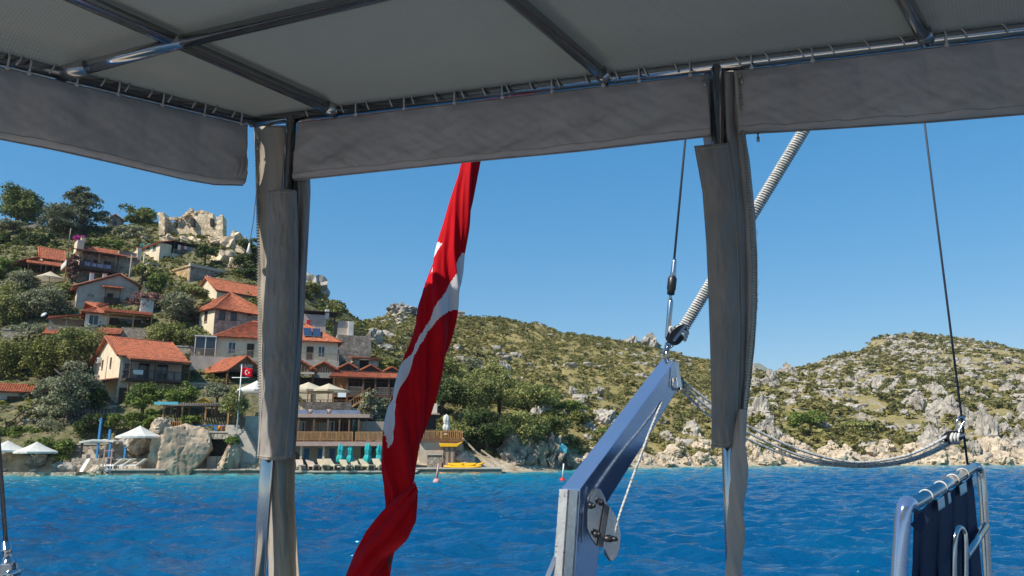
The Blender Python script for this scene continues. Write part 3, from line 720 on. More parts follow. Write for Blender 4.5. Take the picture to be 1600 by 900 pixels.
            for (xx) in (x0-oh, x1+oh): MB().tube([(xx, y0-oh, zo+0.06), (xm, y0-oh, zr+0.06)], 0.10, 6).build('verge_tiles', mat or M_TILE, a)
            if wall:
                for (ya, yb) in ((y0, y0+0.3), (y1-0.3, y1)): MB().prism([(x0, ya, ze), (x1, ya, ze), (xm, ya, zr-0.10)], (0, yb-ya, 0)).build('gable_wall', wall, s.root)
        return a
    def hip(s, x0, x1, y0, y1, ze, zr, oh=0.5, mat=None, inset=None):
        ym = (y0+y1)/2; q = inset if inset is not None else (y1-y0)/2
        a0, a1, a2, a3 = (x0-oh, y0-oh, ze), (x1+oh, y0-oh, ze), (x1+oh, y1+oh, ze), (x0-oh, y1+oh, ze)
        r0, r1 = (x0+q, ym, zr), (x1-q, ym, zr)
        f = s.slope(a0, a1, r1, r0, mat); s.slope(a2, a3, r0, r1, mat); s.slope(a3, a0, r0, r0, mat); s.slope(a1, a2, r1, r1, mat)
        for (p, q_) in ((a0, r0), (a1, r1), (a3, r0), (r0, r1)): s.ridge(p, q_, f, 0.12, mat, 'hip_tiles')
        return f
    def chimney(s, x, y, z0, z1, w=0.6, mat=None):
        o = s.box('chimney', x-w/2, x+w/2, y-w/2, y+w/2, z0, z1, mat or M_WHITE)
        s.box('chimney_cap', x-w/2-0.08, x+w/2+0.08, y-w/2-0.08, y+w/2+0.08, z1+0.002, z1+0.12, M_TILE, o); return o
    def text(s, body, x, y, z, size, mat, name='lettering', squash=1.0):
        cu = bpy.data.curves.new(name, 'FONT'); cu.body = body; cu.size = size; cu.extrude = 0.02; cu.align_x = 'CENTER'; cu.offset = 0.012
        tmp = bpy.data.objects.new(name, cu); COL.objects.link(tmp); bpy.context.view_layer.update()
        me = bpy.data.meshes.new_from_object(tmp.evaluated_get(bpy.context.evaluated_depsgraph_get())); bpy.data.objects.remove(tmp)
        me.materials.clear(); me.materials.append(mat)
        o = link(name, me, s.root); o.location = (x, y, z); o.rotation_euler = (R(90), 0, 0); o.scale = (squash, 1, 1); return o
M_LETTER = pmat('lilac_letter_paint', (0.62, 0.60, 0.78), 0.7)
M_BANNER = pmat('banner_cloth', (0.10, 0.06, 0.08), 0.8, c2=(0.07, 0.045, 0.06))

# ---------------------------------------------------------------- balcony house
def balcony_house():
    h = House('balcony_house', 'two-storey cream house with red tile roof and dark balcony', 'house', 180, 634, 86, 42)
    Lx = h.L(284, 5); Wy = h.W(143, 4); ze = h.Z(556)+0.15; zf = h.Z(590, 0, -1.7)
    zr = h.Z(527, 0, Wy/2)
    h.box('wall', 0, Lx, 0, Wy, -3, ze, M_CREAM)
    h.box('front_wall', 0.25, Lx-0.02, -0.05, -0.002, -3, ze-0.05, M_GREYW)  # grey facing over the cream wall: the front's shade put into its colour
    h.gable(0, Lx, 0, Wy, ze, zr, 'x', 0.5, M_CREAM)
    k = (zr-ze)/(Wy/2)
    h.slope((0.5, -2.05, ze-2.05*k*0.55-0.15), (Lx+0.5, -2.05, ze-2.05*k*0.55-0.15), (Lx+0.5, -0.45, ze-0.45*k+0.02), (0.5, -0.45, ze-0.45*k+0.02), name='balcony_roof')
    zt = ze-2.05*k*0.55-0.25
    h.box('balcony_beam', 0.6, Lx+0.4, -1.95, -1.80, zt-0.18, zt, M_WOOD_D)
    h.box('balcony_floor', 0.3, Lx+0.4, -1.9, -0.06, zf-0.28, zf, M_WOOD_D)
    for x in (0.7, Lx*0.5, Lx+0.3): h.post(x, -1.82, zf, zt-0.18, 0.15, M_WOOD)
    for x in (0.7, Lx*0.5, Lx+0.3): h.post(x, -1.82, -3, zf-0.28, 0.17, M_WOOD)
    h.rail((0.7, -1.82, zf), (Lx+0.3, -1.82, zf), 1.0, M_DARK); h.rail((0.45, -0.1, zf), (0.7, -1.80, zf), 1.0, M_DARK)
    h.door('F', Lx*0.38, zf, 1.2, 2.0, M_GLASS, d=-0.05); h.door('F', Lx*0.66, zf, 1.5, 2.0, M_GLASS, d=-0.05); h.win('F', Lx*0.12, zf+1.2, 0.7, 1.2, d=-0.05)
    h.door('F', Lx*0.10, 0.0, 1.0, 2.1, d=-0.05); h.win('F', Lx*0.45, 1.4, 1.3, 1.2, d=-0.05); h.door('F', Lx*0.75, 0.0, 1.1, 2.1, d=-0.05)
    h.win('G', Wy*0.32, h.Z(566, 0, Wy*0.3), 0.5, 1.2); h.win('G', Wy*0.62, h.Z(569, 0, Wy*0.6), 0.5, 1.1)
    for (y, py) in ((Wy*0.72, 563), (Wy*0.72, 590)):
        b = h.box('air_conditioner', -0.42, -0.02, y-0.45, y+0.45, h.Z(py, 0, y)-0.35, h.Z(py, 0, y)+0.3, M_WHITEPL)
        h.box('fan_grille', -0.45, -0.422, y-0.25, y+0.25, h.Z(py, 0, y)-0.25, h.Z(py, 0, y)+0.2, M_DARK, b)
    MB().tube([(-0.06, Wy*0.45, 0.3), (-0.06, Wy*0.45, ze+0.3)], 0.05, 6).build('drain_pipe', M_GREYW, h.root)
    # porch against the gable
    zp = h.Z(597, -1.2, Wy*0.3)
    h.slope((-2.6, Wy*0.95, zp-0.25), (-2.6, -0.3, zp-0.25), (-0.02, -0.3, zp+0.25), (-0.02, Wy*0.95, zp+0.25), name='porch_roof', mat=M_TILE_OLD)
    for y in (-0.1, Wy*0.45, Wy*0.9): h.post(-2.4, y, -2.5, zp-0.3, 0.16, M_WOOD_L)
    h.box('porch_floor', -2.9, -0.02, -0.6, Wy, -2.6, -0.05, M_STONE)
    h.rail((-2.7, -0.5, -0.05), (-0.1, -0.5, -0.05), 0.9, M_WOOD_G)
    h.box('bench_towel', Lx*0.16, Lx*0.30, -1.9, -1.72, zf+0.45, zf+0.98, M_WHITE)
    h.chimney(Lx*0.12, Wy*0.62, zr-0.6, zr+0.35, 0.5)
balcony_house()

# ---------------------------------------------------------------- cafe with banner
def banner_cafe():
    h = House('banner_cafe', 'stone cafe with a lettered banner on its long balcony', 'house', 122, 442, 124, 40)
    x1 = h.L(186, 6); x2 = h.L(217, 6); ze = h.Z(392, 0, -1.6); zf = h.Z(417, 0, -1.6); W_ = 7.5
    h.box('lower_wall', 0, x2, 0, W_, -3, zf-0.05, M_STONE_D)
    h.box('upper_wall', 0.3, x1, 0.3, W_, zf-0.05, ze+0.2, M_PINKW)
    h.box('stone_wing', x1+0.01, x2, 0.02, W_, zf-0.04, h.Z(398, x2, 0)+0.2, M_STONE_D)
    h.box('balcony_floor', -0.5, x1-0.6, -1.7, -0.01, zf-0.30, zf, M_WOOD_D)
    h.box('balcony_panel', -0.4, x1-0.6, -1.72, -1.64, zf, zf+1.05, M_WOOD)
    bn = h.box('banner', -0.1, x1-1.0, -1.80, -1.725, zf+0.10, zf+1.0, M_BANNER)
    h.text('THE I AM HERE CAFE', (x1-1.1)/2, -1.83, zf+0.28, 0.86, M_LETTER, squash=(x1-1.4)/8.6)
    for x in (-0.35, x1*0.42, x1-0.7): h.post(x, -1.6, zf, ze, 0.2, M_WOOD_L)
    zr = ze+1.9
    h.slope((-2.0, -2.1, ze), (x1-0.2, -2.1, ze), (x1-0.2, 0.2, ze+0.55), (-2.0, 0.2, ze+0.55), mat=M_TILE_OLD, name='balcony_roof')
    h.slope((0.2, -0.6, ze+0.35), (x2-0.4, -0.6, ze+0.35), (x2-0.4, 2.6, zr), (0.2, 2.6, zr), name='roof')
    h.box('attic_wall', 0.3, x2-0.5, 2.3, W_, ze, zr-0.25, M_CREAM)
    h.box('parapet', -0.9, 0.15, -0.2, 2.6, ze+0.1, zr+0.25, M_CREAM); h.box('parapet', x2-0.38, x2+0.3, -0.4, 2.6, ze+0.2, zr+0.2, M_CREAM)
    h.chimney(0.0, 0.4, zr+0.252, zr+0.9, 0.7, M_CREAM); h.chimney(x2-0.1, 0.2, zr+0.202, zr+0.6, 0.7, M_CREAM)
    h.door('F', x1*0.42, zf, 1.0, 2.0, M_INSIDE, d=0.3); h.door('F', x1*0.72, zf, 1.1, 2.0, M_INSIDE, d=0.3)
    h.win('F', x1*0.95, zf+1.2, 0.9, 1.6, M_WOOD_L, d=0.02); h.win('F', x1*0.16, zf+1.3, 1.2, 1.2, d=0.3)
    h.win('F', x1*0.30, (zf-0.6)/2, 1.0, 1.1); h.win('F', x1*0.66, (zf-0.6)/2, 1.2, 1.3)
    # the side balcony turning the corner
    h.box('side_balcony', -2.3, -0.52, -1.4, 3.5, zf-0.25, zf, M_WOOD); h.box('side_panel', -2.35, -2.28, -1.4, 3.5, zf, zf+0.95, M_PARASOL); h.box('side_panel', -2.28, -0.55, -1.45, -1.38, zf, zf+0.95, M_WOOD)
    h.post(-2.2, -1.3, -2, ze, 0.18, M_WOOD_L); h.box('side_wall', -0.02, 0.28, 0.3, W_, zf, ze, M_CREAM)
    MB().tube([(x2+0.7, -0.6, -2.5), (x2+0.7, -0.6, h.Z(397, x2, 0))], 0.09, 8).build('drain_pipe', M_GREYW, h.root)
banner_cafe()

# ---------------------------------------------------------------- gabled house on its left
def left_cafe():
    h = House('veranda_cafe', 'low cafe with two red roofs and a dark veranda beside the banner', 'house', 62, 438, 130, 38)
    L_ = h.L(97, 4); ze = h.Z(401, 0, -0.4); zr = h.Z(387, 0, 4)
    h.box('wall', 0, L_, 0, 8, -3, ze, M_CREAM); h.gable(0, L_, 0, 8, ze, zr, 'x', 0.6, M_WOOD_L)
    zl = h.Z(411, 0, -3)
    h.slope((-2.5, -3.2, zl-0.3), (L_, -3.2, zl-0.3), (L_, -0.5, zl+0.9), (-2.5, -0.5, zl+0.9), name='veranda_roof')
    for x in (-2.2, 0.4, L_*0.5, L_-0.2): h.post(x, -3.0, -2.5, zl-0.35, 0.18, M_WOOD)
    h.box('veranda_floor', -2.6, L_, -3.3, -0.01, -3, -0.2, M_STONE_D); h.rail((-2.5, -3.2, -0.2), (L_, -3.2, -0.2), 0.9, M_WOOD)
    h.box('veranda_shade', 0.02, L_-0.02, -0.10, -0.01, -0.2, zl+0.6, M_INSIDE)  # dark sheet over the cream wall, painting the shade under the veranda
    h.win('F', L_*0.3, ze-0.6, 1.6, 0.7, d=0.0); h.win('F', L_*0.75, 0.9, 1.6, 1.4, d=-0.1)
    h.slope((-5.2, 4.5, ze-2.1), (-5.2, -1.5, ze-2.1), (-0.6, -1.5, ze-0.3), (-0.6, 4.5, ze-0.3), name='side_roof', mat=M_TILE_OLD)
    for y in (-1.2, 4.0): h.post(-5.0, y, -3, ze-2.15, 0.18, M_WOOD)
    h.box('side_wall', -4.6, -0.02, 4.2, 4.5, -3, ze-0.6, M_STONE_D)
left_cafe()

# ---------------------------------------------------------------- grey gabled stone house
def gabled_house():
    h = House('gabled_stone_house', 'grey stone house with a wide low gable and a small roofed balcony', 'house', 117, 486, 113, 35)
    L_ = h.L(216, 4); ze = h.Z(447)-0.1; zr = h.Z(430, L_*0.66, 0); xm = L_*0.66; W_ = 6
    MB().prism([(0, 0, -3), (L_, 0, -3), (L_, 0, h.Z(449, L_, 0)), (xm, 0, zr), (0, 0, ze)], (0, W_, 0)).build('wall', M_GREYW, h.root)
    a = h.slope((-0.8, W_+0.3, ze-0.15), (-0.8, -0.4, ze-0.15), (xm, -0.4, zr+0.1), (xm, W_+0.3, zr+0.1), mat=M_TILE_OLD)
    h.slope((L_+0.5, -0.4, h.Z(450, L_, 0)), (L_+0.5, W_+0.3, h.Z(450, L_, 0)), (xm, W_+0.3, zr+0.1), (xm, -0.4, zr+0.1), mat=M_TILE_OLD)
    for (p, q) in (((-0.8, -0.42, ze-0.05), (xm, -0.42, zr+0.2)), ((L_+0.5, -0.42, h.Z(449, L_, 0)), (xm, -0.42, zr+0.2))): MB().tube([p, q], 0.13, 6).build('verge_tiles', M_TILE_OLD, a)
    xb = h.L(171, 2); zb = h.Z(475, xb, -1); xa = h.L(160, 2); xc = h.L(186, 2)
    h.box('balcony_floor', xa, xc, -1.3, -0.01, zb-0.15, zb, M_WOOD_D); h.box('balcony_panel', xa+0.1, xc, -1.34, -1.28, zb, zb+1.05, M_WOOD_D)
    h.box('balcony_panel', xa+0.02, xa+0.08, -1.3, -0.02, zb, zb+1.05, M_WOOD_D)
    zt = h.Z(450, xb, -1)
    for x in (xa+0.15, xc-0.15): h.post(x, -1.22, zb, zt, 0.14, M_WOOD)
    h.slope((xa-0.3, -1.6, zt-0.05), (xc+0.3, -1.6, zt-0.05), (xc+0.3, -0.02, zt+0.55), (xa-0.3, -0.02, zt+0.55), name='balcony_roof')
    h.door('F', (xa+xc)/2-0.2, zb, 0.9, 1.9, M_INSIDE); h.win('F', h.L(141, 2), h.Z(462, 2, 0), 1.1, 0.6, M_GREYW, M_STONE_D); h.win('F', h.L(203, 2), h.Z(452, L_, 0)-0.2, 0.7, 0.35, M_GREYW, M_STONE_D)
    h.chimney(1.8, 1.2, ze+0.2, h.Z(427, 1.8, 1.2), 0.55); h.chimney(L_*0.42, 1.0, zr-0.8, h.Z(430, L_*0.4, 1)+0.2, 0.55)
    h.box('side_wing', -1.9, -0.02, 0.8, W_-0.5, -3, h.Z(470, -1, 1), M_CREAM); h.box('side_door', -1.5, -0.6, 0.72, 0.79, -1.0, h.Z(462, -1, 1)-1.0, M_WOOD_L)
    h.box('side_porch', -3.4, -1.92, 1.2, W_-0.5, -3, h.Z(482, -2, 1), M_CREAM)
    h.box('stair_wall', xc+0.3, L_+0.2, -1.5, -0.02, -3, h.Z(473, L_, -1), M_STONE_D)
    s_ = h.slope((xc+0.3, -1.7, h.Z(473, xc, -1)), (L_-0.8, -1.7, h.Z(475, L_, -1)), (L_-0.8, -0.3, h.Z(469, L_, -1)), (xc+0.3, -0.3, h.Z(468, xc, -1)), name='stair_roof', mat=M_TILE_OLD)
gabled_house()

# ---------------------------------------------------------------- white veranda house
def veranda_house():
    h = House('veranda_house', 'white low house with a long timber veranda under red tiles', 'house', 131, 512, 104, 30)
    L_ = h.L(228, 1); xv = h.L(165, 2); ze = h.Z(489); W_ = 5.5; zr = h.Z(474, 0, 2.5)
    h.box('wall', 0, L_, 0, W_, -3, ze, M_WHITE)
    h.hip(0, xv, -0.3, W_-0.3, ze, zr+0.1, 0.6)
    zv = h.Z(488, xv, -2)
    h.slope((xv-0.3, -2.4, zv), (h.L(240, 2, -2.4), -2.4, zv), (h.L(240, 2, -2.4), 1.2, zv+1.0), (xv-0.3, 1.2, zv+1.0), name='veranda_roof')
    h.box('roof_boards', xv-0.2, h.L(240, 2, -2.3), -2.3, 0.0, zv-0.16, zv-0.10, M_WOOD_L)
    for px in (168, 208, 236): h.post(h.L(px, 1, -2.2), -2.2, -0.6, zv-0.16, 0.17, M_WOOD_L)
    h.box('terrace', -4.2, h.L(240, 2, -2.6), -2.7, -0.01, -3.4, -0.3, M_STONE)
    h.win('F', h.L(146, 1), 1.2, 1.3, 1.5, M_WHITE); h.door('F', h.L(178, 1), -0.25, 1.3, 2.0, M_INSIDE); h.win('F', h.L(196, 1), 1.0, 1.6, 1.3, M_WOOD); h.door('F', h.L(214, 1), -0.25, 1.0, 2.0)
    # low lean-to at the left
    zl = h.Z(494, -2, 0)
    h.slope((-4.6, 0.2, zl-0.6), (-0.2, -0.5, zl+0.2), (-0.2, 3.5, zl+0.9), (-4.6, 3.5, zl+0.3), name='lean_to_roof', mat=M_TILE_OLD)
    for x in (-4.2, -2.2): h.post(x, 0.3, -1.5, zl-0.4, 0.14, M_WOOD_G)
    h.box('lean_to_wall', -4.4, -0.02, 2.6, 2.9, -3, zl, M_GREYW)
    MB().lathe([(0.04, 0), (0.30, 0.07), (0.42, 0.15)], (-4.9, -0.3, zl-0.2), (-0.5, -0.6, 0.5), 16).build('satellite_dish', M_WHITEPL, h.root)
veranda_house()
def tiled_wall(px0, px1, py0, py1, Y, label):
    h = House('tiled_wall', label, 'wall', px0, py1, Y, 12); L_ = h.L(px1); z = h.Z(py0)
    h.box('wall', 0, L_, 0.6, 1.0, -2, z, M_STONE)
    h.slope((0, -0.55, 0.15), (L_, -0.55, 0.15), (L_, 0.75, z), (0, 0.75, z))
tiled_wall(68, 106, 511, 524, 99.5, 'red tiled strip of terrace wall half hidden by trees')
tiled_wall(148, 190, 511, 524, 99.5, 'red tiled strip of terrace wall above the balcony house roof')
h = House('terrace_wall', 'rubble terrace wall under the timber veranda', 'wall', 188, 528, 100.5, 20); h.box('wall', 0, h.L(236), 0, 0.6, -2.5, h.Z(511), M_STONE)
h = House('small_white_shed', 'small white shed between the gabled house and the tree', 'shed', 219, 486, 111, 30); h.box('wall', 0, h.L(240, 1), 0, 2.5, -2, h.Z(467), M_WHITE); h.box('flat_roof', -0.15, h.L(240, 1)+0.15, -0.15, 2.6, h.Z(467)+0.002, h.Z(467)+0.14, M_CONC)

# ---------------------------------------------------------------- castle ruin
def castle():
    root = empty('castle_ruin', at(298, 378, 150), 0, 'ruined castle wall of pale stone on the village crest', 'castle')
    o0 = Vector(root.location)
    def wall(pl, Y, th, name='wall'):
        MB().prism([at(x, y, Y)-o0 for (x, y) in pl], (0, th, 0)).build(name, M_CASTLE, root)
    wall([(248, 380), (248, 335), (250, 331), (255, 332), (257, 340), (257, 380)], 149, 3.0, 'tower')
    wall([(257, 380), (257, 345), (264, 343), (266, 349), (272, 349), (273, 343), (282, 341), (289, 341), (290, 337), (295, 336), (295, 329), (297, 326), (301, 328), (302, 334), (302, 382)], 151, 1.6)
    wall([(302, 382), (302, 333), (311, 334), (313, 329), (319, 330), (325, 334), (332, 336), (334, 350), (334, 384)], 150, 1.6)
    wall([(334, 384), (334, 356), (339, 352), (339, 341), (343, 338), (347, 337), (348, 341), (348, 384)], 149.4, 2.2, 'tower')
    for (x, y, w_, h_) in ((300, 347, 5, 13), (273, 351, 4, 8), (330, 347, 4, 12)):
        MB().prism([at(x-w_/2, y-h_/2, 149.0)-o0, at(x+w_/2, y-h_/2, 149.0)-o0, at(x+w_/2, y+h_/2, 149.0)-o0, at(x-w_/2, y+h_/2, 149.0)-o0], (0, 0.9 if x < 290 or x > 325 else 0.9, 0)).build('window_opening', M_INSIDE, root)
    rc = random.Random(3)
    for k in range(34):                                    # loose crowning stones
        x = 249+k*2.95; y = float(np.interp(x, [248, 257, 264, 282, 295, 300, 303, 314, 325, 333, 335, 340, 348], [333, 344, 342, 341, 333, 327, 333, 330, 334, 337, 355, 341, 338]))
        p = at(x, y, 149.8+rc.random())-o0; s = 0.18+rc.random()*0.16
        MB().box(p.x-s, p.x+s, p.y-s, p.y+s, p.z-s, p.z+s*0.9).build('stone', M_CASTLE, root)
castle()
for (px, py, Y, w_, h_, lb) in [(268, 380, 147.0, 36, 22, 'craggy rock under the castle tower'), (300, 382, 146, 42, 22, 'craggy rock carrying the middle of the castle wall'), (335, 385, 146, 40, 24, 'craggy rock under the broken castle tooth'), (368, 384, 146, 46, 46, 'rock bluff beside the castle above the dark tree'), (345, 410, 139, 40, 44, 'grey rock face right of the laundry terrace'), (365, 425, 136, 36, 40, 'rock face behind the dark tree'), (232, 374, 150, 36, 16, 'crag left of the castle above the laundry house'),
    (488, 452, 146, 50, 50, 'rocky shoulder of the village hill right of the corner post'), (585, 530, 135, 30, 30, 'grey rock right of the stone building'), (600, 545, 133, 26, 18, 'low rock beside the stone hut')]:
    put_rock('village_crag', rock_mesh('rock', px, M_ROCK if px > 400 else M_CASTLE, 3, 0.42, 1.0, 9), at(px, py, Y), (w_*Y/F*0.56, w_*Y/F*0.5, h_*Y/F*0.56), px, lb, None)

# ---------------------------------------------------------------- laundry house under the castle
def laundry_house():
    h = House('laundry_house', 'pale house with laundry on its terrace below the castle', 'house', 247, 414, 136, 50)
    W_ = h.W(204, 3); ze = h.Z(379); L2 = h.L(270, 3); Lt = h.L(322, 2)
    h.box('wall', 0, 2.2, 0, W_, -3, ze, M_CREAM); h.slope((-0.5, W_+0.5, ze-0.1), (-0.5, -0.5, ze-0.1), (2.4, -0.5, ze+0.9), (2.4, W_+0.5, ze+0.9))
    for y in (0.18, 0.40, 0.62): h.win('G', W_*y, h.Z(386, 0, W_*y), 1.2, 1.3, M_TURQ)
    h.win('G', W_*0.25, h.Z(407, 0, W_*.25), 0.9, 1.3); h.win('F', 1.2, h.Z(405, 1, 0), 0.8, 1.2)
    h.box('terrace', 2.22, Lt, -0.6, 5, -3, h.Z(397, L2, 0), M_CREAM); zt = h.Z(397, L2, 0)
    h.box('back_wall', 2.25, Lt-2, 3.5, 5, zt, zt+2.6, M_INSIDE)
    h.box('canopy', 2.0, Lt-0.5, -0.3, 5, zt+2.5, zt+2.72, M_WOOD_D)
    for x in (2.6, Lt*0.5, Lt-1.0): h.post(x, -0.2, zt, zt+2.5, 0.14, M_DARK)
    h.rail((2.4, -0.5, zt), (Lt-0.2, -0.5, zt), 0.9, M_WOOD_G)
    cols = [M_WHITE, M_REDPL, M_PARASOL, M_CUSHION, M_PINKPL, M_WHITE, M_PINKTRIM]
    for k in range(7):
        x = 3.2+k*(Lt-5)/7
        h.box('laundry', x, x+0.55, -0.42, -0.39, zt+1.0+0.15*(k % 3), zt+1.95, cols[k])
    MB().tube([(2.6, -0.4, zt+2.0), (Lt-1.0, -0.4, zt+2.0)], 0.02, 5).build('clothes_line', M_DARK, h.root)
laundry_house()
def ochre_terrace():
    h = House('ochre_terrace', 'flat-roofed terrace house of ochre stone with a dark parapet', 'house', 295, 446, 126, 52)
    L_ = h.L(356, 2); W_ = h.W(246, 2); zt = h.Z(416)
    h.box('wall', 0, L_, 0.3, W_, -3, zt, M_OCHRE); h.box('front_wall', 0.02, L_, 0.0, 0.29, -3, zt, M_STONE_D)  # front darker than the ochre side: its shade put into the stone colour
    h.box('parapet', -0.2, L_+0.2, -0.2, 0.35, zt+0.002, zt+0.5, M_GREYW); h.box('parapet', -0.2, 0.3, 0.352, W_, zt+0.002, zt+0.3, M_OCHRE)
    h.box('cornice', -0.1, L_+0.1, -0.1, W_, zt-0.15, zt-0.002, M_STONE_D)
    h.box('bench', L_*0.5, L_*0.9, 0.8, 1.6, zt+0.0, zt+0.75, M_CUSHION)
ochre_terrace()
def red_roof_house():
    h = House('red_roof_house', 'house with a plain cream gable and long red roof beside the corner post', 'house', 338, 468, 116, 48)
    W_ = h.W(305, 2); L_ = h.L(425, 2); ze = h.Z(452); zr = h.Z(434, 0, W_/2)
    h.box('wall', 0, L_, 0, W_, -3, ze, M_CREAM); h.gable(0, L_, 0, W_, ze, zr, 'x', 0.4, M_CREAM); h.chimney(0.6, W_*0.6, zr-0.6, zr+0.5, 0.6)
    h.win('F', 2.5, ze-1.3, 0.9, 1.1); h.win('G', W_*0.5, ze-0.6, 0.6, 0.9); h.box('eave_board', 0, L_, -0.35, -0.28, ze-0.42, ze-0.22, M_WOOD_D)
red_roof_house()
def hipped_house():
    h = House('hipped_stone_house', 'stone house with a hipped red roof and two dark front windows', 'house', 332, 536, 106, 50)
    W_ = h.W(286, 3); L_ = h.L(424, 3); ze = h.Z(483); zr = h.Z(456, 3.5, W_/2); Wc = h.W(311, 3)
    h.box('wall', 0, L_, 0, Wc, -3, ze, M_PINKW); h.box('side_wall', -0.06, -0.002, 0, Wc, -3, ze-0.02, M_CREAM); h.box('stone_base', 0.0, L_, -0.10, -0.002, -3, h.Z(513), M_STONE)  # cream side for sunlight, pinkish front for shade: light put into the wall colours
    h.box('rear_wall', 0.8, L_, Wc+0.01, W_, -3, ze, M_GREYW)
    h.hip(0, L_, 0, W_, ze, zr, 0.55)
    h.win('F', h.L(346, 3), h.Z(493, 1, 0), 0.95, 1.5); h.win('F', h.L(364, 3), h.Z(494, 3, 0), 0.95, 1.6); h.win('F', h.L(388, 3), h.Z(491, 5, 0), 0.6, 0.6)
    h.win('G', Wc*0.55, h.Z(494, 0, Wc*.5), 0.8, 1.7, d=-0.06); zb = h.Z(505, 0, Wc)
    h.box('veranda_floor', -0.6, 0.78, Wc+0.02, W_, zb-0.2, zb, M_WOOD_D); h.rail((-0.5, Wc+0.05, zb), (-0.5, W_, zb), 0.95, M_DARK)
    for y in (Wc+0.2, W_-0.2): h.post(-0.4, y, -2, ze, 0.16, M_WOOD_D)
    h.box('red_towel', -0.56, -0.52, Wc+1.2, Wc+2.2, zb+0.3, zb+1.0, M_REDPL)
hipped_house()
def balustrade_house():
    h = House('balustrade_house', 'cream house with a hipped roof, long balustrade and solar panels behind the corner post', 'house', 336, 570, 99, 20)
    L_ = h.L(528, 3); W_ = 8.5; ze = h.Z(527); zr = h.Z(504, 4, W_/2)+0.1; zt = h.Z(558, 0, -1.5)
    h.box('wall', 0, L_, 0, W_, -3, ze, M_CREAM); h.hip(0, L_, 0, W_, ze, zr, 0.6)
    h.box('terrace', h.L(298, 0), L_, -2.2, -0.01, -3, zt, M_CONC)
    h.rail((h.L(298, 0), -2.1, zt), (L_-0.1, -2.1, zt), 1.0, M_WOOD_G, 0.16); h.rail((h.L(298, 0), -2.1, zt), (h.L(298, 0), -0.1, zt), 1.0, M_WOOD_G, 0.16)
    for px in (391, 484): h.door('F', h.L(px, 2), zt, 0.95, 2.2, M_INSIDE)
    for px in (362, 502, 445): h.win('F', h.L(px, 2), zt+1.5, 1.0, 1.6, M_WHITE)
    # glazed porch
    x0, x1_ = h.L(304, 2), -0.05
    for (a, b) in ((x0, x0+0.12), (x1_-0.12, x1_), ((x0+x1_)/2-0.06, (x0+x1_)/2+0.06)): h.box('porch_post', a, b, -0.8, -0.68, zt, ze-0.1, M_WHITE)
    h.box('porch_glass', x0+0.12, x1_-0.12, -0.76, -0.72, zt+1.0, ze-0.15, M_GLASS); h.box('porch_roof', x0-0.1, x1_, -0.9, 3, ze-0.098, ze+0.05, M_WHITE); h.box('porch_back', x0, x1_-0.1, 2.6, 2.9, -3, ze-0.1, M_GREYW)
    k = (zr-ze)/(W_/2+0.6)
    for px in (480, 494):
        xx = h.L(px, 4, 1); m = MB(); z0 = ze+0.6*k+0.30
        m.prism([(xx-0.55, 0.3, z0+0.3*k), (xx+0.55, 0.3, z0+0.3*k), (xx+0.55, 2.0, z0+2.4*k), (xx-0.55, 2.0, z0+2.4*k)], (0, -0.02, 0.08)); pnl = m.build('solar_panel', M_PANEL, h.root)
        MB().bar((xx-0.6, 0.25, z0+0.3*k), (xx+0.6, 0.25, z0+0.3*k), 0.06, 0.06).build('frame_bar', M_STEEL_S, pnl)
balustrade_house()

# ---------------------------------------------------------------- cafe hut with CAFE gable
def cafe_hut():
    h = House('cafe_hut', 'open timber cafe hut with CAFE painted on its brown gable', 'house', 354, 606, 92, 50)
    L_ = h.L(408, 2); W_ = h.W(309, 2); ze = h.Z(577); zr = h.Z(557, L_/2, 0)
    a = h.gable(0, L_, 0, W_, ze, zr, 'y', 0.35, None)
    MB().prism([(0.05, -0.12, ze), (L_-0.05, -0.12, ze), (L_/2, -0.12, zr-0.15)], (0, 0.12, 0)).build('gable_board', M_WOOD, h.root)
    h.text('CAFE', L_/2, -0.18, ze+0.28, 0.78, M_PARASOL, squash=1.0)
    h.box('beam', -0.1, L_+0.1, -0.10, 0.1, ze-0.25, ze-0.002, M_WOOD_D); h.box('beam', -0.1, 0.1, 0.12, W_, ze-0.25, ze-0.002, M_WOOD_D)
    for (x, y) in ((0, 0), (L_, 0), (0, W_*0.5), (0, W_)): h.post(x, y, -2.5, ze-0.25, 0.2, M_WOOD)
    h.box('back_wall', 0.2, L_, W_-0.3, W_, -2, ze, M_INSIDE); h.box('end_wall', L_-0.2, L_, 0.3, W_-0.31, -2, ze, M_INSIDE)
    h.box('floor', -0.5, L_+0.3, -0.5, W_, -3, -0.1, M_STONE); h.box('counter', 1.0, L_-0.5, 1.5, 2.2, -0.1, 0.95, M_WOOD_D)
    h.box('orange_blind', -0.08, -0.04, W_*0.55, W_*0.9, ze-1.3, ze-0.3, M_ORANGE)
    h.box('stone_pier', -0.9, -0.12, W_*0.95, W_+1.0, -2.5, ze-0.3, M_STONE)
    h.slope((-0.5, W_+4, ze-0.2), (-0.5, W_+0.6, ze-0.2), (2.2, W_+0.6, ze+0.9), (2.2, W_+4, ze+0.9), name='side_roof')
    h.rail((-0.4, 0.1, -0.1), (-0.4, W_, -0.1), 0.9, M_WOOD_D); h.rail((-0.2, -0.4, -0.1), (L_, -0.4, -0.1), 0.9, M_WOOD_D)
cafe_hut()

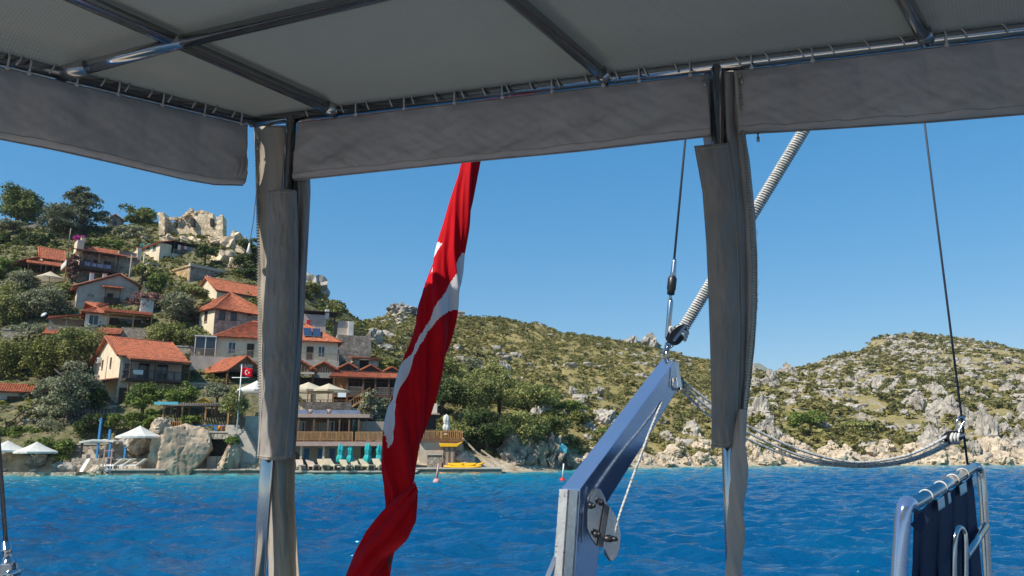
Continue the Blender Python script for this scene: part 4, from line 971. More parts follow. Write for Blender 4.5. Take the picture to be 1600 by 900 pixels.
# ---------------------------------------------------------------- wooden restaurant with zigzag roofs
def restaurant():
    h = House('wooden_restaurant', 'brown timber restaurant with a row of little red gables', 'house', 520, 640, 95, 18)
    L_ = h.L(646, 2); ze = h.Z(590, 2, -1.6); zu = h.Z(580, 2, 1.2); zf = h.Z(617, 2, -1.6)
    h.box('wall', 0, L_, 0.6, 7, -3, zu, M_WOOD_D); h.box('corner_wall', 0.0, 1.6, 0.3, 0.58, zf, ze+0.2, M_ORANGE if False else M_WOOD_L)
    h.slope((-0.9, -1.9, ze), (L_+0.6, -1.9, ze), (L_+0.6, 1.3, zu), (0.3, 1.3, zu), name='veranda_roof')
    h.box('veranda_floor', 0, L_, -1.7, 0.58, zf-0.25, zf, M_WOOD)
    for px in (542, 567, 586, 607, 630): h.post(h.L(px, 2, -1.6), -1.6, -3, ze, 0.2, M_WOOD)
    h.rail((h.L(543, 2, -1.6), -1.6, zf), (h.L(566, 2, -1.6), -1.6, zf), 1.0, M_WOOD_G, 0.13); h.rail((h.L(588, 2, -1.6), -1.6, zf), (L_, -1.6, zf), 1.0, M_WOOD_G, 0.13)
    for px in (552, 577, 597, 618, 636): h.win('F', h.L(px, 2), zf+1.25, 1.7, 1.3, M_WOOD, M_INSIDE, d=0.6)
    for px in (555, 600, 625): h.win('F', h.L(px, 0), 1.2, 1.4, 1.2, M_WOOD, M_INSIDE, d=0.6)
    peaks = [(544, 567, 529, 560), (579, 570, 562, 594), (612, 573, 596, 627), (644, 576, 629, 660)]
    for (pp, py, l, r) in peaks:
        xp = h.L(pp, 5, 1.6); zp = h.Z(py, xp, 1.6); xl, xr = h.L(l, 5, 1.6), h.L(r, 5, 1.6); zl = zp-(xp-xl)*0.55
        xr = xp+(xp-xl)
        a = h.slope((xl, 5.5, zl), (xl, 1.4, zl), (xp, 1.4, zp), (xp, 5.5, zp), name='roof'); b = h.slope((xr, 1.4, zl), (xr, 5.5, zl), (xp, 5.5, zp), (xp, 1.4, zp), name='roof')
        MB().prism([(xl+0.15, 1.6, zl-0.3), (xr-0.15, 1.6, zl-0.3), (xp, 1.6, zp-0.12)], (0, 0.15, 0)).build('gable_board', M_WOOD_D, h.root)
    # stair
    a = Vector((h.L(545, 0, -2.6), -2.6, 0.0)); b = Vector((h.L(578, 2, -2.6), -2.6, zf+0.9)); m = MB(); m.bar(a+Vector((0, 0, 0.9)), b, 0.08, 0.10); m.bar(a, b-Vector((0, 0, 0.9)), 0.10, 0.25)
    n = 9
    for i in range(n+1):
        p = a.lerp(b-Vector((0, 0, 0.9)), i/n); m.bar(p, p+Vector((0, 0, 0.9)), 0.05, 0.05)
        m.box(p.x-0.15, p.x+0.15, p.y, p.y+0.9, p.z, p.z+0.05)
    m.build('stair', M_WOOD_L, h.root, fix=False)
restaurant()
def gable_bar():
    h = House('timber_bar', 'timber bar with two plank gables behind the cream umbrellas', 'house', 460, 640, 94, 14)
    for (pp, py, l, r) in ((468, 562, 444, 491), (506, 565, 487, 524)):
        xp = h.L(pp, 5); zp = h.Z(py, xp, 0); xl, xr = h.L(l, 5), h.L(r, 5); zl = zp-(xr-xp)*0.62; xl = 2*xp-xr
        h.slope((xl-0.3, 5, zl-0.1), (xl-0.3, -0.4, zl-0.1), (xp, -0.4, zp), (xp, 5, zp)); h.slope((xr+0.3, -0.4, zl-0.1), (xr+0.3, 5, zl-0.1), (xp, 5, zp), (xp, -0.4, zp))
        n = 9
        for i in range(n):                                     # upright planks of the gable
            xa = xl+(xr-xl)*i/n+0.02; xb = xl+(xr-xl)*(i+1)/n-0.02
            za = zl+(zp-zl)*(1-abs(xa-xp)/(xr-xp)); zb = zl+(zp-zl)*(1-abs(xb-xp)/(xr-xp))
            MB().prism([(xa, 0, zl-0.5), (xb, 0, zl-0.5), (xb, 0, max(zb-0.1, zl-0.4)), (xa, 0, max(za-0.1, zl-0.4))], (0, 0.08, 0)).build('plank', M_WOOD, h.root)
        for x in (xl+0.1, xr-0.1): h.post(x, 0.05, -3, zl-0.5, 0.22, M_WOOD)
    x1 = h.L(520, 3)
    h.box('back_wall', h.L(440, 3), x1, 4, 4.3, -3, h.Z(585), M_INSIDE); h.box('front_panel', h.L(440, 1), x1, 0.1, 0.2, -3, h.Z(613), M_CREAM)
    h.box('grey_fascia', h.L(440, 3, -0.6), h.L(490, 3, -0.6), -0.6, 0.0, h.Z(584, 0, -0.6), h.Z(581, 0, -0.6), M_CONC)
gable_bar()
def grey_building():
    h = House('grey_stone_building', 'grey stone building with white flat-roofed rooms on the ridge', 'house', 530, 568, 112, 22)
    L_ = h.L(580, 3); zt = h.Z(523)
    h.box('wall', -0.5, L_, 0, 6, -3, zt, M_STONE_D)
    h.box('white_room', h.L(527, 4, 1), h.L(552, 4, 1), 1.0, 5, zt+0.002, h.Z(501, 0, 1), M_GREYW); h.box('chimney_stack', h.L(543, 4, 0.8), h.L(551, 4, 0.8), 0.5, 0.98, zt+0.002, h.Z(502, 0, 1), M_WHITE)
    h.box('left_room', h.L(472, 4, 1), h.L(508, 4, 1), 1.0, 5, -3, h.Z(494, 0, 1), M_GREYW); h.box('flat_roof', h.L(470, 4, 1), h.L(528, 4, 1), 0.5, 5.2, h.Z(496, 0, 1)+0.6, h.Z(490, 0, 1)+0.1, M_INSIDE)
    h.box('white_block', h.L(507, 5, .8), h.L(513, 5, .8), 0.8, 1.6, h.Z(500, 0, 1), h.Z(485, 0, 1), M_WHITE); h.rail((h.L(553, 4), 0.1, zt), (L_, 0.1, zt), 0.9, M_DARK)
    h.box('water_tank', h.L(478, 4, .8), h.L(484, 4, .8), 0.9, 1.5, h.Z(510, 0, 1), h.Z(503, 0, 1), M_REDPL); h.win('F', h.L(520, 3), 3.0, 0.8, 0.8, M_GREYW)
    h2 = House('stone_hut', 'small stone hut with a flat tiled lid beside the grey building', 'hut', 552, 574, 108, 20)
    l2 = h2.L(592, 1); h2.box('wall', 0, 0.9, 0, 3, -2, h2.Z(560), M_STONE); h2.box('wall', 2.3, l2, 0.3, 3, -2, h2.Z(561), M_GREYW); h2.box('opening', 0.92, 2.28, 0.8, 1.0, -2, h2.Z(561), M_INSIDE)
    h2.slope((-0.4, -0.5, h2.Z(560)), (l2+0.3, -0.5, h2.Z(562, l2)), (l2+0.3, 3, h2.Z(557, l2)), (-0.4, 3, h2.Z(553)), mat=M_TILE_OLD)
grey_building()
h = House('hill_cottage', 'small stone cottage half hidden by trees on the crest', 'house', 166, 366, 160, 30)
L_ = h.L(190, 2); z_ = h.Z(341); h.box('wall', 0, L_, 0, 4, -2, z_, M_STONE_D); h.gable(0, L_, 0, 4, z_, z_+1.1, 'y', 0.3, M_STONE_D, M_TILE_OLD); h.win('F', L_*.5, z_-1.0, 0.8, 1.0)
h = House('crest_ruin', 'broken stone wall on the crest between the pine and the cedar', 'wall', 28, 368, 156, 18); m = MB()
m.prism([(0, 0, -2), (h.L(74), 0, -2), (h.L(74), 0, h.Z(352)), (h.L(60), 0, h.Z(350)), (h.L(56), 0, h.Z(344)), (h.L(48), 0, h.Z(349)), (h.L(36), 0, h.Z(352)), (0, 0, h.Z(355))], (0, 0.7, 0)).build('wall', M_STONE_D, h.root)
h.box('white_door', h.L(61), h.L(66), -0.12, -0.02, 0, h.Z(347), M_WHITE)
h = House('ridge_hut', 'tiny pale watch hut on the ridge right of the twisted flag', 'hut', 714, 499, 243, 10); L_ = h.L(726); h.box('wall', 0, L_, 0, 2.5, -2, h.Z(488), M_STONE); h.box('flat_roof', -0.2, L_+0.2, -0.2, 2.7, h.Z(488)+0.003, h.Z(486), M_CONC); h.win('F', L_/2, 1.3, 0.7, 0.7)
def left_house():
    h = House('stair_house', 'low white house with a brown door and red roof at the left edge', 'house', -20, 648, 87, 30)
    L_ = h.L(42, 1); ze = h.Z(611)
    h.box('wall', 0, L_, 0, 5, -3, ze, M_WHITE); h.slope((-0.6, -0.9, ze-0.1), (L_+0.5, -0.9, ze-0.1), (L_+0.5, 2.6, ze+1.1), (-0.6, 2.6, ze+1.1)); h.slope((L_+0.5, 5.6, ze-0.1), (-0.6, 5.6, ze-0.1), (-0.6, 2.6, ze+1.1), (L_+0.5, 2.6, ze+1.1))
    h.door('F', h.L(21, 1), 0, 1.5, 2.2, M_WOOD); h.win('F', h.L(2, 1), 1.3, 0.8, 1.0); h.box('terrace', -1, L_+3, -2.6, -0.01, -3, -0.05, M_STONE); h.rail((-1, -2.5, -0.05), (h.L(28, 0, -2.5), -2.5, -0.05), 0.95, M_WOOD_G)
    # wooden stair down to the parasols
    h2 = House('timber_stair', 'long wooden stair descending past ivy at the left edge', 'stair', 36, 650, 83.5, 10)
    for (pa, pb, nm) in (((36, 643), (-30, 700), 'handrail'), ((38, 652), (-28, 710), 'stringer'), ((58, 634), (36, 643), 'handrail'), ((58, 645), (38, 652), 'stringer')):
        MB().bar(at(*pa, 82.5)-h2.O, at(*pb, 81.5)-h2.O, 0.10, 0.12).build(nm, M_WOOD_D, h2.root).rotation_euler = (0, 0, -h2.a)
    for k in range(12):
        t = k/11; p = at(36-66*t, 643+57*t, 82.5-t)-h2.O; q = at(38-66*t, 652+58*t, 82.5-t)-h2.O
        MB().bar(p, q, 0.07, 0.07).build('baluster', M_WOOD_D, h2.root).rotation_euler = (0, 0, -h2.a)
left_house()

# ================================================================== quays, terraces and beach furniture
def slab(name, label, cat, px0, px1, pyt, Yf, deg, depth, low, mat, lip=None, kind=None):
    """quay block: top edge seen at pyt along the front"""
    h = House(name, label, cat, px0, pyt, Yf, deg); L_ = h.L(px1)
    h.box('block', 0, L_, 0, depth, low-h.O.z, 0, mat)
    if lip: h.box('lip', -0.1, L_+0.1, -0.15, depth, 0.002, 0.14, lip)
    return h
slab('sun_deck', 'low concrete sun deck carrying three white loungers', 'quay', 165, 258, 735, 75.0, 3, 3.0, -1, M_CONC_D, M_CONC)
slab('stone_quay', 'rough stone quay at the left edge under two parasols', 'quay', -60, 118, 738, 74.2, 2, 4.0, -1, M_STONE)
slab('stone_step', 'stone block wall with a leaning white board', 'wall', 112, 168, 716, 76.4, 4, 2.0, -1, M_STONE)
slab('terrace_wall', 'plastered wall behind the three loungers', 'wall', 178, 258, 719, 77.4, 4, 2.5, 0, M_OCHROCK, M_CONC)
slab('sea_quay', 'narrow quay running under the ochre boulder to the corner post', 'quay', 258, 425, 735, 76.4, 3, 5.0, -1, M_CONC_D, M_STONE)
slab('terrace_wall', 'long stone garden wall under the hedge and small trees', 'wall', 170, 262, 655, 81.8, 6, 1.0, 2, M_STONE)
slab('terrace_wall', 'white parapet beside the pergola above the sea gate', 'wall', 322, 378, 676, 79.6, 4, 1.5, 2, M_STONE, M_CONC)
h = House('sea_gate', 'pale blue double gate in a dark recess beside the giant boulder', 'gate', 322, 736, 78.2, 3); L_ = h.L(352)
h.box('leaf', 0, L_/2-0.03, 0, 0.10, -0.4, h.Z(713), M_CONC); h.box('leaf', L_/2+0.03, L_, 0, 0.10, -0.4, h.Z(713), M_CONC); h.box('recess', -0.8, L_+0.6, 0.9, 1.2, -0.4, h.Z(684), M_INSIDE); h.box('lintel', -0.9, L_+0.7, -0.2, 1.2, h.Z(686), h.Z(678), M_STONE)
# the giant boulder and its neighbours
for (px, py, Y, w_, d_, h_, lb, m_, sd_) in [(291, 706, 77.8, 76, 60, 80, 'giant pale boulder standing on the quay beside the sea gate', M_OCHROCK, 311),
     (254, 716, 77.0, 34, 40, 66, 'sloping rock leaning on the giant boulder', M_SHORE, 322), (363, 715, 77.6, 32, 36, 48, 'ochre boulder topped with plants beside the sea gate', M_OCHROCK, 333),
     (222, 695, 79.6, 56, 36, 36, 'rough cliff rock behind the large white parasol', M_OCHROCK, 344), (200, 700, 79.6, 36, 34, 34, 'broken rock at the stair behind the parasol', M_ROCK, 355),
     (60, 722, 77, 40, 24, 26, 'boulder behind the small white parasols', M_ROCK, 366), (100, 732, 75.6, 36, 24, 16, 'flat shore rock below the hedge', M_ROCK, 377), (14, 720, 77, 34, 24, 24, 'ochre rock behind the parasol at the left edge', M_OCHROCK, 388),
     (150, 735, 75.0, 24, 20, 14, 'low stones at the corner of the sun deck', M_SHORE, 399), (722, 722, 86, 34, 40, 30, 'rock under the wooden terrace with the closed parasol', M_ROCK, 401), (250, 670, 80.5, 30, 30, 30, 'rock pier at the end of the pergola', M_SHORE, 402)]:
    me = rock_mesh('rock', sd_, m_, 5 if sd_ == 311 else 4, 0.075 if sd_ == 311 else 0.24, 1.0, 4 if sd_ == 311 else 10, 0.75 if sd_ == 311 else 0.2); s = Y/F*0.5
    put_rock('boulder', me, at(px, py, Y), (w_*s*1.12, d_*s*1.1, h_*s*1.12), 0.35 if sd_ == 311 else sd_, lb, None, 'boulder', 0.04 if sd_ == 311 else 0.2)
def steps(px0, py0, px1, py1, Y, n, w_, label, mat=M_STONE, Y1=None):
    root = empty('stone_stair', at(px0, py0, Y), 0, label, 'stair'); o0 = Vector(root.location)
    for i in range(n):
        t = i/(n-1); p = at(px0+(px1-px0)*t, py0+(py1-py0)*t, Y+((Y1 or Y+1.5)-Y)*t)-o0
        MB().box(p.x-w_/2, p.x+w_/2, p.y, p.y+0.9, p.z-1.2, p.z).build('step', mat, root, fix=False)
steps(200, 719, 172, 686, 77.6, 13, 1.3, 'stone steps climbing between the blue posts and the cliff rock')
steps(386, 705, 366, 664, 78.4, 14, 1.8, 'pale stone stair beside the flagpole', M_CONC)
steps(394, 730, 388, 707, 77.8, 8, 2.6, 'broad lower steps down to the quay beside the corner post')
slab('stair_wall', 'pale wall beside the stair under the little leaning tree', 'wall', 384, 420, 650, 80.8, 4, 2.0, 1, M_CONC)
# ---------------- parasols
def cone_canopy(w_, h_, n=8, lip=0.18, sag_=0.10):
    m = MB(); vs = [(0, 0, h_)]; fs = []
    rings = 4
    for j in range(1, rings+1):
        for k in range(n*3):
            a = 2*math.pi*k/(n*3); c = abs(((k % 3)-0)/3.0-0.5)*2 if k % 3 else 1
            q = j/rings; r = w_/2*q*(1 if k % 3 == 0 else 0.955); z = h_*(1-q)-(0 if k % 3 == 0 else 0.0)-sag_*math.sin(math.pi*q)*(0.6 if k % 3 == 0 else 1)
            vs.append((r*math.cos(a), r*math.sin(a), z))
    N_ = n*3
    for k in range(N_): fs.append((0, 1+k, 1+(k+1) % N_))
    for j in range(rings-1):
        for k in range(N_): a = 1+j*N_+k; b = 1+j*N_+(k+1) % N_; fs.append((a, a+N_, b+N_, b))
    o = 1+(rings-1)*N_; b0 = len(vs)
    for k in range(N_): v = vs[o+k]; vs.append((v[0]*1.0, v[1]*1.0, v[2]-lip))
    for k in range(N_): fs.append((o+k, b0+k, b0+(k+1) % N_, o+(k+1) % N_))
    m.add(vs, fs); return m
def parasol(px, pyfoot, pytop, wpx, Y, label, mat=M_PARASOL, n=8, vent=True, group='open parasols by the sea', hk=0.24):
    f = at(px, pyfoot, Y); H_ = at(px, pytop, Y).z-f.z; W_ = wpx*Y/F
    root = empty('parasol', f, 0.2, label, 'parasol', group); hc = W_*hk
    o = cone_canopy(W_, hc, n).build('canopy', mat, root); o.location = (0, 0, H_-hc)
    MB().tube([(0, 0, 0), (0, 0, H_-0.1)], 0.05, 8).build('pole', M_WOOD_G, root)
    MB().lathe([(0.35, 0), (0.35, 0.12), (0.08, 0.2)], (0, 0, -0.02), (0, 0, 1), 12).build('base', M_CONC, root)
    for k in range(n):
        a = 2*math.pi*k/n; MB().bar((0, 0, H_-hc*0.95), (math.cos(a)*W_*0.46, math.sin(a)*W_*0.46, H_-hc+0.06), 0.03, 0.03).build('rib', M_WOOD_G, root, fix=False)
parasol(6, 735, 688, 62, 75.4, 'white parasol cut off by the left edge of the view', n=4)
parasol(52, 736, 690, 62, 75.2, 'small white parasol beside the clipped hedge', n=4)
parasol(213, 724, 665, 68, 76.8, 'large white parasol standing over the three loungers', n=6)
parasol(402, 608, 594, 70, 84.5, 'white parasol mostly behind the corner post near the cafe', n=4)
parasol(316, 648, 621, 32, 83.2, 'yellow parasol above the pergola', M_YELLOWCAN, n=6)
parasol(480, 634, 597, 78, 88, 'cream umbrella on the stone terrace next to the corner post', M_CREAMCAN, n=4, hk=0.17)
parasol(512, 634, 599, 66, 87.5, 'cream umbrella on the stone terrace beside the hanging lamp board', M_CREAMCAN, n=4, hk=0.17)
parasol(76, 445, 424, 50, 122, 'cream umbrella on the terrace of the low cafe', M_CREAMCAN, n=4)
def closed_parasol(px, pyf, pyt, wpx, Y, label, mat, group):
    f = at(px, pyf, Y); H_ = at(px, pyt, Y).z-f.z; r = wpx*Y/F/2; root = empty('closed_parasol', f, px, label, 'parasol', group)
    nv, nu = 14, 20; V = []; Fs = []; prof = [0.25, 0.75, 0.85, 0.95, 1.0, 0.95, 0.80, 0.72, 0.85, 1.05, 1.15, 1.1, 1.0, 0.85]
    z0 = H_*0.20
    for j in range(nv):
        z = H_-(H_-z0)*j/(nv-1)
        for k in range(nu):
            a = 2*math.pi*k/nu; rr_ = r*prof[j]*(1+0.22*math.cos(5*a+j*0.25)); V.append((rr_*math.cos(a), rr_*math.sin(a), z))
    for j in range(nv-1):
        for k in range(nu): Fs.append((j*nu+k, j*nu+(k+1) % nu, (j+1)*nu+(k+1) % nu, (j+1)*nu+k))
    m = MB().add(V, Fs, True); m.f.append(tuple(range(nu))); m.sm.append(False); m.f.append(tuple((nv-1)*nu+k for k in range(nu))); m.sm.append(False)
    m.build('folded_canopy', mat, root)
    MB().tube([(0, 0, 0), (0, 0, H_+0.08)], 0.04, 8).build('pole', M_WHITEPL, root); MB().lathe([(0.3, 0), (0.3, 0.15), (0.06, 0.22)], (0, 0, 0), (0, 0, 1), 12).build('base', M_CONC, root)
    zt_ = H_*0.60; MB().tube([(r*0.98*math.cos(R(a)), r*0.98*math.sin(R(a)), zt_) for a in range(0, 361, 24)], 0.03, 6, False).build('tie', mat, root)
g_ = 'closed teal parasols on the restaurant quay'
closed_parasol(531, 731, 692, 10.5, 80.6, 'closed teal parasol nearest the corner post', M_TEAL, g_)
closed_parasol(546, 731, 693, 8.5, 80.8, 'closed teal parasol second from the corner post', M_TEAL, g_)
closed_parasol(573.5, 731, 692, 10, 80.8, 'closed teal parasol third from the corner post', M_TEAL, g_)
closed_parasol(591.5, 731, 692.5, 9, 81.0, 'closed teal parasol touching the twisted flag', M_TEAL, g_)
closed_parasol(697, 680, 648, 9, 86, 'closed white parasol on the wooden terrace above the kayaks', M_PARASOL, None)
# ---------------- loungers
def lounger_mesh():
    fr = MB(); fr.bar((0, -0.3, 0.30), (1.25, -0.3, 0.30), 0.06, 0.07); fr.bar((0, 0.3, 0.30), (1.25, 0.3, 0.30), 0.06, 0.07)
    for (x, y) in ((0.1, -0.3), (0.1, 0.3), (1.15, -0.3), (1.15, 0.3)): fr.bar((x, y, 0), (x, y, 0.30), 0.06, 0.06)
    st = MB().prism([(-0.62+0.62, -0.32, 0.34), (1.3, -0.32, 0.34), (1.3, -0.32, 0.42), (0.0, -0.32, 0.42)], (0, 0.64, 0))
    bk = MB().prism([(0.0, -0.32, 0.35), (0.06, -0.32, 0.42), (-0.60, -0.32, 0.88), (-0.66, -0.32, 0.83)], (0, 0.64, 0))
    return fr.mesh('frame', M_WHITEPL), st.mesh('seat', M_PARASOL), bk.mesh('backrest', M_PARASOL)
LG = lounger_mesh()
def lounger(px, py, Y, rz, label, group, sc_=1.0, mats=None):
    root = empty('sun_lounger', at(px, py, Y), rz, label, 'sun lounger', group); root.scale = (sc_,)*3
    for me, nm in zip(LG, ('frame', 'seat', 'backrest')):
        if mats:
            me = me.copy(); me.materials.clear(); me.materials.append(mats)
        link(nm, me, root)
g_ = 'white loungers on the small sun deck'
for k, (px, lb) in enumerate(((182, 'white lounger nearest the boarding ladder on the small sun deck'), (196, 'middle one of the three white loungers on the small sun deck'), (216, 'white lounger closest to the sloping rock on the small sun deck'))):
    lounger(px, 733.5, 75.9, R(168+4*k), lb, g_, 1.22)
g_ = 'loungers along the restaurant quay'
for k, (px, lb) in enumerate(((470, 'grey lounger on the restaurant quay beside the corner post'), (486, 'second grey lounger from the corner post on the restaurant quay'), (501, 'third lounger from the corner post on the restaurant quay'), (517, 'lounger just before the first teal parasol'), (537, 'lounger between the first and second teal parasols'), (556, 'lounger just past the second teal parasol'), (570, 'lounger in front of the third teal parasol'), (588, 'lounger in front of the last teal parasol'))):
    lounger(px+(k*7 % 5)-2, 733.2, 79.9+0.25*((k*3) % 4)-0.3, R(-66+((k*37) % 23)), lb, g_, 1.12+0.04*((k*5) % 4), M_GREYW if k < 2 else M_CREAMCAN)
# ---------------- shelter, blue posts, ladder, boards
def shelter():
    root = empty('beach_shelter', at(152, 724, 77.6), 0, 'small pale canopy on blue posts beside the stone steps', 'shelter'); o0 = Vector(root.location)
    W_ = 54*77.6/F; z = at(152, 691, 77.6).z-o0.z
    MB().prism([(-W_*0.46, -0.8, z-0.1), (-W_*0.05, -0.9, z+0.14), (W_*0.5, -0.8, z), (W_*0.5, 0.9, z), (-W_*0.05, 1.0, z+0.16), (-W_*0.46, 0.9, z-0.1)], (0, 0, 0.16)).build('canopy', M_PARASOL, root)
    for (x, mt) in ((-W_*0.40, M_DARK), (W_*0.06, M_BLUEPAINT), (W_*0.40, M_BLUEPAINT)): MB().box(x-0.09, x+0.09, -0.7, -0.52, -0.5, z-0.06).build('post', mt, root, fix=False)
    MB().box(-W_*0.45, W_*0.05, -0.2, 0.3, -0.5, 0.9).build('counter', M_GREYW, root, fix=False)
    MB().box(-W_*0.45, W_*0.42, 0.95, 1.15, -0.8, z-0.7).build('back_wall', M_GREYW, root, fix=False)
shelter()
for (px, p0, p1, Y, lb) in ((153, 700, 655, 79.5, 'tall blue post under the dark fence'), (170, 692, 673, 78.6, 'blue post at the top of the stone steps'), (194.5, 717, 700, 77.5, 'short blue post at the foot of the stone steps')):
    a = at(px, p0, Y); b = at(px, p1, Y); o = MB().box(-0.10, 0.10, -0.10, 0.10, 0, b.z-a.z).build('blue_post', M_BLUEPAINT, fix=False); o.location = a; tag(o, lb, 'post', 'blue painted posts'); MB().lathe([(0.15, 0), (0.15, 0.06), (0.03, 0.14)], (0, 0, b.z-a.z), (0, 0, 1), 8).build('cap', M_BLUEPAINT, o)
def boards():
    a = at(126, 737, 75.6); o = MB().add([], []).prism([(-0.12, 0, 0), (0.18, 0, 0), (0.24, 0.1, 0.2), (0.52, 0.45, 1.15), (0.48, 0.5, 1.28), (0.32, 0.5, 1.28), (0.16, 0.45, 1.15), (-0.16, 0.1, 0.2)], (0, 0.06, 0.0)).build('paddle_board', M_WHITEPL); o.location = a
    tag(o, 'white board leaning on the stone blocks left of the sun deck', 'board')
    r = empty('boarding_ladder', at(166, 748, 74.6), 0, 'small steel ladder going into the sea beside the sun deck', 'ladder')
    for x in (-0.3, 0.3): MB().tube([(x, 0, -0.4), (x, 0, 1.3), (x, 0.4, 1.5)], 0.035, 6).build('side_bar', M_STEEL_S, r)
    for k in range(4): MB().tube([(-0.3, 0, 0.1+0.3*k), (0.3, 0, 0.1+0.3*k)], 0.03, 6).build('rung', M_STEEL_S, r)
boards()
# red-brown timber bits beside the ladder
h = House('timber_trellis', 'reddish timber trellis standing beside the shelter', 'trellis', 160, 737, 75.8, 5)
for x in (0, 0.7): h.post(x, 0, -0.3, 2.6-0.5*x, 0.12, M_PINKTRIM)
h.box('bar', -0.1, 0.9, -0.05, 0.05, 1.3, 1.42, M_PINKTRIM); h.box('bar', -0.1, 0.9, -0.05, 0.05, 2.0, 2.1, M_PINKTRIM)
# dark picket fence over the shelter
h = House('picket_fence', 'dark picket fence along the terrace under the balcony house', 'fence', 100, 656, 81.5, 8); L_ = h.L(178); m = MB()
MB().bar((0, 0, 0.25), (L_, 0, 0.25), 0.06, 0.10).build('rail', M_DARK, h.root); MB().bar((0, 0, 0.85), (L_, 0, 0.85), 0.06, 0.10).build('rail', M_DARK, h.root)
n = int(L_/0.36); pk = MB().box(-0.05, 0.05, -0.07, -0.035, -0.4, 1.15).mesh('picket', M_DARK)
for i in range(n+1): link('picket', pk, h.root, (L_*i/n, 0, 0))
slab('terrace_wall', 'dark earth bank wall under the picket fence', 'wall', 96, 180, 660, 81.9, 8, 1.0, 2, M_STONE_D)
# ---------------- pergola
def pergola():
    h = House('pergola', 'pole-roofed pergola with turquoise beam and honey railing above the boulder', 'pergola', 248, 668, 80.8, 5)
    L_ = h.L(365, 2); z = h.Z(634)
    for x in (0.35, L_*0.30, L_*0.62, L_-0.5):
        for y in (0, 2.2): h.post(x, y, -1.2, z, 0.16, M_WOOD_L)
    for y in (-0.1, 2.3): MB().tube([(-0.3, y, z+0.08), (L_, y, z+0.08)], 0.10, 8).build('roof_beam', M_WOOD_G, h.root)
    n = 30
    for i in range(n): MB().tube([(-0.1+L_*i/n, -0.5, z+0.24), (-0.1+L_*i/n+0.05, 2.7, z+0.26)], 0.07, 6).build('roof_pole', M_WOOD_G, h.root)
    h.box('turquoise_beam', -0.5, L_*0.26, -0.62, -0.44, z+0.10, z+0.38, M_TURQ)
    xb = L_*0.30
    h.rail((0.3, -0.05, -0.35), (xb, -0.05, -0.35), 0.95, M_WOOD_L, 0.2, th=0.06); h.rail((xb+0.1, -0.1, -0.6), (L_, -0.1, -0.6), 0.85, M_BLUEPAINT, 0.5, th=0.06)
    h.box('floor', -0.3, L_, -0.3, 2.8, -1.4, -0.62, M_STONE)
    h.box('bench', L_*0.62, L_*0.9, 1.4, 2.0, -0.6, -0.1, M_WOOD_L); h.box('stone_back', L_*0.55, L_*0.95, 2.4, 2.7, -0.6, 0.8, M_STONE)
    MB().lathe([(0.30, 0), (0.42, 0.7), (0.36, 0.75)], (L_*0.83, 0.4, -0.5), (0.2, 0, 1), 12).build('clay_jar', M_ORANGE, h.root); MB().lathe([(0.26, 0), (0.34, 0.5), (0.28, 0.55)], (L_*0.90, 0.5, -0.5), (0, 0, 1), 12).build('clay_jar', M_OCHRE, h.root)
    MB().lathe([(0.10, 0), (0.32, 0.25), (0.10, 0.55)], (L_*0.12, 0.5, 0.5), (0, 0, 1), 12).build('lantern', M_WHITEPL, h.root)
pergola()
# ---------------- flagpole with a small flag
def flagpole():
    f = at(369, 685, 79.2); t = at(383, 570, 79.2); root = empty('flagpole', f, 0, 'white cross-barred flagpole flying a small red crescent flag', 'flagpole')
    H_ = t.z-f.z
    MB().tube([(0, 0, -0.6), (0, 0, H_)], [0.075, 0.05], 10).build('pole', M_WHITEPL, root); zc = at(376, 590, 79.2).z-f.z
    MB().tube([(-0.95, 0, zc), (0.95, 0, zc)], 0.045, 8).build('cross_bar', M_WHITEPL, root)
    w_, h_ = 1.15, 0.95; z0 = at(390, 588, 79.2).z-f.z
    def fy(u): return 0.10*math.sin(u*6.0)
    fl = cloth_flag(root, w_, h_, z0+0.05, fy)
def cloth_flag(root, w_, h_, z0, fy):
    V = []; Fs = []; n = 16
    for j in range(7):
        for i in range(n+1): u = i/n; V.append((0.09+w_*u, fy(u), z0+h_*j/6-0.22*u))
    for j in range(6):
        for i in range(n): Fs.append((j*(n+1)+i, j*(n+1)+i+1, (j+1)*(n+1)+i+1, (j+1)*(n+1)+i))
    o = link('flag', np_mesh('flag', V, Fs, M_FLAGRED, True), root); md = o.modifiers.new('thick', 'SOLIDIFY'); md.thickness = 0.012; md.offset = 0
    def P(u, v, e=-0.03): return Vector((0.09+w_*u, fy(u)+e, z0+h_*v-0.22*u))
    out = [P(0.40+0.22*math.cos(R(a))*0.8, 0.5+0.26*math.sin(R(a))) for a in range(40, 321, 14)]; inn = [P(0.45+0.18*math.cos(R(a))*0.8, 0.5+0.205*math.sin(R(a))) for a in range(320, 39, -14)]
    m = MB(); N_ = len(out); vs = out+inn[::-1]; m.add(vs, [(i, i+1, N_+i+1, N_+i) for i in range(N_-1)]); m.build('crescent', M_FLAGWHITE, o)
    st = []
    for k in range(10): r = 0.12 if k % 2 == 0 else 0.05; a = R(180+k*36); st.append(P(0.66+r*math.cos(a)*0.8, 0.5+r*math.sin(a)))
    MB().add([P(0.66, 0.5)]+st, [(0, 1+k, 1+(k+1) % 10) for k in range(10)]).build('star', M_FLAGWHITE, o)
flagpole()

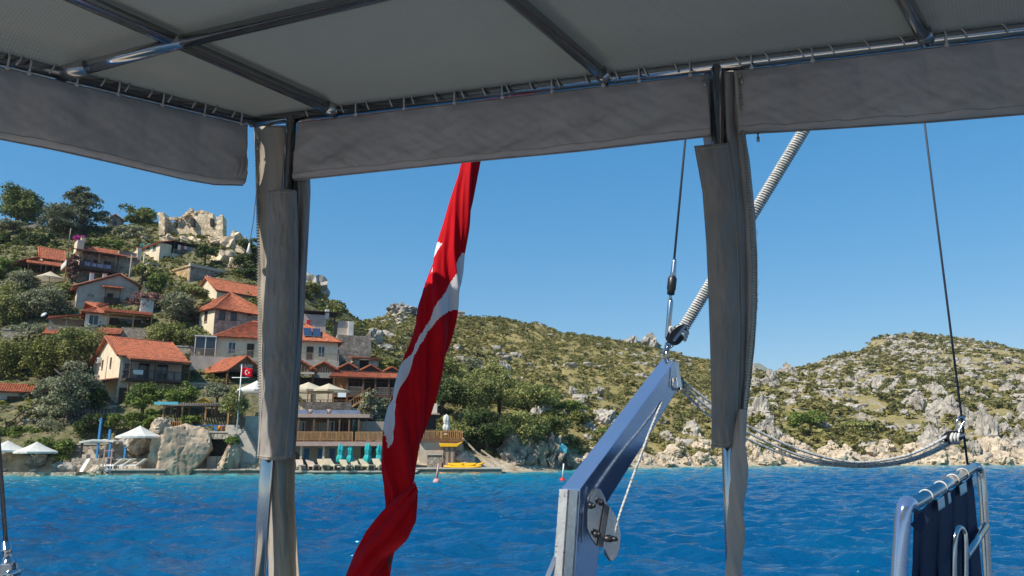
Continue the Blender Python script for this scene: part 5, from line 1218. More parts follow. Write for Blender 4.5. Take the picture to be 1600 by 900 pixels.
# ---------------- restaurant terrace and quay right of the corner post
def lower_restaurant():
    h = House('quay_restaurant', 'brown restaurant on the quay with honey railing and pink roof edge', 'house', 440, 735, 81.5, 6)
    L1 = h.L(560, 4); L2 = h.L(622, 4); zd = h.Z(690); zr = h.Z(652)
    h.box('deck_slab', -1, h.L(600, 3, -1.8), -1.8, 5, h.Z(697), zd-0.02, M_PINKTRIM); h.box('upper_floor', -1, L2, -1.6, 5, zd-0.018, zd+0.05, M_WOOD)
    h.box('under_wall', -1, L1, 3.2, 3.6, -1, h.Z(697), M_CREAM)
    for px, mt in ((500, M_BLUEPAINT), (478, M_BLUEPAINT), (518, M_BLUEPAINT)): h.box('blue_door', h.L(px-4, 1, 3), h.L(px+4, 1, 3), 3.10, 3.19, -0.5, h.Z(701, 0, 3), mt)
    for px in (470, 505, 540, 575, 600): h.post(h.L(px, 1, -1.2), -1.2, -0.8, h.Z(697), 0.22, M_CONC)
    h.rail((-1, -1.5, zd+0.05), (h.L(551, 4, -1.5), -1.5, zd+0.05), 0.95, M_WOOD_L, 0.13, th=0.06); h.rail((h.L(556, 4, -1.5), -1.5, zd+0.05), (h.L(600, 4, -1.5), -1.5, zd+0.05), 0.95, M_WOOD_L, 0.13, th=0.07); h.rail((h.L(600, 4, -1.5), -1.5, zd+0.05), (L2, -1.5, zd+0.05), 1.1, M_WOOD_L, 0.2, th=0.06)
    h.box('wall', -1, h.L(545, 4, 0.6), 0.6, 4, zd+0.05, zr-0.05, M_WOOD)
    for px in (452, 470, 493, 504, 516, 530, 541):
        if px in (493, 504): h.win('F', h.L(px, 4, .6), zd+1.25, 0.9, 1.7, M_WOOD_L, M_GLASS, d=0.6)
        elif px in (470, 516): h.win('F', h.L(px, 4, .6), zd+1.25, 0.9, 1.9, M_GREYW, M_GLASS, d=0.6)
        else: h.door('F', h.L(px, 4, .6), zd+0.06, 0.9, 2.1, M_INSIDE, d=0.6)
    h.box('roof_edge', -1, h.L(577, 5, -1.2), -1.3, 4.5, zr-0.05, zr+0.32, M_PINKTRIM)
    for (a, b) in ((440, 483), (487, 512), (516, 563)): h.box('roof_cushion', h.L(a, 5, -1), h.L(b, 5, -1)-0.1, -1.1, -0.4, zr+0.323, zr+0.75, M_CUSHION)
    for px in (485, 514): MB().lathe([(0.22, 0), (0.30, 0.5)], (h.L(px, 5, -0.9), -0.9, zr+0.322), (0, 0, 1), 10).build('flower_pot', M_PINKTRIM, h.root)
    for px in (466, 490, 512, 530, 545, 560): h.post(h.L(px, 4, -1.1), -1.1, zd+0.05, zr-0.05, 0.16, M_WOOD)
    h.box('reed_screen', h.L(562, 4, -0.2), L2+1, -0.2, -0.1, zd+0.06, h.Z(658), M_WOOD_G); h.box('screen_post', h.L(561, 4, -0.3), h.L(563, 4, -0.3), -0.35, -0.21, zd+0.06, h.Z(657), M_WOOD_L)
    h.box('menu_board', h.L(527, 7, -0.2), h.L(540, 7, -0.2), -0.2, -0.1, h.Z(620), h.Z(613), M_WHITEPL)
    tw = House('stone_terrace', 'stone terrace parapet carrying the two cream umbrellas', 'terrace', 440, 645, 86.5, 6); l3 = tw.L(548); tw.box('parapet', -1, l3, 0, 0.5, -2.5, tw.Z(628), M_STONE); tw.box('floor', -1, l3, 0.51, 6, -2.5, tw.Z(634), M_CONC)
    tw.rail((-1, 0.25, tw.Z(629)), (l3, 0.25, tw.Z(629)), 0.35, M_WOOD_L, 0.4)
lower_restaurant()
slab('restaurant_quay', 'concrete bathing quay with loungers in front of the brown restaurant', 'quay', 430, 650, 738, 78.6, 3, 8.0, -1, M_CONC_D, M_CONC)
slab('landing_slab', 'low pale landing slab stepping down to the sea', 'quay', 478, 524, 745, 77.6, 3, 1.0, -0.6, M_CONC)
slab('rock_slab', 'dark wet rock slab at the end of the bathing quay', 'quay', 538, 655, 746, 77.4, 2, 1.4, -0.8, M_CONC_D)
# ---------------- kayak jetty
def jetty():
    h = slab('kayak_jetty', 'grey jetty block with pale top below the wooden terrace', 'jetty', 640, 784, 733, 82.5, 2, 5.0, -1, M_CONC_D, M_CONC)
    t = House('wooden_terrace', 'stone pier with honey timber railing above the kayak jetty', 'terrace', 655, 730, 85.5, 4)
    L_ = t.L(722, 2); zt = t.Z(689)
    t.box('wall', 0, L_, 0, 4, -1, zt, M_GREYW); t.box('floor', -0.2, L_+0.3, -0.5, 4, zt+0.002, zt+0.2, M_WOOD); t.rail((0, -0.4, zt+0.2), (L_, -0.4, zt+0.2), 0.9, M_WOOD_L, 0.22, th=0.08)
    t.box('hut_wall', -0.5, L_*0.35, 1.6, 3.5, zt+0.2, zt+3.0, M_INSIDE); t.box('hut_roof', -0.8, L_*0.45, 0.8, 3.8, zt+3.0, zt+3.15, M_PINKTRIM); t.box('water_tank', L_*0.25, L_*0.38, 1.5, 2.2, zt+3.152, zt+4.3, M_GREYW)
    MB().prism([(L_, 0.2, -1), (L_+1.0, 0.2, -1), (L_+0.3, 0.2, zt-1.2), (L_, 0.2, zt)], (0, 3, 0)).build('buttress', M_OCHROCK, t.root)
    y = House('yellow_slide_hut', 'timber kiosk with a yellow boat hull on its roof', 'kiosk', 692, 732, 84.2, 3); l2 = y.L(711, 1); zz = y.Z(699)
    y.box('wall', 0, l2, 0, 1.2, -0.3, zz, M_WOOD_G)
    for x in (0.1, l2*0.5, l2-0.1): y.box('board', x-0.08, x+0.08, -0.06, -0.01, -0.3, zz, M_WOOD)
    MB().prism([(-0.5, -0.3, zz+0.45), (-0.3, -0.3, zz+0.05), (l2+0.2, -0.3, zz+0.05), (l2+0.9, -0.3, zz+0.65), (l2+0.2, -0.3, zz+0.42)], (0, 1.6, 0)).build('yellow_hull', M_KAYAK, y.root, bevel=0.05)
    k2 = House('stone_counter', 'low stone counter beside the timber kiosk', 'counter', 667, 732, 84.0, 3); k2.box('block', 0, k2.L(690), 0, 1.0, -0.3, k2.Z(711), M_STONE_D); k2.box('top', -0.15, k2.L(690)+0.1, -0.12, 1.1, k2.Z(711)+0.002, k2.Z(709), M_CONC)
    # kayaks heaped on the jetty
    def kayak(px, py, Y, wpx, rz, label, mat=M_KAYAK, roll=0.0, tilt=0.0):
        c = at(px, py, Y); L__ = wpx*Y/F; n = 17; V = []; Fs = []; m_ = 10
        for i in range(n):
            u = -1+2*i/(n-1); w_ = 0.36*math.sqrt(max(1-u*u, 0.002))*1.0; zb = 0.16*abs(u)**3
            for k in range(m_):
                a = 2*math.pi*k/m_; V.append((u*L__/2, math.cos(a)*w_, zb+0.17+0.17*math.sin(a)*(1-0.45*abs(u)**2)))
        for i in range(n-1):
            for k in range(m_): Fs.append((i*m_+k, i*m_+(k+1) % m_, (i+1)*m_+(k+1) % m_, (i+1)*m_+k))
        mm = MB().add(V, Fs, True); mm.f += [tuple(range(m_)), tuple((n-1)*m_+k for k in range(m_))]; mm.sm += [False, False]
        o = mm.build('kayak', mat); o.location = c; o.rotation_euler = (roll, tilt, rz); tag(o, label, 'kayak', 'kayaks on the jetty')
        MB().lathe([(0.20, 0), (0.24, 0.04), (0.18, 0.05)], (0, 0, 0.31), (0, 0, 1), 14).build('cockpit_rim', M_DARK if mat is not M_KAYAK else M_YELLOWCAN, o)
    kayak(723, 733, 83.0, 58, 0.10, 'yellow kayak lying in front on the jetty'); kayak(726, 732, 83.7, 52, -0.12, 'yellow kayak lying behind the front one', roll=0.3); kayak(722, 728.5, 83.4, 44, 0.15, 'yellow kayak stacked on the two lower ones', roll=0.5); kayak(738, 730, 84.3, 40, -0.3, 'yellow kayak with its bow raised behind the heap', tilt=-0.12)
    kayak(719, 744, 81.4, 62, 0.03, 'orange and red canoe moored against the jetty', M_ORANGE)
    b = House('jetty_spit', 'thin stone spit running out from the jetty', 'quay', 784, 737, 84.5, 12); b.box('block', 0, b.L(872), 0, 0.8, -0.8, 0.0, M_SHORE)
    g = empty('gangplank', at(760, 728, 85), 0, 'pair of grey slipway rails sloping to the jetty', 'slipway')
    for (pa, pb) in (((738, 702), (775, 728)), ((752, 703), (783, 725)), ((722, 684), (742, 704))): MB().bar(at(*pa, 86.5)-g.location, at(*pb, 85)-g.location, 0.12, 0.16).build('rail', M_WOOD_G, g)
jetty()
def buoy(px, py, Y, mat, label, s=0.30, pole=True):
    p = at(px, py, Y); root = empty('buoy', (p.x, p.y, 0), 0, label, 'buoy')
    MB().lathe([(0.02, -s), (s*0.75, -s*0.6), (s, 0), (s*0.8, s*0.55), (s*0.25, s*0.95), (0.05, s)], (0, 0, s*0.45), (0, 0, 1), 16).build('float', mat, root)
    MB().tube([(0, 0, s*1.2), (0.12, 0, s*1.4+1.1)], [0.10 if pole else 0.05, 0.06], 8).build('top_mark', mat if pole else M_WHITEPL, root)
buoy(682, 760, 59, M_PINKPL, 'faded pink mooring buoy floating in front of the jetty')
buoy(879, 757, 62, M_REDPL, 'red mooring buoy with a pale stick behind the davit arm', 0.26, False)
h = House('blue_tarpaulin', 'bright blue tarpaulin over gear on the rocks', 'tarpaulin', 868, 706, 95.5, 8); m = MB()
m.prism([(0, 0, 0.2), (0.9, -0.1, 0.9), (1.5, 0, 0.5), (1.4, 0, -0.2), (0.8, 0, 0.1)], (0.1, 0.9, 0.2)).build('sheet', M_TURQ, h.root)
h.box('gear_box', 0.1, 1.3, 0.1, 0.8, -0.9, -0.25, M_DARK)
# dry-stone terrace walls stepping up the slope
for (x0, x1, yt, yb, Y, dg, lb, mt) in [(222, 262, 446, 462, 121, 30, 'rubble terrace wall under the bushes beside the banner cafe', M_STONE), (300, 362, 398, 418, 138, 20, 'stepped masonry wall under the castle rock', M_CASTLE), (205, 250, 416, 432, 131, 30, 'pale retaining wall below the laundry house', M_STONE),
    (10, 70, 442, 456, 123, 20, 'stone terrace wall under the low cafe veranda', M_STONE), (0, 60, 520, 534, 103, 16, 'dry-stone wall between the trees at the left edge', M_STONE), (228, 300, 545, 560, 99, 14, 'dry-stone wall behind the balcony house roof', M_STONE), (258, 330, 604, 622, 90, 10, 'garden wall between the balcony house and the cafe hut', M_STONE), (120, 180, 640, 655, 84, 12, 'low stone wall below the balcony house porch', M_STONE), (262, 300, 470, 486, 114, 26, 'stone wall left of the red roof house', M_STONE_D), (30, 100, 662, 682, 82.6, 8, 'dry-stone bank above the small parasols', M_STONE), (110, 170, 700, 718, 78.8, 6, 'rough stone wall behind the pale canopy shelter', M_STONE)]:
    h = House('terrace_wall', lb, 'wall', x0, yb, Y, dg); yt -= 5; h.box('wall', 0, h.L(x1), 0, 0.6, -2.0, h.Z(yt), mt); h.box('coping', -0.05, h.L(x1)+0.05, -0.06, 0.66, h.Z(yt)+0.002, h.Z(yt)+0.14, M_CONC)
h = House('stone_outbuilding', 'small stone outbuilding with a flat roof between the cafes and the castle', 'house', 232, 428, 128, 46)
h.box('wall', 0, h.L(246, 1), 0, 4, -2, h.Z(412), M_CREAM); h.box('flat_roof', -0.2, h.L(246, 1)+0.2, -0.2, 4.2, h.Z(412)+0.002, h.Z(412)+0.2, M_CONC); h.win('G', 1.6, h.Z(419), 0.8, 1.0); h.door('F', h.L(239, 1), -0.2, 0.9, 2.0)
h = House('tiled_outhouse', 'little tiled outhouse beside the hipped stone house veranda', 'house', 290, 500, 110, 46)
h.box('wall', 0, h.L(312, 1), 0, 3.5, -2, h.Z(485), M_WHITE); h.slope((-0.3, -0.3, h.Z(485)), (h.L(312, 1)+0.3, -0.3, h.Z(485)), (h.L(312, 1)+0.3, 3.7, h.Z(485)+0.9), (-0.3, 3.7, h.Z(485)+0.9)); h.win('F', h.L(300, 1), h.Z(492), 0.8, 0.9)
# power pole between the cafes
p = at(198, 470, 120); o = MB().tube([(0, 0, -1), (0, 0, at(203, 398, 120).z-p.z)], [0.16, 0.11], 8).build('power_pole', M_WOOD_G); o.location = p; tag(o, 'tall utility pole beside the stone wing of the banner cafe', 'pole')
MB().bar((-0.8, 0, at(203, 402, 120).z-p.z), (0.8, 0, at(203, 402, 120).z-p.z), 0.1, 0.1).build('cross_arm', M_WOOD_G, o)
p = at(108, 378, 138); o = MB().tube([(0, 0, -1), (0, 0, at(110, 357, 138).z-p.z)], [0.12, 0.09], 8).build('power_pole', M_WOOD_G); o.location = p; tag(o, 'slim pole in front of the tall cedar', 'pole')

# ================================================================== vegetation
def leaves(lobes, n, size, seed, shell=0.55, flat=0.5, droop=0.0):
    """leaf-clump faces spread through lobes (cx,cy,cz,rx,ry,rz); returns verts, faces, tint"""
    r = np.random.default_rng(seed); lo = np.array(lobes, float)
    wgt = (lo[:, 3]*lo[:, 4]*lo[:, 5])**(2/3.0); wgt /= wgt.sum()
    k = r.choice(len(lo), n, p=wgt); L_ = lo[k]
    d = r.normal(size=(n, 3)); d /= np.linalg.norm(d, axis=1)[:, None]
    d[:, 2] = np.where(d[:, 2] < -0.35, -d[:, 2], d[:, 2])
    rad = shell+(1-shell)*r.random(n)**0.6+0.10*r.normal(size=n)
    c = L_[:, :3]+d*L_[:, 3:]*rad[:, None]
    nrm = d*flat+r.normal(size=(n, 3))*0.45; nrm[:, 2] += 0.25; nrm /= np.linalg.norm(nrm, axis=1)[:, None]
    t = np.cross(nrm, r.normal(size=(n, 3))); t /= np.linalg.norm(t, axis=1)[:, None]; b = np.cross(nrm, t)
    s = size*(0.55+0.9*r.random(n))[:, None]
    t = t*s; b = b*s*0.62
    V = np.stack([c-t, c-b*0.9+t*0.1, c+t, c+b], 1)
    V[:, :, 2] -= droop*s*0.3
    ltint = r.normal(0.5, 0.17, len(lo))
    tint = np.clip(ltint[k]+r.normal(0, 0.16, n)+0.10*(rad-0.8), 0.02, 1)
    return V.reshape(-1, 3), np.arange(4*n).reshape(n, 4), np.repeat(tint, 4)
def crown_lobes(w, h, kind, seed, m=None):
    """clump centres filling a crown w wide, h tall, standing on z = 0"""
    r = np.random.default_rng(seed); out = []
    if kind == 'round':
        m = m or 34
        for i in range(m):
            d = r.normal(size=3); d /= np.linalg.norm(d); q = 0.35+0.5*r.random()
            out.append((d[0]*w*0.5*q, d[1]*w*0.5*q, h*0.50+d[2]*h*0.46*q, *(w*0.17*(0.7+0.7*r.random()),)*2, h*0.17*(0.7+0.6*r.random())))
    elif kind == 'umbrella':
        m = m or 40
        for i in range(m):
            a = r.random()*6.28; q = math.sqrt(r.random())*0.86; z = math.sqrt(max(0, 1-q*q))
            out.append((math.cos(a)*w*0.5*q, math.sin(a)*w*0.5*q, h*(0.26+0.62*z*(0.45+0.55*r.random())), *(w*0.15*(0.7+0.6*r.random()),)*2, h*0.13))
    elif kind == 'conifer':
        m = m or 80
        for i in range(m):
            z = r.random()**0.8; rad = (1-z)**0.6*0.5+0.03; a = r.random()*6.28; q = (0.35+0.65*r.random())
            out.append((math.cos(a)*w*rad*q, math.sin(a)*w*rad*q, h*(0.08+0.88*z), w*0.16*(1-0.6*z), w*0.16*(1-0.6*z), h*0.075*(1-0.4*z)))
    elif kind == 'mound':
        m = m or 26
        for i in range(m):
            a = r.random()*6.28; q = math.sqrt(r.random())*0.8; z = math.sqrt(max(0, 1-q*q))*r.random()**0.5
            out.append((math.cos(a)*w*0.5*q, math.sin(a)*w*0.5*q, h*(0.12+0.70*z), *(w*0.15*(0.7+0.6*r.random()),)*2, h*0.16))
    elif kind == 'hedge':
        m = m or 40
        for i in range(m):
            out.append(((r.random()-0.5)*w*0.92, (r.random()-0.5)*1.1, h*(0.15+0.68*r.random()), 0.55, 0.5, h*0.20))
    elif kind == 'column':
        m = m or 40
        for i in range(m):
            z = r.random(); a = r.random()*6.28; q = 0.75*math.sqrt(r.random())*(1-0.35*abs(z-0.35))
            out.append((math.cos(a)*w*0.5*q, math.sin(a)*w*0.5*q, h*(0.08+0.84*z), *(w*0.16*(0.7+0.6*r.random()),)*2, h*0.085))
    return out
def trunk_mb(h, r0, seed, lean=(0, 0), crown0=0.4, limbs=5, spread=0.3):
    r = random.Random(seed); m = MB(); top = Vector((lean[0], lean[1], h*0.75)); p = [Vector((0, 0, -0.8)), Vector((lean[0]*0.2, lean[1]*0.2, h*0.25)), Vector((lean[0]*0.6, lean[1]*0.6, h*0.5)), top]
    m.tube(p, [r0*1.3, r0, r0*0.75, r0*0.35], 8)
    for i in range(limbs):
        a = i*2.4+r.random(); b = p[1].lerp(p[3], 0.2+0.6*i/limbs)
        e = b+Vector((math.cos(a)*spread*h, math.sin(a)*spread*h, h*(0.16+0.16*r.random())))
        m.tube([b, b.lerp(e, 0.5)+Vector((0, 0, 0.03*h)), e], [r0*0.5, r0*0.35, r0*0.12], 6)
    return m
NSEED = [100]
def tree(name, label, cat, px, py, Y, wpx, hpx, kind, mat, n=None, group=None, leaf=None, lean=(0, 0), trunk=True, lobes=None, zoff=0.0):
    """px, py the foot; wpx, hpx the size as read off the picture scale at distance Y"""
    NSEED[0] += 1; sd_ = NSEED[0]; sc_ = Y/F*0.985
    base = at(px, py, Y); W_ = wpx*sc_*1.04; H_ = hpx*sc_*1.0
    root = empty(name, base, random.Random(sd_).random()*6.28 if kind != 'hedge' else 0.0, label, cat, group)
    lb = lobes or crown_lobes(W_, H_, kind, sd_)
    lf = leaf or max(0.11, sc_*1.75)
    n = int((n or min(9000, max(500, wpx*hpx*1.15)))*1.3)
    V, Fq, ti = leaves(lb, n, lf, sd_)
    if lean != (0, 0): V[:, 0] += lean[0]; V[:, 1] += lean[1]
    link('crown', np_mesh('crown', V, Fq, mat, False, tint=ti), root)
    if trunk:
        trunk_mb(H_, 0.035*H_+0.05, sd_, lean, limbs=6 if kind != 'hedge' else 2, spread=0.22).build('trunk', M_BARK, root, fix=False)
    return root
# ---- the crest of the village hill
tree('umbrella_pine', 'round umbrella pine at the very top left of the village hill', 'tree', 25, 356, 160, 70, 74, 'round', L_PINE, 7000)
tree('cedar', 'tall grey-green cedar rising above the cafe with the banner', 'tree', 120, 386, 150, 108, 104, 'conifer', L_CEDAR, 9500)
tree('pine_tree', 'smaller rounded pine leaning on the side of the tall cedar', 'tree', 84, 384, 152, 56, 72, 'round', L_CEDAR, 4200)
tree('pine_tree', 'light green pine behind the castle ruin beside the silver olive', 'tree', 216, 358, 168, 62, 40, 'round', L_PINE, 3200)
tree('olive_tree', 'silvery olive tree below the light green pine near the ruin', 'tree', 206, 386, 150, 70, 38, 'mound', L_OLIVE, 3500)
tree('hedge', 'long dark clipped hedge on the terrace above the cafe roofs', 'hedge', 42, 392, 142, 100, 30, 'hedge', L_DARK, 3800)
tree('shrub', 'low grey-green shrub under the round umbrella pine', 'shrub', 20, 362, 150, 46, 22, 'mound', L_OLIVE, 1200)
tree('shrub', 'bright green shrub beside the cafe awning on the edge of the view', 'shrub', 8, 445, 124, 46, 50, 'mound', L_HEDGE, 2200)
tree('hedge', 'green hedge growing behind the roof of the banner cafe', 'hedge', 160, 388, 138, 70, 16, 'hedge', L_HEDGE, 1500)
tree('tree', 'dark dense tree beside the castle rock next to the corner post', 'tree', 386, 437, 132, 52, 70, 'column', L_DARK, 4200)
tree('shrub', 'dark bush on the terrace of the laundry house', 'shrub', 320, 410, 134, 36, 32, 'mound', L_DARK, 1500)
tree('shrub', 'scrubby bush on the bare slope behind the corner post', 'shrub', 480, 468, 138, 50, 34, 'mound', L_YEL, 1700)
tree('shrub', 'bush on the skyline beside the grey stone building', 'shrub', 522, 502, 128, 44, 36, 'mound', L_GREEN, 1600)
tree('bougainvillea', 'magenta bougainvillea blooming over the roof of the banner cafe', 'plant', 124, 378, 125.5, 22, 12, 'mound', L_MAG, 420, trunk=False)
tree('bougainvillea', 'dusty pink bougainvillea climbing the corner of the banner cafe', 'plant', 112, 440, 122, 24, 46, 'column', L_BOUG, 900)
# ---- trees between the houses
tree('bougainvillea', 'reddish bougainvillea bank between the ochre terrace and the gabled house', 'plant', 232, 490, 114, 60, 42, 'mound', L_BOUG, 2000)
tree('tree', 'light green tree growing in front of the ochre terrace wall', 'tree', 243, 470, 117, 36, 52, 'round', L_HEDGE, 1500)
tree('tree', 'grey-green tree between the ochre terrace and the hipped stone house', 'tree', 275, 512, 109, 66, 62, 'round', L_OLIVE, 3600)
tree('tree', 'leafy tree above the balcony house roof', 'tree', 262, 548, 102, 86, 46, 'round', L_GREEN, 3800)
tree('tree', 'leafy tree below the glazed porch behind the cafe hut', 'tree', 300, 548, 101, 56, 40, 'round', L_GREEN, 2200)
tree('tree', 'broad grey-green tree beside the gabled stone house on the slope', 'tree', 62, 512, 110, 84, 70, 'round', L_OLIVE, 5200)
tree('tree', 'broad dark-green tree on the left edge of the middle slope', 'tree', 10, 520, 108, 66, 80, 'round', L_GREEN, 4200)
tree('tree', 'rounded green tree behind the gable of the balcony house', 'tree', 116, 580, 94, 92, 76, 'round', L_GREEN, 6000)
tree('tree', 'yellowish-green tree on the lower slope at the edge of the view', 'tree', 18, 606, 94, 76, 84, 'round', L_YEL, 5200)
tree('tree', 'olive-green tree between the yellowish tree and the rounded green one', 'tree', 62, 602, 92, 66, 84, 'round', L_YEL, 4400)
tree('olive_tree', 'big grey olive tree in front of the balcony house', 'tree', 104, 692, 83, 92, 134, 'column', L_OLIVE, 8000)
tree('olive_tree', 'lower grey olive beside the big olive above the hedge', 'tree', 66, 672, 83.5, 46, 82, 'column', L_OLIVE, 3000)
tree('shrub', 'silver shrub in front of the tiled terrace walls', 'shrub', 45, 528, 101, 60, 26, 'mound', L_OLIVE, 1600)
tree('tree', 'round tree between the low cafe terrace and the gabled stone house', 'tree', 96, 480, 116, 46, 40, 'round', L_GREEN, 2200)
tree('tree', 'leafy tree left of the cream umbrella on the cafe terrace', 'tree', 30, 462, 120, 60, 44, 'round', L_OLIVE, 3000)
tree('shrub', 'bushy bank between the banner cafe and the laundry house', 'shrub', 222, 440, 124, 40, 36, 'mound', L_GREEN, 1700)
tree('shrub', 'green bushes below the ochre terrace beside the red roof house', 'shrub', 300, 470, 112, 50, 28, 'mound', L_GREEN, 1700)
tree('tree', 'dark leafy tree beside the porch of the balcony house', 'tree', 148, 648, 84, 36, 48, 'round', L_DARK, 2000)
# ---- by the water on the left
tree('hedge', 'trimmed green hedge behind the two small white parasols', 'hedge', 72, 732, 77.8, 66, 48, 'hedge', L_HEDGE, 3000)
tree('hedge', 'ivy bank under the wooden stair at the left edge', 'hedge', 24, 700, 81, 76, 34, 'hedge', L_HEDGE, 2600)
tree('shrub', 'dark bushes under the terrace fence beside the big olive', 'shrub', 138, 690, 80.5, 44, 50, 'mound', L_DARK, 2200)
tree('hedge', 'clipped hedge on the wall above the large white parasol', 'hedge', 206, 672, 80.6, 74, 28, 'hedge', L_HEDGE, 2600)
tree('tree', 'small bright tree in front of the balcony house ground floor', 'tree', 222, 648, 82.2, 54, 52, 'round', L_HEDGE, 2600)
tree('tree', 'small bright tree beside the stone pillar next to the cafe hut', 'tree', 278, 644, 82.6, 60, 50, 'round', L_HEDGE, 2800)
tree('olive_tree', 'little round olive tree in front of the cafe hut', 'tree', 338, 640, 82.6, 46, 46, 'umbrella', L_OLIVE, 2200)
tree('tree', 'small leaning tree beside the flagpole', 'tree', 380, 680, 80.0, 44, 78, 'umbrella', L_GREEN, 1900, lean=(1.2, 0))
tree('potted_plant', 'leafy plant on top of the ochre boulder beside the sea gate', 'plant', 363, 697, 77.0, 24, 17, 'mound', L_HEDGE, 500, trunk=False)
tree('shrub', 'dark planting under the pergola roof', 'shrub', 300, 664, 81.2, 40, 18, 'mound', L_HEDGE, 1000)
tree('shrub', 'shrub with red flowers at the end of the pergola', 'shrub', 236, 652, 81.0, 26, 14, 'mound', L_HEDGE, 500)
# ---- right of the corner post
tree('tree', 'grey-green tree at the foot of the wooden restaurant stair', 'tree', 578, 664, 86.5, 40, 56, 'column', L_OLIVE, 2400)
tree('tree', 'small grey-green tree between the restaurant stair and the flag', 'tree', 602, 666, 87.5, 28, 44, 'column', L_OLIVE, 1300)
tree('shrub', 'yellow-green bush beside the stone hut above the zigzag roofs', 'shrub', 604, 585, 112, 60, 30, 'mound', L_YEL, 1700)
tree('shrub', 'yellow-green bush in front of the stone hut', 'shrub', 575, 580, 112, 40, 16, 'mound', L_HEDGE, 800)
# ---- wood above the kayaks
wood = [(690, 640, 100, 74, 64, 'L_DARK'), (735, 655, 102, 96, 74, 'L_GREEN'), (780, 640, 108, 84, 62, 'L_GREEN'), (826, 652, 104, 88, 60, 'L_GREEN'),
        (760, 706, 93, 96, 70, 'L_DARK'), (712, 704, 93, 76, 52, 'L_GREEN'), (812, 706, 96, 94, 62, 'L_GREEN'), (858, 690, 103, 74, 50, 'L_YEL'),
        (700, 600, 118, 66, 44, 'L_GREEN'), (850, 640, 118, 56, 38, 'L_HEDGE'), (640, 640, 104, 60, 60, 'L_DARK'), (900, 668, 118, 46, 30, 'L_YEL'), (770, 604, 128, 64, 38, 'L_GREEN')]
wl = ['dark tree directly above the wooden terrace with the closed parasol', 'broad leafy tree in the middle of the wood above the kayaks', 'leafy tree high in the wood below the two grey rocks', 'leafy tree in the wood beside the tall grey outcrop',
      'dark tree at the foot of the wood behind the yellow kayaks', 'low leafy tree between the flag and the kayak jetty', 'spreading tree hanging over the brown cave rocks', 'yellowish tree at the seaward edge of the wood',
      'small tree at the top of the wood beside the twisted flag', 'bright green bushy tree at the top edge of the wood', 'dark tree mostly behind the twisted flag', 'low yellowish tree just beyond the wood near the shore', 'leafy tree on the upper edge of the wood under the grey bush']
for k, (px, py, Y, w_, h_, mt) in enumerate(wood):
    tree('tree', wl[k], 'tree', px, py, Y, w_, h_, 'round', MATS[{'L_DARK': 'dark_foliage', 'L_GREEN': 'broadleaf_foliage', 'L_YEL': 'yellowish_foliage', 'L_HEDGE': 'hedge_foliage'}[mt]], group='trees of the wood above the kayaks')
tree('shrub', 'large grey round bush on the slope above the wood', 'shrub', 736, 592, 148, 44, 38, 'mound', L_OLIVE, 2000)
tree('shrub', 'round green bush on the ridge beside the grey crag', 'shrub', 960, 545, 262, 20, 16, 'mound', L_GREEN, 500)
tree('shrub', 'green bush patch between the pale rocks below the right ridge', 'shrub', 1265, 676, 150, 60, 40, 'mound', L_HEDGE, 2000)
tree('shrub', 'green bush patch at the shore right of the second post', 'shrub', 1185, 708, 127, 44, 20, 'mound', L_HEDGE, 1000)
tree('shrub', 'spreading green bush above the shore rocks under the far block', 'shrub', 1345, 680, 152, 70, 26, 'mound', L_GREEN, 1800)
tree('shrub', 'bright green bush on the slope behind the davit arm', 'shrub', 885, 655, 122, 70, 34, 'mound', L_HEDGE, 1900)
tree('shrub', 'bright green shrub seen through the crook of the davit', 'shrub', 950, 690, 116, 50, 24, 'mound', L_HEDGE, 1100)

# ---- maquis: low scrub nobody could count
def scrub(name, label, X0, X1, Y0, Y1, n, smin, smax, seed, dens, mat=L_SCRUB, nl=42, leaf=0.30):
    r = np.random.default_rng(seed)
    x = r.uniform(X0, X1, n*4); y = r.uniform(Y0, Y1, n*4)
    keep = r.random(n*4) < dens(x, y); x = x[keep][:n]; y = y[keep][:n]; z = land_h(x, y)
    ok = z > 1.6; x, y, z = x[ok], y[ok], z[ok]; N_ = len(x)
    var = [leaves(crown_lobes(2.0, 1.35, 'mound', 900+k, 7), nl, leaf, 950+k, shell=0.6) for k in range(6)]
    Vs = []; Ts = []
    s = smin+(smax-smin)*r.random(N_)**2.2; a = r.random(N_)*6.28; hue = r.normal(0.45, 0.2, N_)+(fbm(x/25, y/25, 3, 2)-0.5)*0.7
    for k in range(6):
        i = np.arange(k, N_, 6); V0, _, t0 = var[k]
        ca, sa = np.cos(a[i])[:, None], np.sin(a[i])[:, None]; ss = s[i][:, None]
        X = (V0[None, :, 0]*ca-V0[None, :, 1]*sa)*ss+x[i][:, None]; Yv = (V0[None, :, 0]*sa+V0[None, :, 1]*ca)*ss+y[i][:, None]
        Z = V0[None, :, 2]*ss*0.9+z[i][:, None]-0.25
        Vs.append(np.stack([X, Yv, Z], -1).reshape(-1, 3)); Ts.append(np.clip(hue[i][:, None]+(t0[None]-0.5)*0.8, 0.02, 1).ravel())
    V = np.concatenate(Vs); T = np.concatenate(Ts)
    o = link(name, np_mesh(name, V, np.arange(len(V)).reshape(-1, 4), mat, False, tint=T)); tag(o, label, 'scrub', kind='stuff')
def bear(x, y): return x/y
def d_mid(x, y):
    b = bear(x, y); c = fbm(x/7, y/7, 3, 21)
    return np.where((b > -0.20) & (b < 0.36), np.clip((c-0.28)*5, 0.45, 1), 0)
def d_right(x, y):
    b = bear(x, y); c = fbm(x/9, y/9, 3, 22)
    return np.where((b >= 0.30) & (b < 0.86), np.clip((c-0.36)*4, 0.04, 0.9), 0)
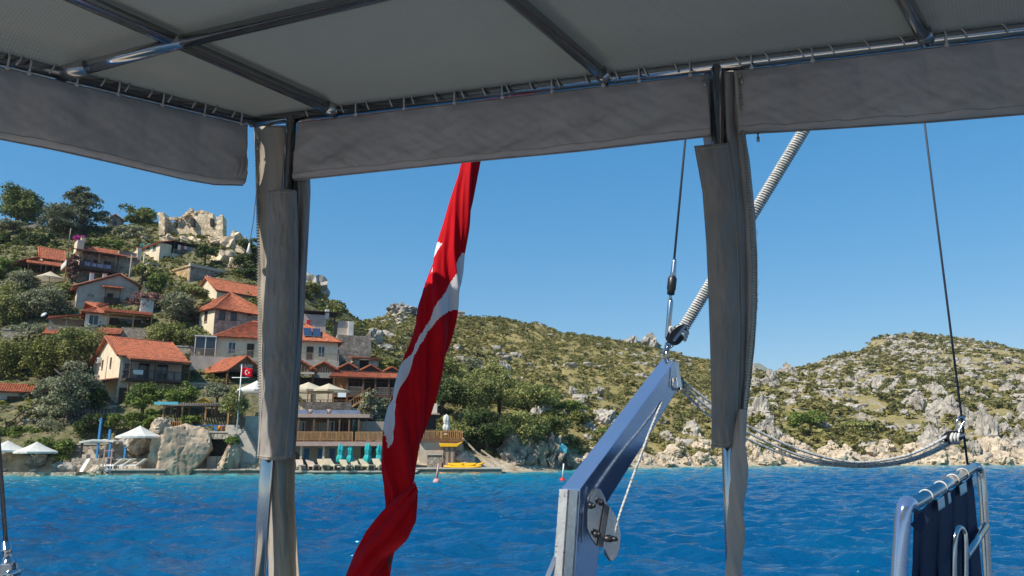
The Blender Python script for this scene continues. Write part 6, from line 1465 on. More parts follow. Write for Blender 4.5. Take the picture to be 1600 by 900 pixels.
def d_vil(x, y):
    b = bear(x, y); c = fbm(x/6, y/6, 3, 24); return np.where((b < -0.18) & (b > -0.95), np.clip((c-0.25)*5, 0.3, 1)*np.where((y < 92) & (b > -0.57), 0.04, 1), 0)
scrub('maquis_scrub', 'low olive and ochre scrub covering the middle hillside', -60, 120, 92, 300, 15000, 0.40, 1.35, 31, d_mid, nl=32)
scrub('maquis_scrub', 'low scrub between the limestone rocks of the far hill', 40, 350, 126, 430, 10000, 0.6, 1.9, 32, d_right, nl=36, leaf=0.34)
scrub('village_scrub', 'weeds and low scrub between the village houses', -135, -12, 80, 175, 9000, 0.35, 0.95, 33, d_vil, L_YEL, nl=36, leaf=0.28)

# ================================================================== the boat's stern
def nz1(a, b, s): return 0.5*mnoise.fractal((a, b, s*3.7), 1.0, 2.0, 3)
ZR = CZ+1.05                                # height of the awning rail
CN = onz(400, 190, ZR)                      # stern corner of the rail
SR = onz(1600, 46, ZR)                      # along the stern rail
dS = (SR-CN).normalized(); SE = CN+dS*4.6
LP = at(0, 92, 1.683); dL = (LP-CN).normalized(); LE = CN+dL*4.6
T1a = onz(521, 174, ZR); T1b = onz(120, -1, ZR); d1 = (T1b-T1a).normalized(); T1e = T1a+d1*4.4
T2a = onz(946, 122, ZR); T2b = onz(800, -2, ZR); T2e = T2a+(T2b-T2a).normalized()*4.4
T3a = onz(1446, 60, ZR); T3b = onz(1412, 0, ZR); T3e = T3a+(T3b-T3a).normalized()*4.4
XA = onz(285, 65, ZR); XB = onz(560, 0, ZR); XE = XA+(XB-XA).normalized()*4.2
def on_left(px):        # point of the left rail seen at px
    K = (px-800)/F; m = (K*(CN.y*cp+(CN.z-CZ)*sp)-CN.x)/(dL.x-K*(dL.y*cp+dL.z*sp))
    return CN+dL*m
def on_stern(px):
    K = (px-800)/F; m = (K*(CN.y*cp+(CN.z-CZ)*sp)-CN.x)/(dS.x-K*(dS.y*cp+dS.z*sp))
    return CN+dS*m

# hull and deck under the camera
DECKZ = 1.15
def hull():
    root = empty('boat', (0, 0, 0), 0, 'white hulled sailing boat with teak deck under the awning', 'boat')
    a = CN-dS*0.35-dL*1.7; b = CN+dS*4.4-dL*1.7; c = b+dL*7.5; d = a+dL*7.5
    poly = [Vector((p.x, p.y, DECKZ-0.05)) for p in (a, b, c, d)]
    MB().prism(poly, (0, 0, 0.05)).build('deck', M_DECK, root)
    low = [Vector((p.x, p.y, -0.6)) for p in (a, b, c, d)]
    MB().prism(low, (0, 0, DECKZ-0.052+0.6)).build('hull', M_HULL, root)
    for (p, q) in ((a, b), (b, c), (d, a)):
        MB().bar((p.x, p.y, DECKZ+0.06), (q.x, q.y, DECKZ+0.06), 0.08, 0.12).build('toe_rail', M_HULL, root)
hull()

# ---------------- awning
AW = empty('awning', (CN.x, CN.y, ZR), 0, 'stern awning of embossed grey fabric laced to a steel tube frame', 'awning')
def awp(o):           # parent keeping world coordinates
    o.parent = AW; o.location = (-CN.x, -CN.y, -ZR); return o
up = Vector((0, 0, 0.033))
def awning_sheet():
    n = 150; V = []; Fs = []
    # left panel between the side rail and the first bow, then the level panel
    def patch(a, b, c, d, sag, left):
        o = len(V)
        for j in range(n+1):
            for i in range(n+1):
                u, v = i/n, j/n
                p = a.lerp(b, u).lerp(d.lerp(c, u), v)
                e_ = min(1.0, (u*(b-a).length if left else 1)/0.06, v*4.4/0.06); e_ = e_*e_*(3-2*e_)
                p = p+Vector((0, 0, 0.011+0.022*e_))-Vector((0, 0, sag*math.sin(math.pi*u)*math.sin(math.pi*min(v*3, 1))))
                V.append(tuple(p))
        for j in range(n):
            for i in range(n): Fs.append((o+j*(n+1)+i, o+j*(n+1)+i+1, o+(j+1)*(n+1)+i+1, o+(j+1)*(n+1)+i))
    off = (dS.cross(Vector((0, 0, 1)))).normalized()
    patch(CN, T1a, T1e, LE, -0.012, True)
    patch(T1a, SE, SE+(T3b-T3a).normalized()*4.4, T1e, -0.012, False)
    o = awp(link('awning_fabric', np_mesh('awning_fabric', V, Fs, M_AWNING, True)))
    md = o.modifiers.new('thick', 'SOLIDIFY'); md.thickness = 0.0015; md.offset = 1
awning_sheet()
TR = 0.0175
awp(MB().tube([CN-dS*0.02, SE], TR, 16).build('stern_rail', M_STEEL))
awp(MB().tube([CN, LE], TR, 16).build('side_rail', M_STEEL))
for (a, b) in ((T1a, T1e), (T2a, T2e), (T3a, T3e)):
    e = (b-a).normalized()
    awp(MB().tube([a+Vector((0, 0, 0.004)), b+Vector((0, 0, 0.004))], 0.0185, 16).build('awning_bow', M_STEEL))
    awp(MB().tube([a-e*0.012+Vector((0, 0, 0.002)), a+e*0.03+Vector((0, 0, 0.004))], 0.0215, 16).build('bow_socket', M_STEEL_S))
awp(MB().tube([XA, XE], 0.0175, 16).build('cross_tube', M_STEEL))
XL = on_left(97)
awp(MB().tube([XA, XL], 0.0175, 16).build('cross_tube', M_STEEL))
awp(MB().tube([XL-(XL-XA).normalized()*0.07, XL+(XL-XA).normalized()*0.012], 0.021, 16).build('bow_socket', M_STEEL_S))

# posts
def foot_px(px, py, base):      # post standing under a rail point, foot seen at (px, py) at the same distance
    return at(px, py, base.y)
P1 = on_stern(457); P1f = at(404, 905, P1.y-0.01); d = (P1f-P1); P1d = P1+d*((DECKZ-P1.z)/d.z)
P2 = on_stern(1119); P2f = at(1147, 905, P2.y-0.01); d = (P2f-P2); P2d = P2+d*((DECKZ-P2.z)/d.z)
for (a, b) in ((P1, P1d), (P2, P2d)):
    o = awp(MB().tube([a+Vector((0, 0, -0.002)), b], 0.0190, 20).build('post', M_STEEL))
    f = MB().lathe([(0.06, 0), (0.06, 0.012), (0.03, 0.02), (0.03, 0.05)], b).build('base_flange', M_STEEL_S); f.parent = o

# lacing: a cord turn round the rail at each eyelet, hooks for the curtains
def loop(p, d, s=1.0):
    side = d.cross(Vector((0, 0, 1))).normalized()*(1 if s > 0 else -1)
    pts_ = []
    for k in range(15):
        a = R(-60+k*20); r = TR+0.0035
        pts_.append(p+d*(-0.018+0.036*k/14)+side*(-math.cos(a)*r)+Vector((0, 0, math.sin(a)*r)))
    top = p-d*0.026-side*0.012+Vector((0, 0, 0.031)); pts_ = [top]+pts_[3:]
    m = MB().tube(pts_, 0.0021, 6)
    m.lathe([(0.0048, 0), (0.0048, 0.002)], top, (0, 0, 1), 10)
    awp(m.build('lacing_loop', M_CORD))
def hook(p, d):
    vn = Vector((dS.y, -dS.x, 0)) if abs(d.dot(dS)) > 0.9 else Vector((-dL.y, dL.x, 0))
    vn = -vn if vn.y > 0 else vn
    m = MB(); pts_ = []
    for k in range(11):
        a = R(100-k*22); r = TR+0.003
        pts_.append(p+vn*(math.cos(a)*r)+Vector((0, 0, math.sin(a)*r)))
    q = p+vn*0.0165+Vector((0, 0, -0.026))
    m.tube(pts_[:6]+[q], 0.0024, 6)
    m.lathe([(0.0035, -0.002), (0.006, -0.001), (0.006, 0.002), (0.0035, 0.003)], q, vn, 12)
    awp(m.build('curtain_hook', M_CORD))
for px in (478, 533, 572, 608, 642, 678, 719, 752, 789, 825, 867, 911, 958, 1002, 1050, 1145, 1190, 1243, 1290, 1345, 1399, 1495, 1558):
    loop(on_stern(px), dS)
for px in (560, 635, 713, 787, 864, 943, 999, 1078, 1173, 1267, 1474): hook(on_stern(px), dS)
for px in (35, 86, 165, 202, 238, 268, 305, 337, 366): loop(on_left(px), dL, -1)
for px in (10, 44, 118, 182, 251, 316, 373): hook(on_left(px), dL)

# ---------------- rolled-up curtains
def cloth_grid(name, f, nu, nv, mat, parent=None, thick=0.002, mat2=None):
    V = []; Fs = []
    for j in range(nv+1):
        for i in range(nu+1): V.append(tuple(f(i/nu, j/nv)))
    for j in range(nv):
        for i in range(nu): Fs.append((j*(nu+1)+i, j*(nu+1)+i+1, (j+1)*(nu+1)+i+1, (j+1)*(nu+1)+i))
    o = link(name, np_mesh(name, V, Fs, mat, True), parent)
    if thick:
        md = o.modifiers.new('thick', 'SOLIDIFY'); md.thickness = thick; md.offset = 0
    return o
def interp(tab, x):
    xs = [t[0] for t in tab]; return float(np.interp(x, xs, [t[1] for t in tab]))
def valance(label, pxs, fn_rail, bottom, nrm, seed, mat=M_VALANCE, top_off=0.019, endround=None):
    """rolled curtain: flat sheet on top, fat roll along the hem"""
    a, b = pxs; root = None
    def prof(px, v, face):
        p = fn_rail(px); top = p+Vector((0, 0, -top_off))
        dep = p.y
        zb = at(px, interp(bottom, px), dep).z
        h = top.z-zb
        s = v
        fat = 0.006+0.020*(s**1.5)*math.sqrt(max(0.0, 1-max(0, (s-0.80)/0.20)**2))
        return top+Vector((0, 0, -h*s)), fat, h
    nu, nv = 220, 30; V = []; Fs = []
    N2 = 2*nv
    for i in range(nu+1):
        px = a+(b-a)*i/nu
        for k in range(N2):
            if k <= nv: v = k/nv; face = 1
            else: v = (N2-k)/nv; face = -1
            c, fat, h = prof(px, v, face)
            along = (fn_rail(px)-fn_rail(a)).length
            w_ = 0.0
            if face == 1:
                w_ = 0.024*v*nz1(along*9+v*3.0, v*2.0, seed)
                w_ += 0.012*v*nz1(along*26-v*7, v*3.2, seed+5)+0.003*nz1(along*60, v*14, seed+9)
                w_ += 0.016*abs(math.sin(along*math.pi/0.16))*(1-v)*min(1, v*6)-0.006*(1-v)
            V.append(tuple(c+nrm*(face*fat+w_)))
    for i in range(nu):
        for k in range(N2):
            k2 = (k+1) % N2
            Fs.append((i*N2+k, i*N2+k2, (i+1)*N2+k2, (i+1)*N2+k))
    Fs4 = Fs
    me = np_mesh('rolled_curtain', V, Fs4, mat, True)
    import bmesh
    bm = bmesh.new(); bm.from_mesh(me); bm.verts.ensure_lookup_table()
    bm.faces.new([bm.verts[k] for k in range(N2)][::-1]); bm.faces.new([bm.verts[nu*N2+k] for k in range(N2)])
    bmesh.ops.recalc_face_normals(bm, faces=bm.faces); bm.to_mesh(me); bm.free()
    o = link('rolled_curtain', me)
    tag(o, label, 'curtain', 'curtains rolled up under the awning rail')
    # hem piping
    pts_ = []
    for i in range(61):
        px = a+(b-a)*i/60; c, fat, h = prof(px, 1.0, 1); pts_.append(c+Vector((0, 0, -0.001)))
    MB().tube(pts_, 0.0022, 6).build('hem_piping', M_SLEEVE, o)
    for (v_, r_) in ((0.93, 0.0009),):
        k = max(0, min(nv, int(round(v_*nv)))); MB().tube([Vector(V[i*N2+k])+nrm*0.0008 for i in range(0, nu+1)], r_, 4).build('seam', M_SLEEVE, o)
    return o
nS = Vector((dS.y, -dS.x, 0)); nS = nS if nS.y < 0 else -nS
nLv = Vector((dL.y, -dL.x, 0)).normalized(); nLv = nLv if nLv.x > 0 else -nLv
VA = valance('taupe canvas curtain rolled up along the stern rail between the two posts', (466, 1104), on_stern,
        [(466, 281), (485, 279), (560, 271), (745, 251), (900, 236), (1104, 212)], nS, 11)
VB = valance('taupe canvas curtain rolled up at the stern to the starboard side of the zipped post', (1146, 1720), on_stern,
        [(1146, 209), (1250, 203), (1440, 190), (1600, 176), (1720, 166)], nS, 23)
VB['label'] = 'flat taupe curtain rolled up beyond the zipped post, over the navy gangway'
VC = valance('taupe canvas curtain rolled up along the side rail above the village', (388, -260), on_left,
        [(-260, 150), (0, 213), (100, 233), (200, 256), (300, 280), (345, 288), (388, 289)], nLv, 37)
# coils where the side curtain is tied at the corner
for k in range(3):
    px = 384-k*7; p = on_left(px); zc = at(px, 262, p.y).z
    pts_ = [p+Vector((0, 0, zc-p.z))+nLv*(0.030*math.cos(R(a)))+Vector((0, 0, 0.038*math.sin(R(a)))) for a in range(0, 361, 24)]
    MB().tube(pts_, 0.003, 6, False).build('roll_edge', M_VALANCE, VC)

def strip_cloth(tab, Yf, folds, nu=40, nv=110):
    """cloth hung between edge readings: tab rows (py, left px, right px)"""
    y0, y1 = tab[0][0], tab[-1][0]
    def f(u, v):
        py = y0+(y1-y0)*v
        l = float(np.interp(py, [t[0] for t in tab], [t[1] for t in tab])); r = float(np.interp(py, [t[0] for t in tab], [t[2] for t in tab]))
        return at(l+(r-l)*u, py, Yf(u, v)+folds(u, v))
    return f
# ---------------- curtain gathered round the corner post
Y1 = P1.y
g1 = empty('gathered_curtain', P1d, 0, 'beige and grey canvas curtain gathered round the corner post', 'curtain', 'curtains gathered round the awning posts')
def put(o, root): o.parent = root; o.location = -Vector(root.location); return o
tabA = [(196, 397, 470), (230, 398, 478), (280, 400, 484), (340, 402, 483), (420, 404, 478), (520, 404, 472), (620, 405, 465), (716, 408, 461), (780, 414, 460), (830, 418, 463), (880, 420, 466), (915, 420, 469)]
fA = strip_cloth(tabA, lambda u, v: Y1+0.035-0.01*u, lambda u, v: 0.022*math.sin(u*7.5+0.8+v*1.2)+0.014*nz1(u*6, v*9, 3)+0.03*nz1(u*2, v*3, 8))
put(cloth_grid('curtain_cloth', fA, 44, 120, M_CREAMCLOTH), g1)
tabS = [(298, 419, 463), (340, 420, 465), (420, 418, 466), (520, 413, 464), (620, 408, 458), (717, 402, 449)]
def fS(u, v):
    py = 298+(717-298)*v
    l = float(np.interp(py, [t[0] for t in tabS], [t[1] for t in tabS])); r = float(np.interp(py, [t[0] for t in tabS], [t[2] for t in tabS]))
    bow = 0.034*math.sin(math.pi*min(max(u, 0), 1))**0.7
    return at(l+(r-l)*u, py+5*math.sin(u*3)*(v-0.5), Y1-0.018-bow+0.016*nz1(u*4, v*10, 15)+0.005*math.sin(v*46+u*5)*(1-u)+0.006*nz1(u*9, v*24, 16))
put(cloth_grid('post_sleeve', fS, 30, 110, M_SLEEVE), g1)
def hem(f, root, us, vs):
    for u in us: put(MB().tube([f(u, k/40.0)+Vector((0, -0.002, 0)) for k in range(41)], 0.0016, 5).build('hem_stitching', M_CREAMCLOTH), root)
    for v in vs: put(MB().tube([f(k/16.0, v)+Vector((0, -0.002, 0)) for k in range(17)], 0.0016, 5).build('hem_stitching', M_CREAMCLOTH), root)
hem(fS, g1, (0.05, 0.93), (0.012, 0.988))
tabR = [(215, 461, 482), (300, 466, 485), (420, 464, 479), (520, 462, 473), (716, 449, 461)]
fR = strip_cloth(tabR, lambda u, v: Y1+0.005+0.03*u, lambda u, v: 0.010*math.sin(u*6+v*4)+0.012*nz1(u*3, v*8, 31), 12, 90)
put(cloth_grid('curtain_edge', fR, 14, 90, M_SLEEVE), g1)
def zip_line(tab, Y, root, n, side):
    m = MB()
    for k in range(n):
        py = tab[0][0]+(tab[-1][0]-tab[0][0])*k/(n-1)
        px = float(np.interp(py, [t[0] for t in tab], [t[1] for t in tab])); p = at(px, py, Y)
        m.box(p.x-0.004, p.x+0.004, p.y-0.003, p.y+0.003, p.z-0.0022, p.z+0.0022)
    o = m.build('zipper_teeth', M_ZIP); put(o, root); o['kind'] = 'stuff'; return o
zip_line([(225, 400), (300, 402), (420, 404), (600, 405), (700, 407)], Y1+0.03, g1, 110, -1)
def zip_pull(px, py, Y, root):
    p = at(px, py, Y); m = MB()
    m.lathe([(0.004, -0.008), (0.006, -0.006), (0.006, 0.006), (0.004, 0.008)], p, (0, 0, 1), 8)
    m.tube([p+Vector((0, -0.006, -0.006)), p+Vector((0.002, -0.008, -0.03))], 0.0035, 6)
    put(m.build('zipper_pull', M_ZIP), root)
zip_pull(404, 222, Y1-0.01, g1)

# ---------------- curtain gathered round the second post
Y2 = P2.y
g2 = empty('gathered_curtain', P2d, 0, 'dark grey canvas curtain with a long zip wrapped on the second post', 'curtain', 'curtains gathered round the awning posts')
tabB = [(108, 1092, 1162), (160, 1094, 1158), (210, 1098, 1164), (250, 1104, 1171), (330, 1110, 1179), (400, 1116, 1183), (470, 1124, 1183), (540, 1132, 1179), (600, 1138, 1172), (660, 1143, 1165), (700, 1145, 1163), (760, 1143, 1162), (830, 1140, 1161), (880, 1136, 1158), (915, 1136, 1160)]
fB = strip_cloth(tabB, lambda u, v: Y2+0.036-0.02*u, lambda u, v: 0.018*math.sin(u*6.5+2.0+v*2.2+(9*v if v > 0.72 else 6.5)*u*0.5)+0.012*nz1(u*5, v*9, 53))
put(cloth_grid('curtain_cloth', fB, 44, 120, M_VALANCE), g2)
tabT = [(228, 1085, 1139), (300, 1098, 1149), (380, 1104, 1154), (450, 1107, 1157), (540, 1110, 1157), (620, 1112, 1154), (697, 1113, 1150)]
def fT(u, v):
    py = 228+(697-228)*v-5*u*(1-v)+3*math.sin(u*4)*v
    l = float(np.interp(py, [t[0] for t in tabT], [t[1] for t in tabT])); r = float(np.interp(py, [t[0] for t in tabT], [t[2] for t in tabT]))
    return at(l+(r-l)*u, py, Y2-0.014-0.036*math.sin(math.pi*u)**0.7+0.016*nz1(u*3, v*7, 61)+0.004*math.sin(v*30+u*6)+0.006*nz1(u*9, v*24, 62))
put(cloth_grid('post_sleeve', fT, 30, 110, M_SLEEVE), g2)
hem(fT, g2, (0.05, 0.94), (0.012, 0.988))
tabU = [(112, 1130, 1160), (200, 1134, 1164), (260, 1142, 1171), (330, 1150, 1178), (420, 1156, 1183), (500, 1158, 1182), (580, 1157, 1175), (650, 1153, 1167), (700, 1149, 1162)]
fU = strip_cloth(tabU, lambda u, v: Y2-0.004+0.02*u, lambda u, v: -0.012*math.sin(u*5+v*3)+0.010*nz1(u*3, v*8, 71), 12, 90)
put(cloth_grid('curtain_edge', fU, 14, 90, M_SLEEVE), g2)
zip_line([(120, 1155), (200, 1160), (260, 1166), (330, 1173), (420, 1178), (500, 1177), (580, 1170), (690, 1158)], Y2-0.024, g2, 130, 1)
zip_pull(1156, 118, Y2-0.03, g2); zip_pull(1099, 122, Y2-0.02, g2)
m = MB(); rr = random.Random(5)
for k in range(30):                                # frayed threads along the edge
    py = 330+rr.random()*190; px = float(np.interp(py, [330, 400, 470, 540], [1179, 1183, 1183, 1180]))-5; p = at(px, py, Y2+0.015)
    m.tube([p, p+Vector((0.006+rr.random()*0.006, 0, 0.002)), p+Vector((0.008+rr.random()*0.008, 0, 0.008+rr.random()*0.008))], 0.0004, 4)
put(m.build('frayed_threads', M_VALANCE), g2)['kind'] = 'stuff'
# the loose tail of the cloth, twisted down the post
def tail():
    n, q = 70, 26; V = []; Fs = []; y0, y1 = 640, 925
    for j in range(n+1):
        py = y0+(y1-y0)*j/n; t = j/n
        cx = float(np.interp(py, [640, 700, 760, 830, 880, 925], [1160, 1155, 1152.5, 1150, 1146, 1149])); hw = float(np.interp(py, [640, 680, 730, 800, 860, 900, 925], [5, 9, 11, 11, 10.5, 11, 14]))
        c = at(cx, py, Y2-0.034); rad = hw*Y2/F
        for i in range(q):
            th = 2*math.pi*i/q; g = 1+0.24*math.cos(3*(th-t*5.2))+0.12*math.cos(5*(th-t*7.0)+1)+0.14*nz1(math.cos(th)*1.5+t*5, math.sin(th)*1.5, 91)
            V.append((c.x+rad*g*math.cos(th), c.y+rad*0.72*g*math.sin(th), c.z))
    for j in range(n):
        for i in range(q): Fs.append((j*q+i, j*q+(i+1) % q, (j+1)*q+(i+1) % q, (j+1)*q+i))
    put(link('twisted_tail', np_mesh('twisted_tail', V, Fs, M_VALANCE, True)), g2)
tail()
# zipper tab hanging below the roll
p = at(1184, 208, on_stern(1184).y); m = MB(); m.tube([p, p+Vector((0, 0, -0.012))], 0.0025, 6); m.tube([p+Vector((0, 0, -0.012)), p+Vector((0.0, 0, -0.024))], 0.004, 6)
m.build('zipper_pull', M_ZIP, VB)
p = at(1172, 206, on_stern(1172).y); m = MB(); m.box(p.x-0.012, p.x+0.02, p.y-0.004, p.y+0.004, p.z-0.004, p.z+0.002); m.build('zipper_tape', M_SLEEVE, VB)

# cord with a clear tassel beside the corner
a = at(402, 286, on_left(392).y); b = at(396, 345, a.y); c = at(390, 380, a.y); e = at(388, 392, a.y)
ro = MB().tube([a+Vector((0, 0, 0.10)), a, b, c], 0.0014, 6).build('pull_cord', M_CORD); tag(ro, 'thin pull cord with a clear tassel hanging beside the corner post', 'cord')
MB().lathe([(0.002, 0.0), (0.004, -0.01), (0.008, -0.03), (0.0035, -0.034)], c, (0, 0, 1), 10).build('tassel', M_WHITEPL, ro)

# ================================================================== twisted flag on its staff
YF = 2.5
SPAN = [(205, 731, 762), (250, 722, 752), (300, 707, 742), (350, 693, 735), (400, 676, 725), (450, 661, 722), (490, 650, 715), (530, 644, 706), (580, 623, 693), (620, 607, 681), (660, 601, 669), (690, 598, 661), (730, 596, 653), (765, 600, 650), (790, 603, 640), (815, 598, 630), (850, 576, 618), (880, 560, 613), (930, 540, 614)]
def flag():
    root = empty('twisted_flag', at(614, 905, YF), 0, 'red flag with white emblem twisted round its staff behind the stern rail', 'flag')
    nv, nu = 340, 150; ys = np.linspace(205, 925, nv)
    l = np.interp(ys, [s[0] for s in SPAN], [s[1] for s in SPAN]); r = np.interp(ys, [s[0] for s in SPAN], [s[2] for s in SPAN])
    k = np.ones(9)/9.0
    l = np.convolve(np.pad(l, 4, mode='edge'), k, 'valid'); r = np.convolve(np.pad(r, 4, mode='edge'), k, 'valid')
    # where the white band of the emblem runs, as turns round the roll
    V = []; W = []
    for j in range(nv):
        py = ys[j]; cx = (l[j]+r[j])/2; hw = (r[j]-l[j])/2
        tw = (py-205)/720.0
        base = at(cx, py, YF); ex = (at(cx+1, py, YF)-base).length; rad = hw*ex
        for i in range(nu):
            th = 2*math.pi*i/nu
            ph = th+tw*7.4                       # the folds climb round the roll
            fold = 0.15*(1-2*abs(math.sin(1.5*ph)))+0.15*(1-2*abs(math.sin(2.5*ph+1.1+2*tw)))+0.07*(1-2*abs(math.sin(4.5*ph+0.7+3*tw)))+0.16*nz1(math.cos(ph)*1.6, math.sin(ph)*1.6+tw*7, 9)
            g = 1+fold
            x = math.cos(th)*rad*min(g, 1.06)*(0.97)
            y = -math.sin(th)*rad*0.72*g
            # deep crease where the cloth doubles over
            V.append((base.x+x, base.y+y, base.z))
    V = np.array(V); idx = np.arange(nv*nu).reshape(nv, nu)
    Fq = []; mi = []
    def white(py, th):
        # th 0 = right edge seen from the boat, pi/2 = facing the boat, pi = left edge
        u = math.cos(th); front = math.sin(th) > -0.25
        if not front: return False
        # upper edge and lower edge of the band as the fraction across the roll
        if 396 < py < 700:
            up_ = np.interp(py, [396, 440, 490, 530, 560, 590, 640, 680, 700], [0.96, 0.62, -0.15, -0.62, -0.86, -1.1, -1.1, -0.95, -0.8])
            lo_ = np.interp(py, [396, 440, 484, 492, 520, 560, 600, 650, 690, 700], [1.1, 1.1, 1.1, 0.55, -0.25, -0.55, -0.55, -0.50, -0.72, -0.8])
            if up_ < u < lo_: return True
        if 380 < py < 428:
            return math.pi*0.6 < th < math.pi*0.99 and u < np.interp(py, [380, 384, 428], [-1.0, -0.55, -1.0])
        return False
    for j in range(nv-1):
        for i in range(nu):
            i2 = (i+1) % nu
            Fq.append((idx[j, i], idx[j+1, i], idx[j+1, i2], idx[j, i2]))
            mi.append(1 if white((ys[j]+ys[j+1])/2, 2*math.pi*(i+0.5)/nu) else 0)
    o = link('flag_cloth', np_mesh('flag_cloth', V-np.array(root.location), Fq, None, True, mats=[M_FLAGRED, M_FLAGWHITE], midx=mi), root)
    md = o.modifiers.new('smooth', 'SMOOTH'); md.factor = 0.4; md.iterations = 2
    # the loose lap that swings out and folds over near the foot
    def lap(u, v):
        py = 752+v*190
        xl = np.interp(py, [755, 775, 800, 830, 860, 900, 940], [648, 622, 596, 572, 556, 540, 524]); xr = np.interp(py, [755, 775, 800, 830, 860, 900, 940], [653, 652, 650, 636, 604, 578, 562])
        return at(xl+(xr-xl)*u, py+14*u, YF-0.075-0.034*math.sin(math.pi*u)-0.016*abs(math.sin(u*7+v*5))+0.012*nz1(u*4, v*5, 81))-root.location
    o2 = cloth_grid('flag_lap', lap, 36, 50, M_FLAGRED, root, 0.001)
    a = at(598, 905, YF+0.0); b = at(741, 225, YF+0.0); d = (b-a).normalized()
    foot = a+d*((DECKZ-a.z)/d.z)-root.location
    MB().tube([foot, a-root.location, b-root.location, b+d*0.55-root.location], [0.015, 0.014, 0.012, 0.011], 12).build('staff', M_WOOD_D, root)
flag()

# ================================================================== davit arm
def davit():
    Ye = 3.3
    root = empty('davit', at(900, 905, Ye), 0, 'blue angled davit arm with a scuffed aluminium channel on its upright', 'davit'); o0 = Vector(root.location)
    eye = Vector((0, 0, CZ))
    def onplane(px, py, p, q, r):          # where the sight line meets the plane through p, q, r
        n = (q-p).cross(r-p); d = at(px, py, 1.0)-eye; return eye+d*((p-eye).dot(n)/d.dot(n))
    B0, A0, C0 = at(897, 905, 3.30), at(866, 905, 3.42), at(931, 905, 3.38)
    B1 = at(906, 764, 3.30); A1 = onplane(878, 762, A0, B0, B1); C1 = onplane(946, 790, C0, B0, B1)
    B2 = at(1054, 564, 3.62); A2 = onplane(1035, 560, A1, B1, B2); C2 = onplane(1063, 603, C1, B1, B2)
    secs = [(p, q, r, p+r-q) for (p, q, r) in ((A0, B0, C0), (A1, B1, C1), (A2, B2, C2))]
    d0 = (secs[0][1]-secs[1][1]).normalized(); t = (DECKZ-secs[0][1].z)/d0.z
    secs = [tuple(p+d0*t for p in secs[0])]+secs
    m = MB(); vs = [p-o0 for s in secs for p in s]; fs = []
    for i in range(len(secs)-1):
        for k in range(4): k2 = (k+1) % 4; fs.append((i*4+k, i*4+k2, i*4+4+k2, i*4+4+k))
    fs += [(0, 1, 2, 3), (12, 13, 14, 15)]
    m.add(vs, fs); m.build('arm', M_BLUEARM, root, bevel=0.004)
    # channel of bare metal on the face turned to the boat
    A0, B0 = secs[0][0], secs[0][1]; A1, B1 = secs[2][0], secs[2][1]
    n = (B0-A0).cross(A1-A0).normalized(); n = n if n.y < 0 else -n
    def strip(u0, u1, h, name, mat, top=1.0):
        pa = [A0.lerp(B0, u0), A0.lerp(B0, u1), A1.lerp(B1, u1)-(A1-A0).normalized()*0.006, A1.lerp(B1, u0)-(A1-A0).normalized()*0.006]
        MB().prism([p+n*0.002-o0 for p in pa], n*h).build(name, mat, root, bevel=0.0012)
    strip(0.02, 0.49, 0.014, 'channel_lip', M_CHANNEL); strip(0.53, 0.98, 0.008, 'channel_web', M_STEEL_S)
    # brace foot at the left of the upright
    p = at(868, 870, 3.40); q = at(845, 925, 3.40)
    MB().bar(p-o0, q-o0, 0.02, 0.02).build('brace', M_BLUEARM, root)
    # bracket: curved cheek plate, hinge bar, clear disc, knobs
    Yp = 3.28
    def plate(pl, Y, th, name, mat, par=root):
        return MB().prism([at(x, y, Y)-o0 for (x, y) in pl], (0, th, 0)).build(name, mat, par, bevel=0.0015)
    ck = [(929, 762), (922, 775), (917, 800), (917, 825), (924, 842), (933, 853), (946, 838), (952, 800), (944, 775), (938, 764)]
    plate(ck, Yp+0.035, 0.006, 'cheek_plate', M_STEEL)
    MB().tube([at(x, y, Yp+0.03)-o0 for (x, y) in ck[:6]], 0.0022, 6).build('cheek_edge', M_BLACKPL, root)
    plate([(945, 787), (952, 790), (942, 856), (934, 854)], Yp, 0.014, 'hinge_bar', M_WIRE)
    disc = [(952, 790), (960, 803), (967, 820), (970, 838), (969, 855), (965, 868), (958, 877), (953, 875), (947, 862), (943, 855)]
    plate(disc, Yp+0.004, 0.006, 'side_disc', M_STEEL)
    plate([(944, 858), (950, 870), (955, 877), (951, 876), (944, 866)], Yp-0.004, 0.004, 'rubber_edge', M_BLACKPL)
    for (x, y, sc, ax) in ((921, 790, 1, (1, -0.25, -0.05)), (938, 785, 1, (0.3, -1, 0.05)), (929, 835, 1, (1, -0.25, 0)), (946, 842, 2.0, (1, -0.15, -0.02))):
        pr = [(0.008, -0.006), (0.0135, 0.0), (0.0135, 0.013*sc), (0.008, 0.016*sc), (0.011, 0.017*sc), (0.006, 0.026*sc)]
        MB().lathe(pr, at(x, y, Yp-0.01)-o0, ax, 14).build('knob', M_BLACKPL, root)
    # sheave box at the tip
    pt = secs[3]; c = (pt[1]+pt[2])/2
    for (x, y) in ((1050, 598), (1057, 600), (1064, 602)):
        q = at(x, y, 3.64)-o0
        MB().tube([q+Vector((0.0, 0.02*math.cos(R(a))-0.01, 0.026*math.sin(R(a)))) for a in range(0, 361, 30)], 0.004, 6, False).build('sheave_turn', M_ROPEG, root)
    plate([(1046, 592), (1068, 590), (1070, 606), (1050, 612)], 3.66, 0.03, 'sheave_box', M_BLACKPL)
    plate([(1054, 566), (1060, 566), (1066, 604), (1060, 606)], 3.60, 0.006, 'tip_strap', M_STEEL)
    return root
DV = davit()

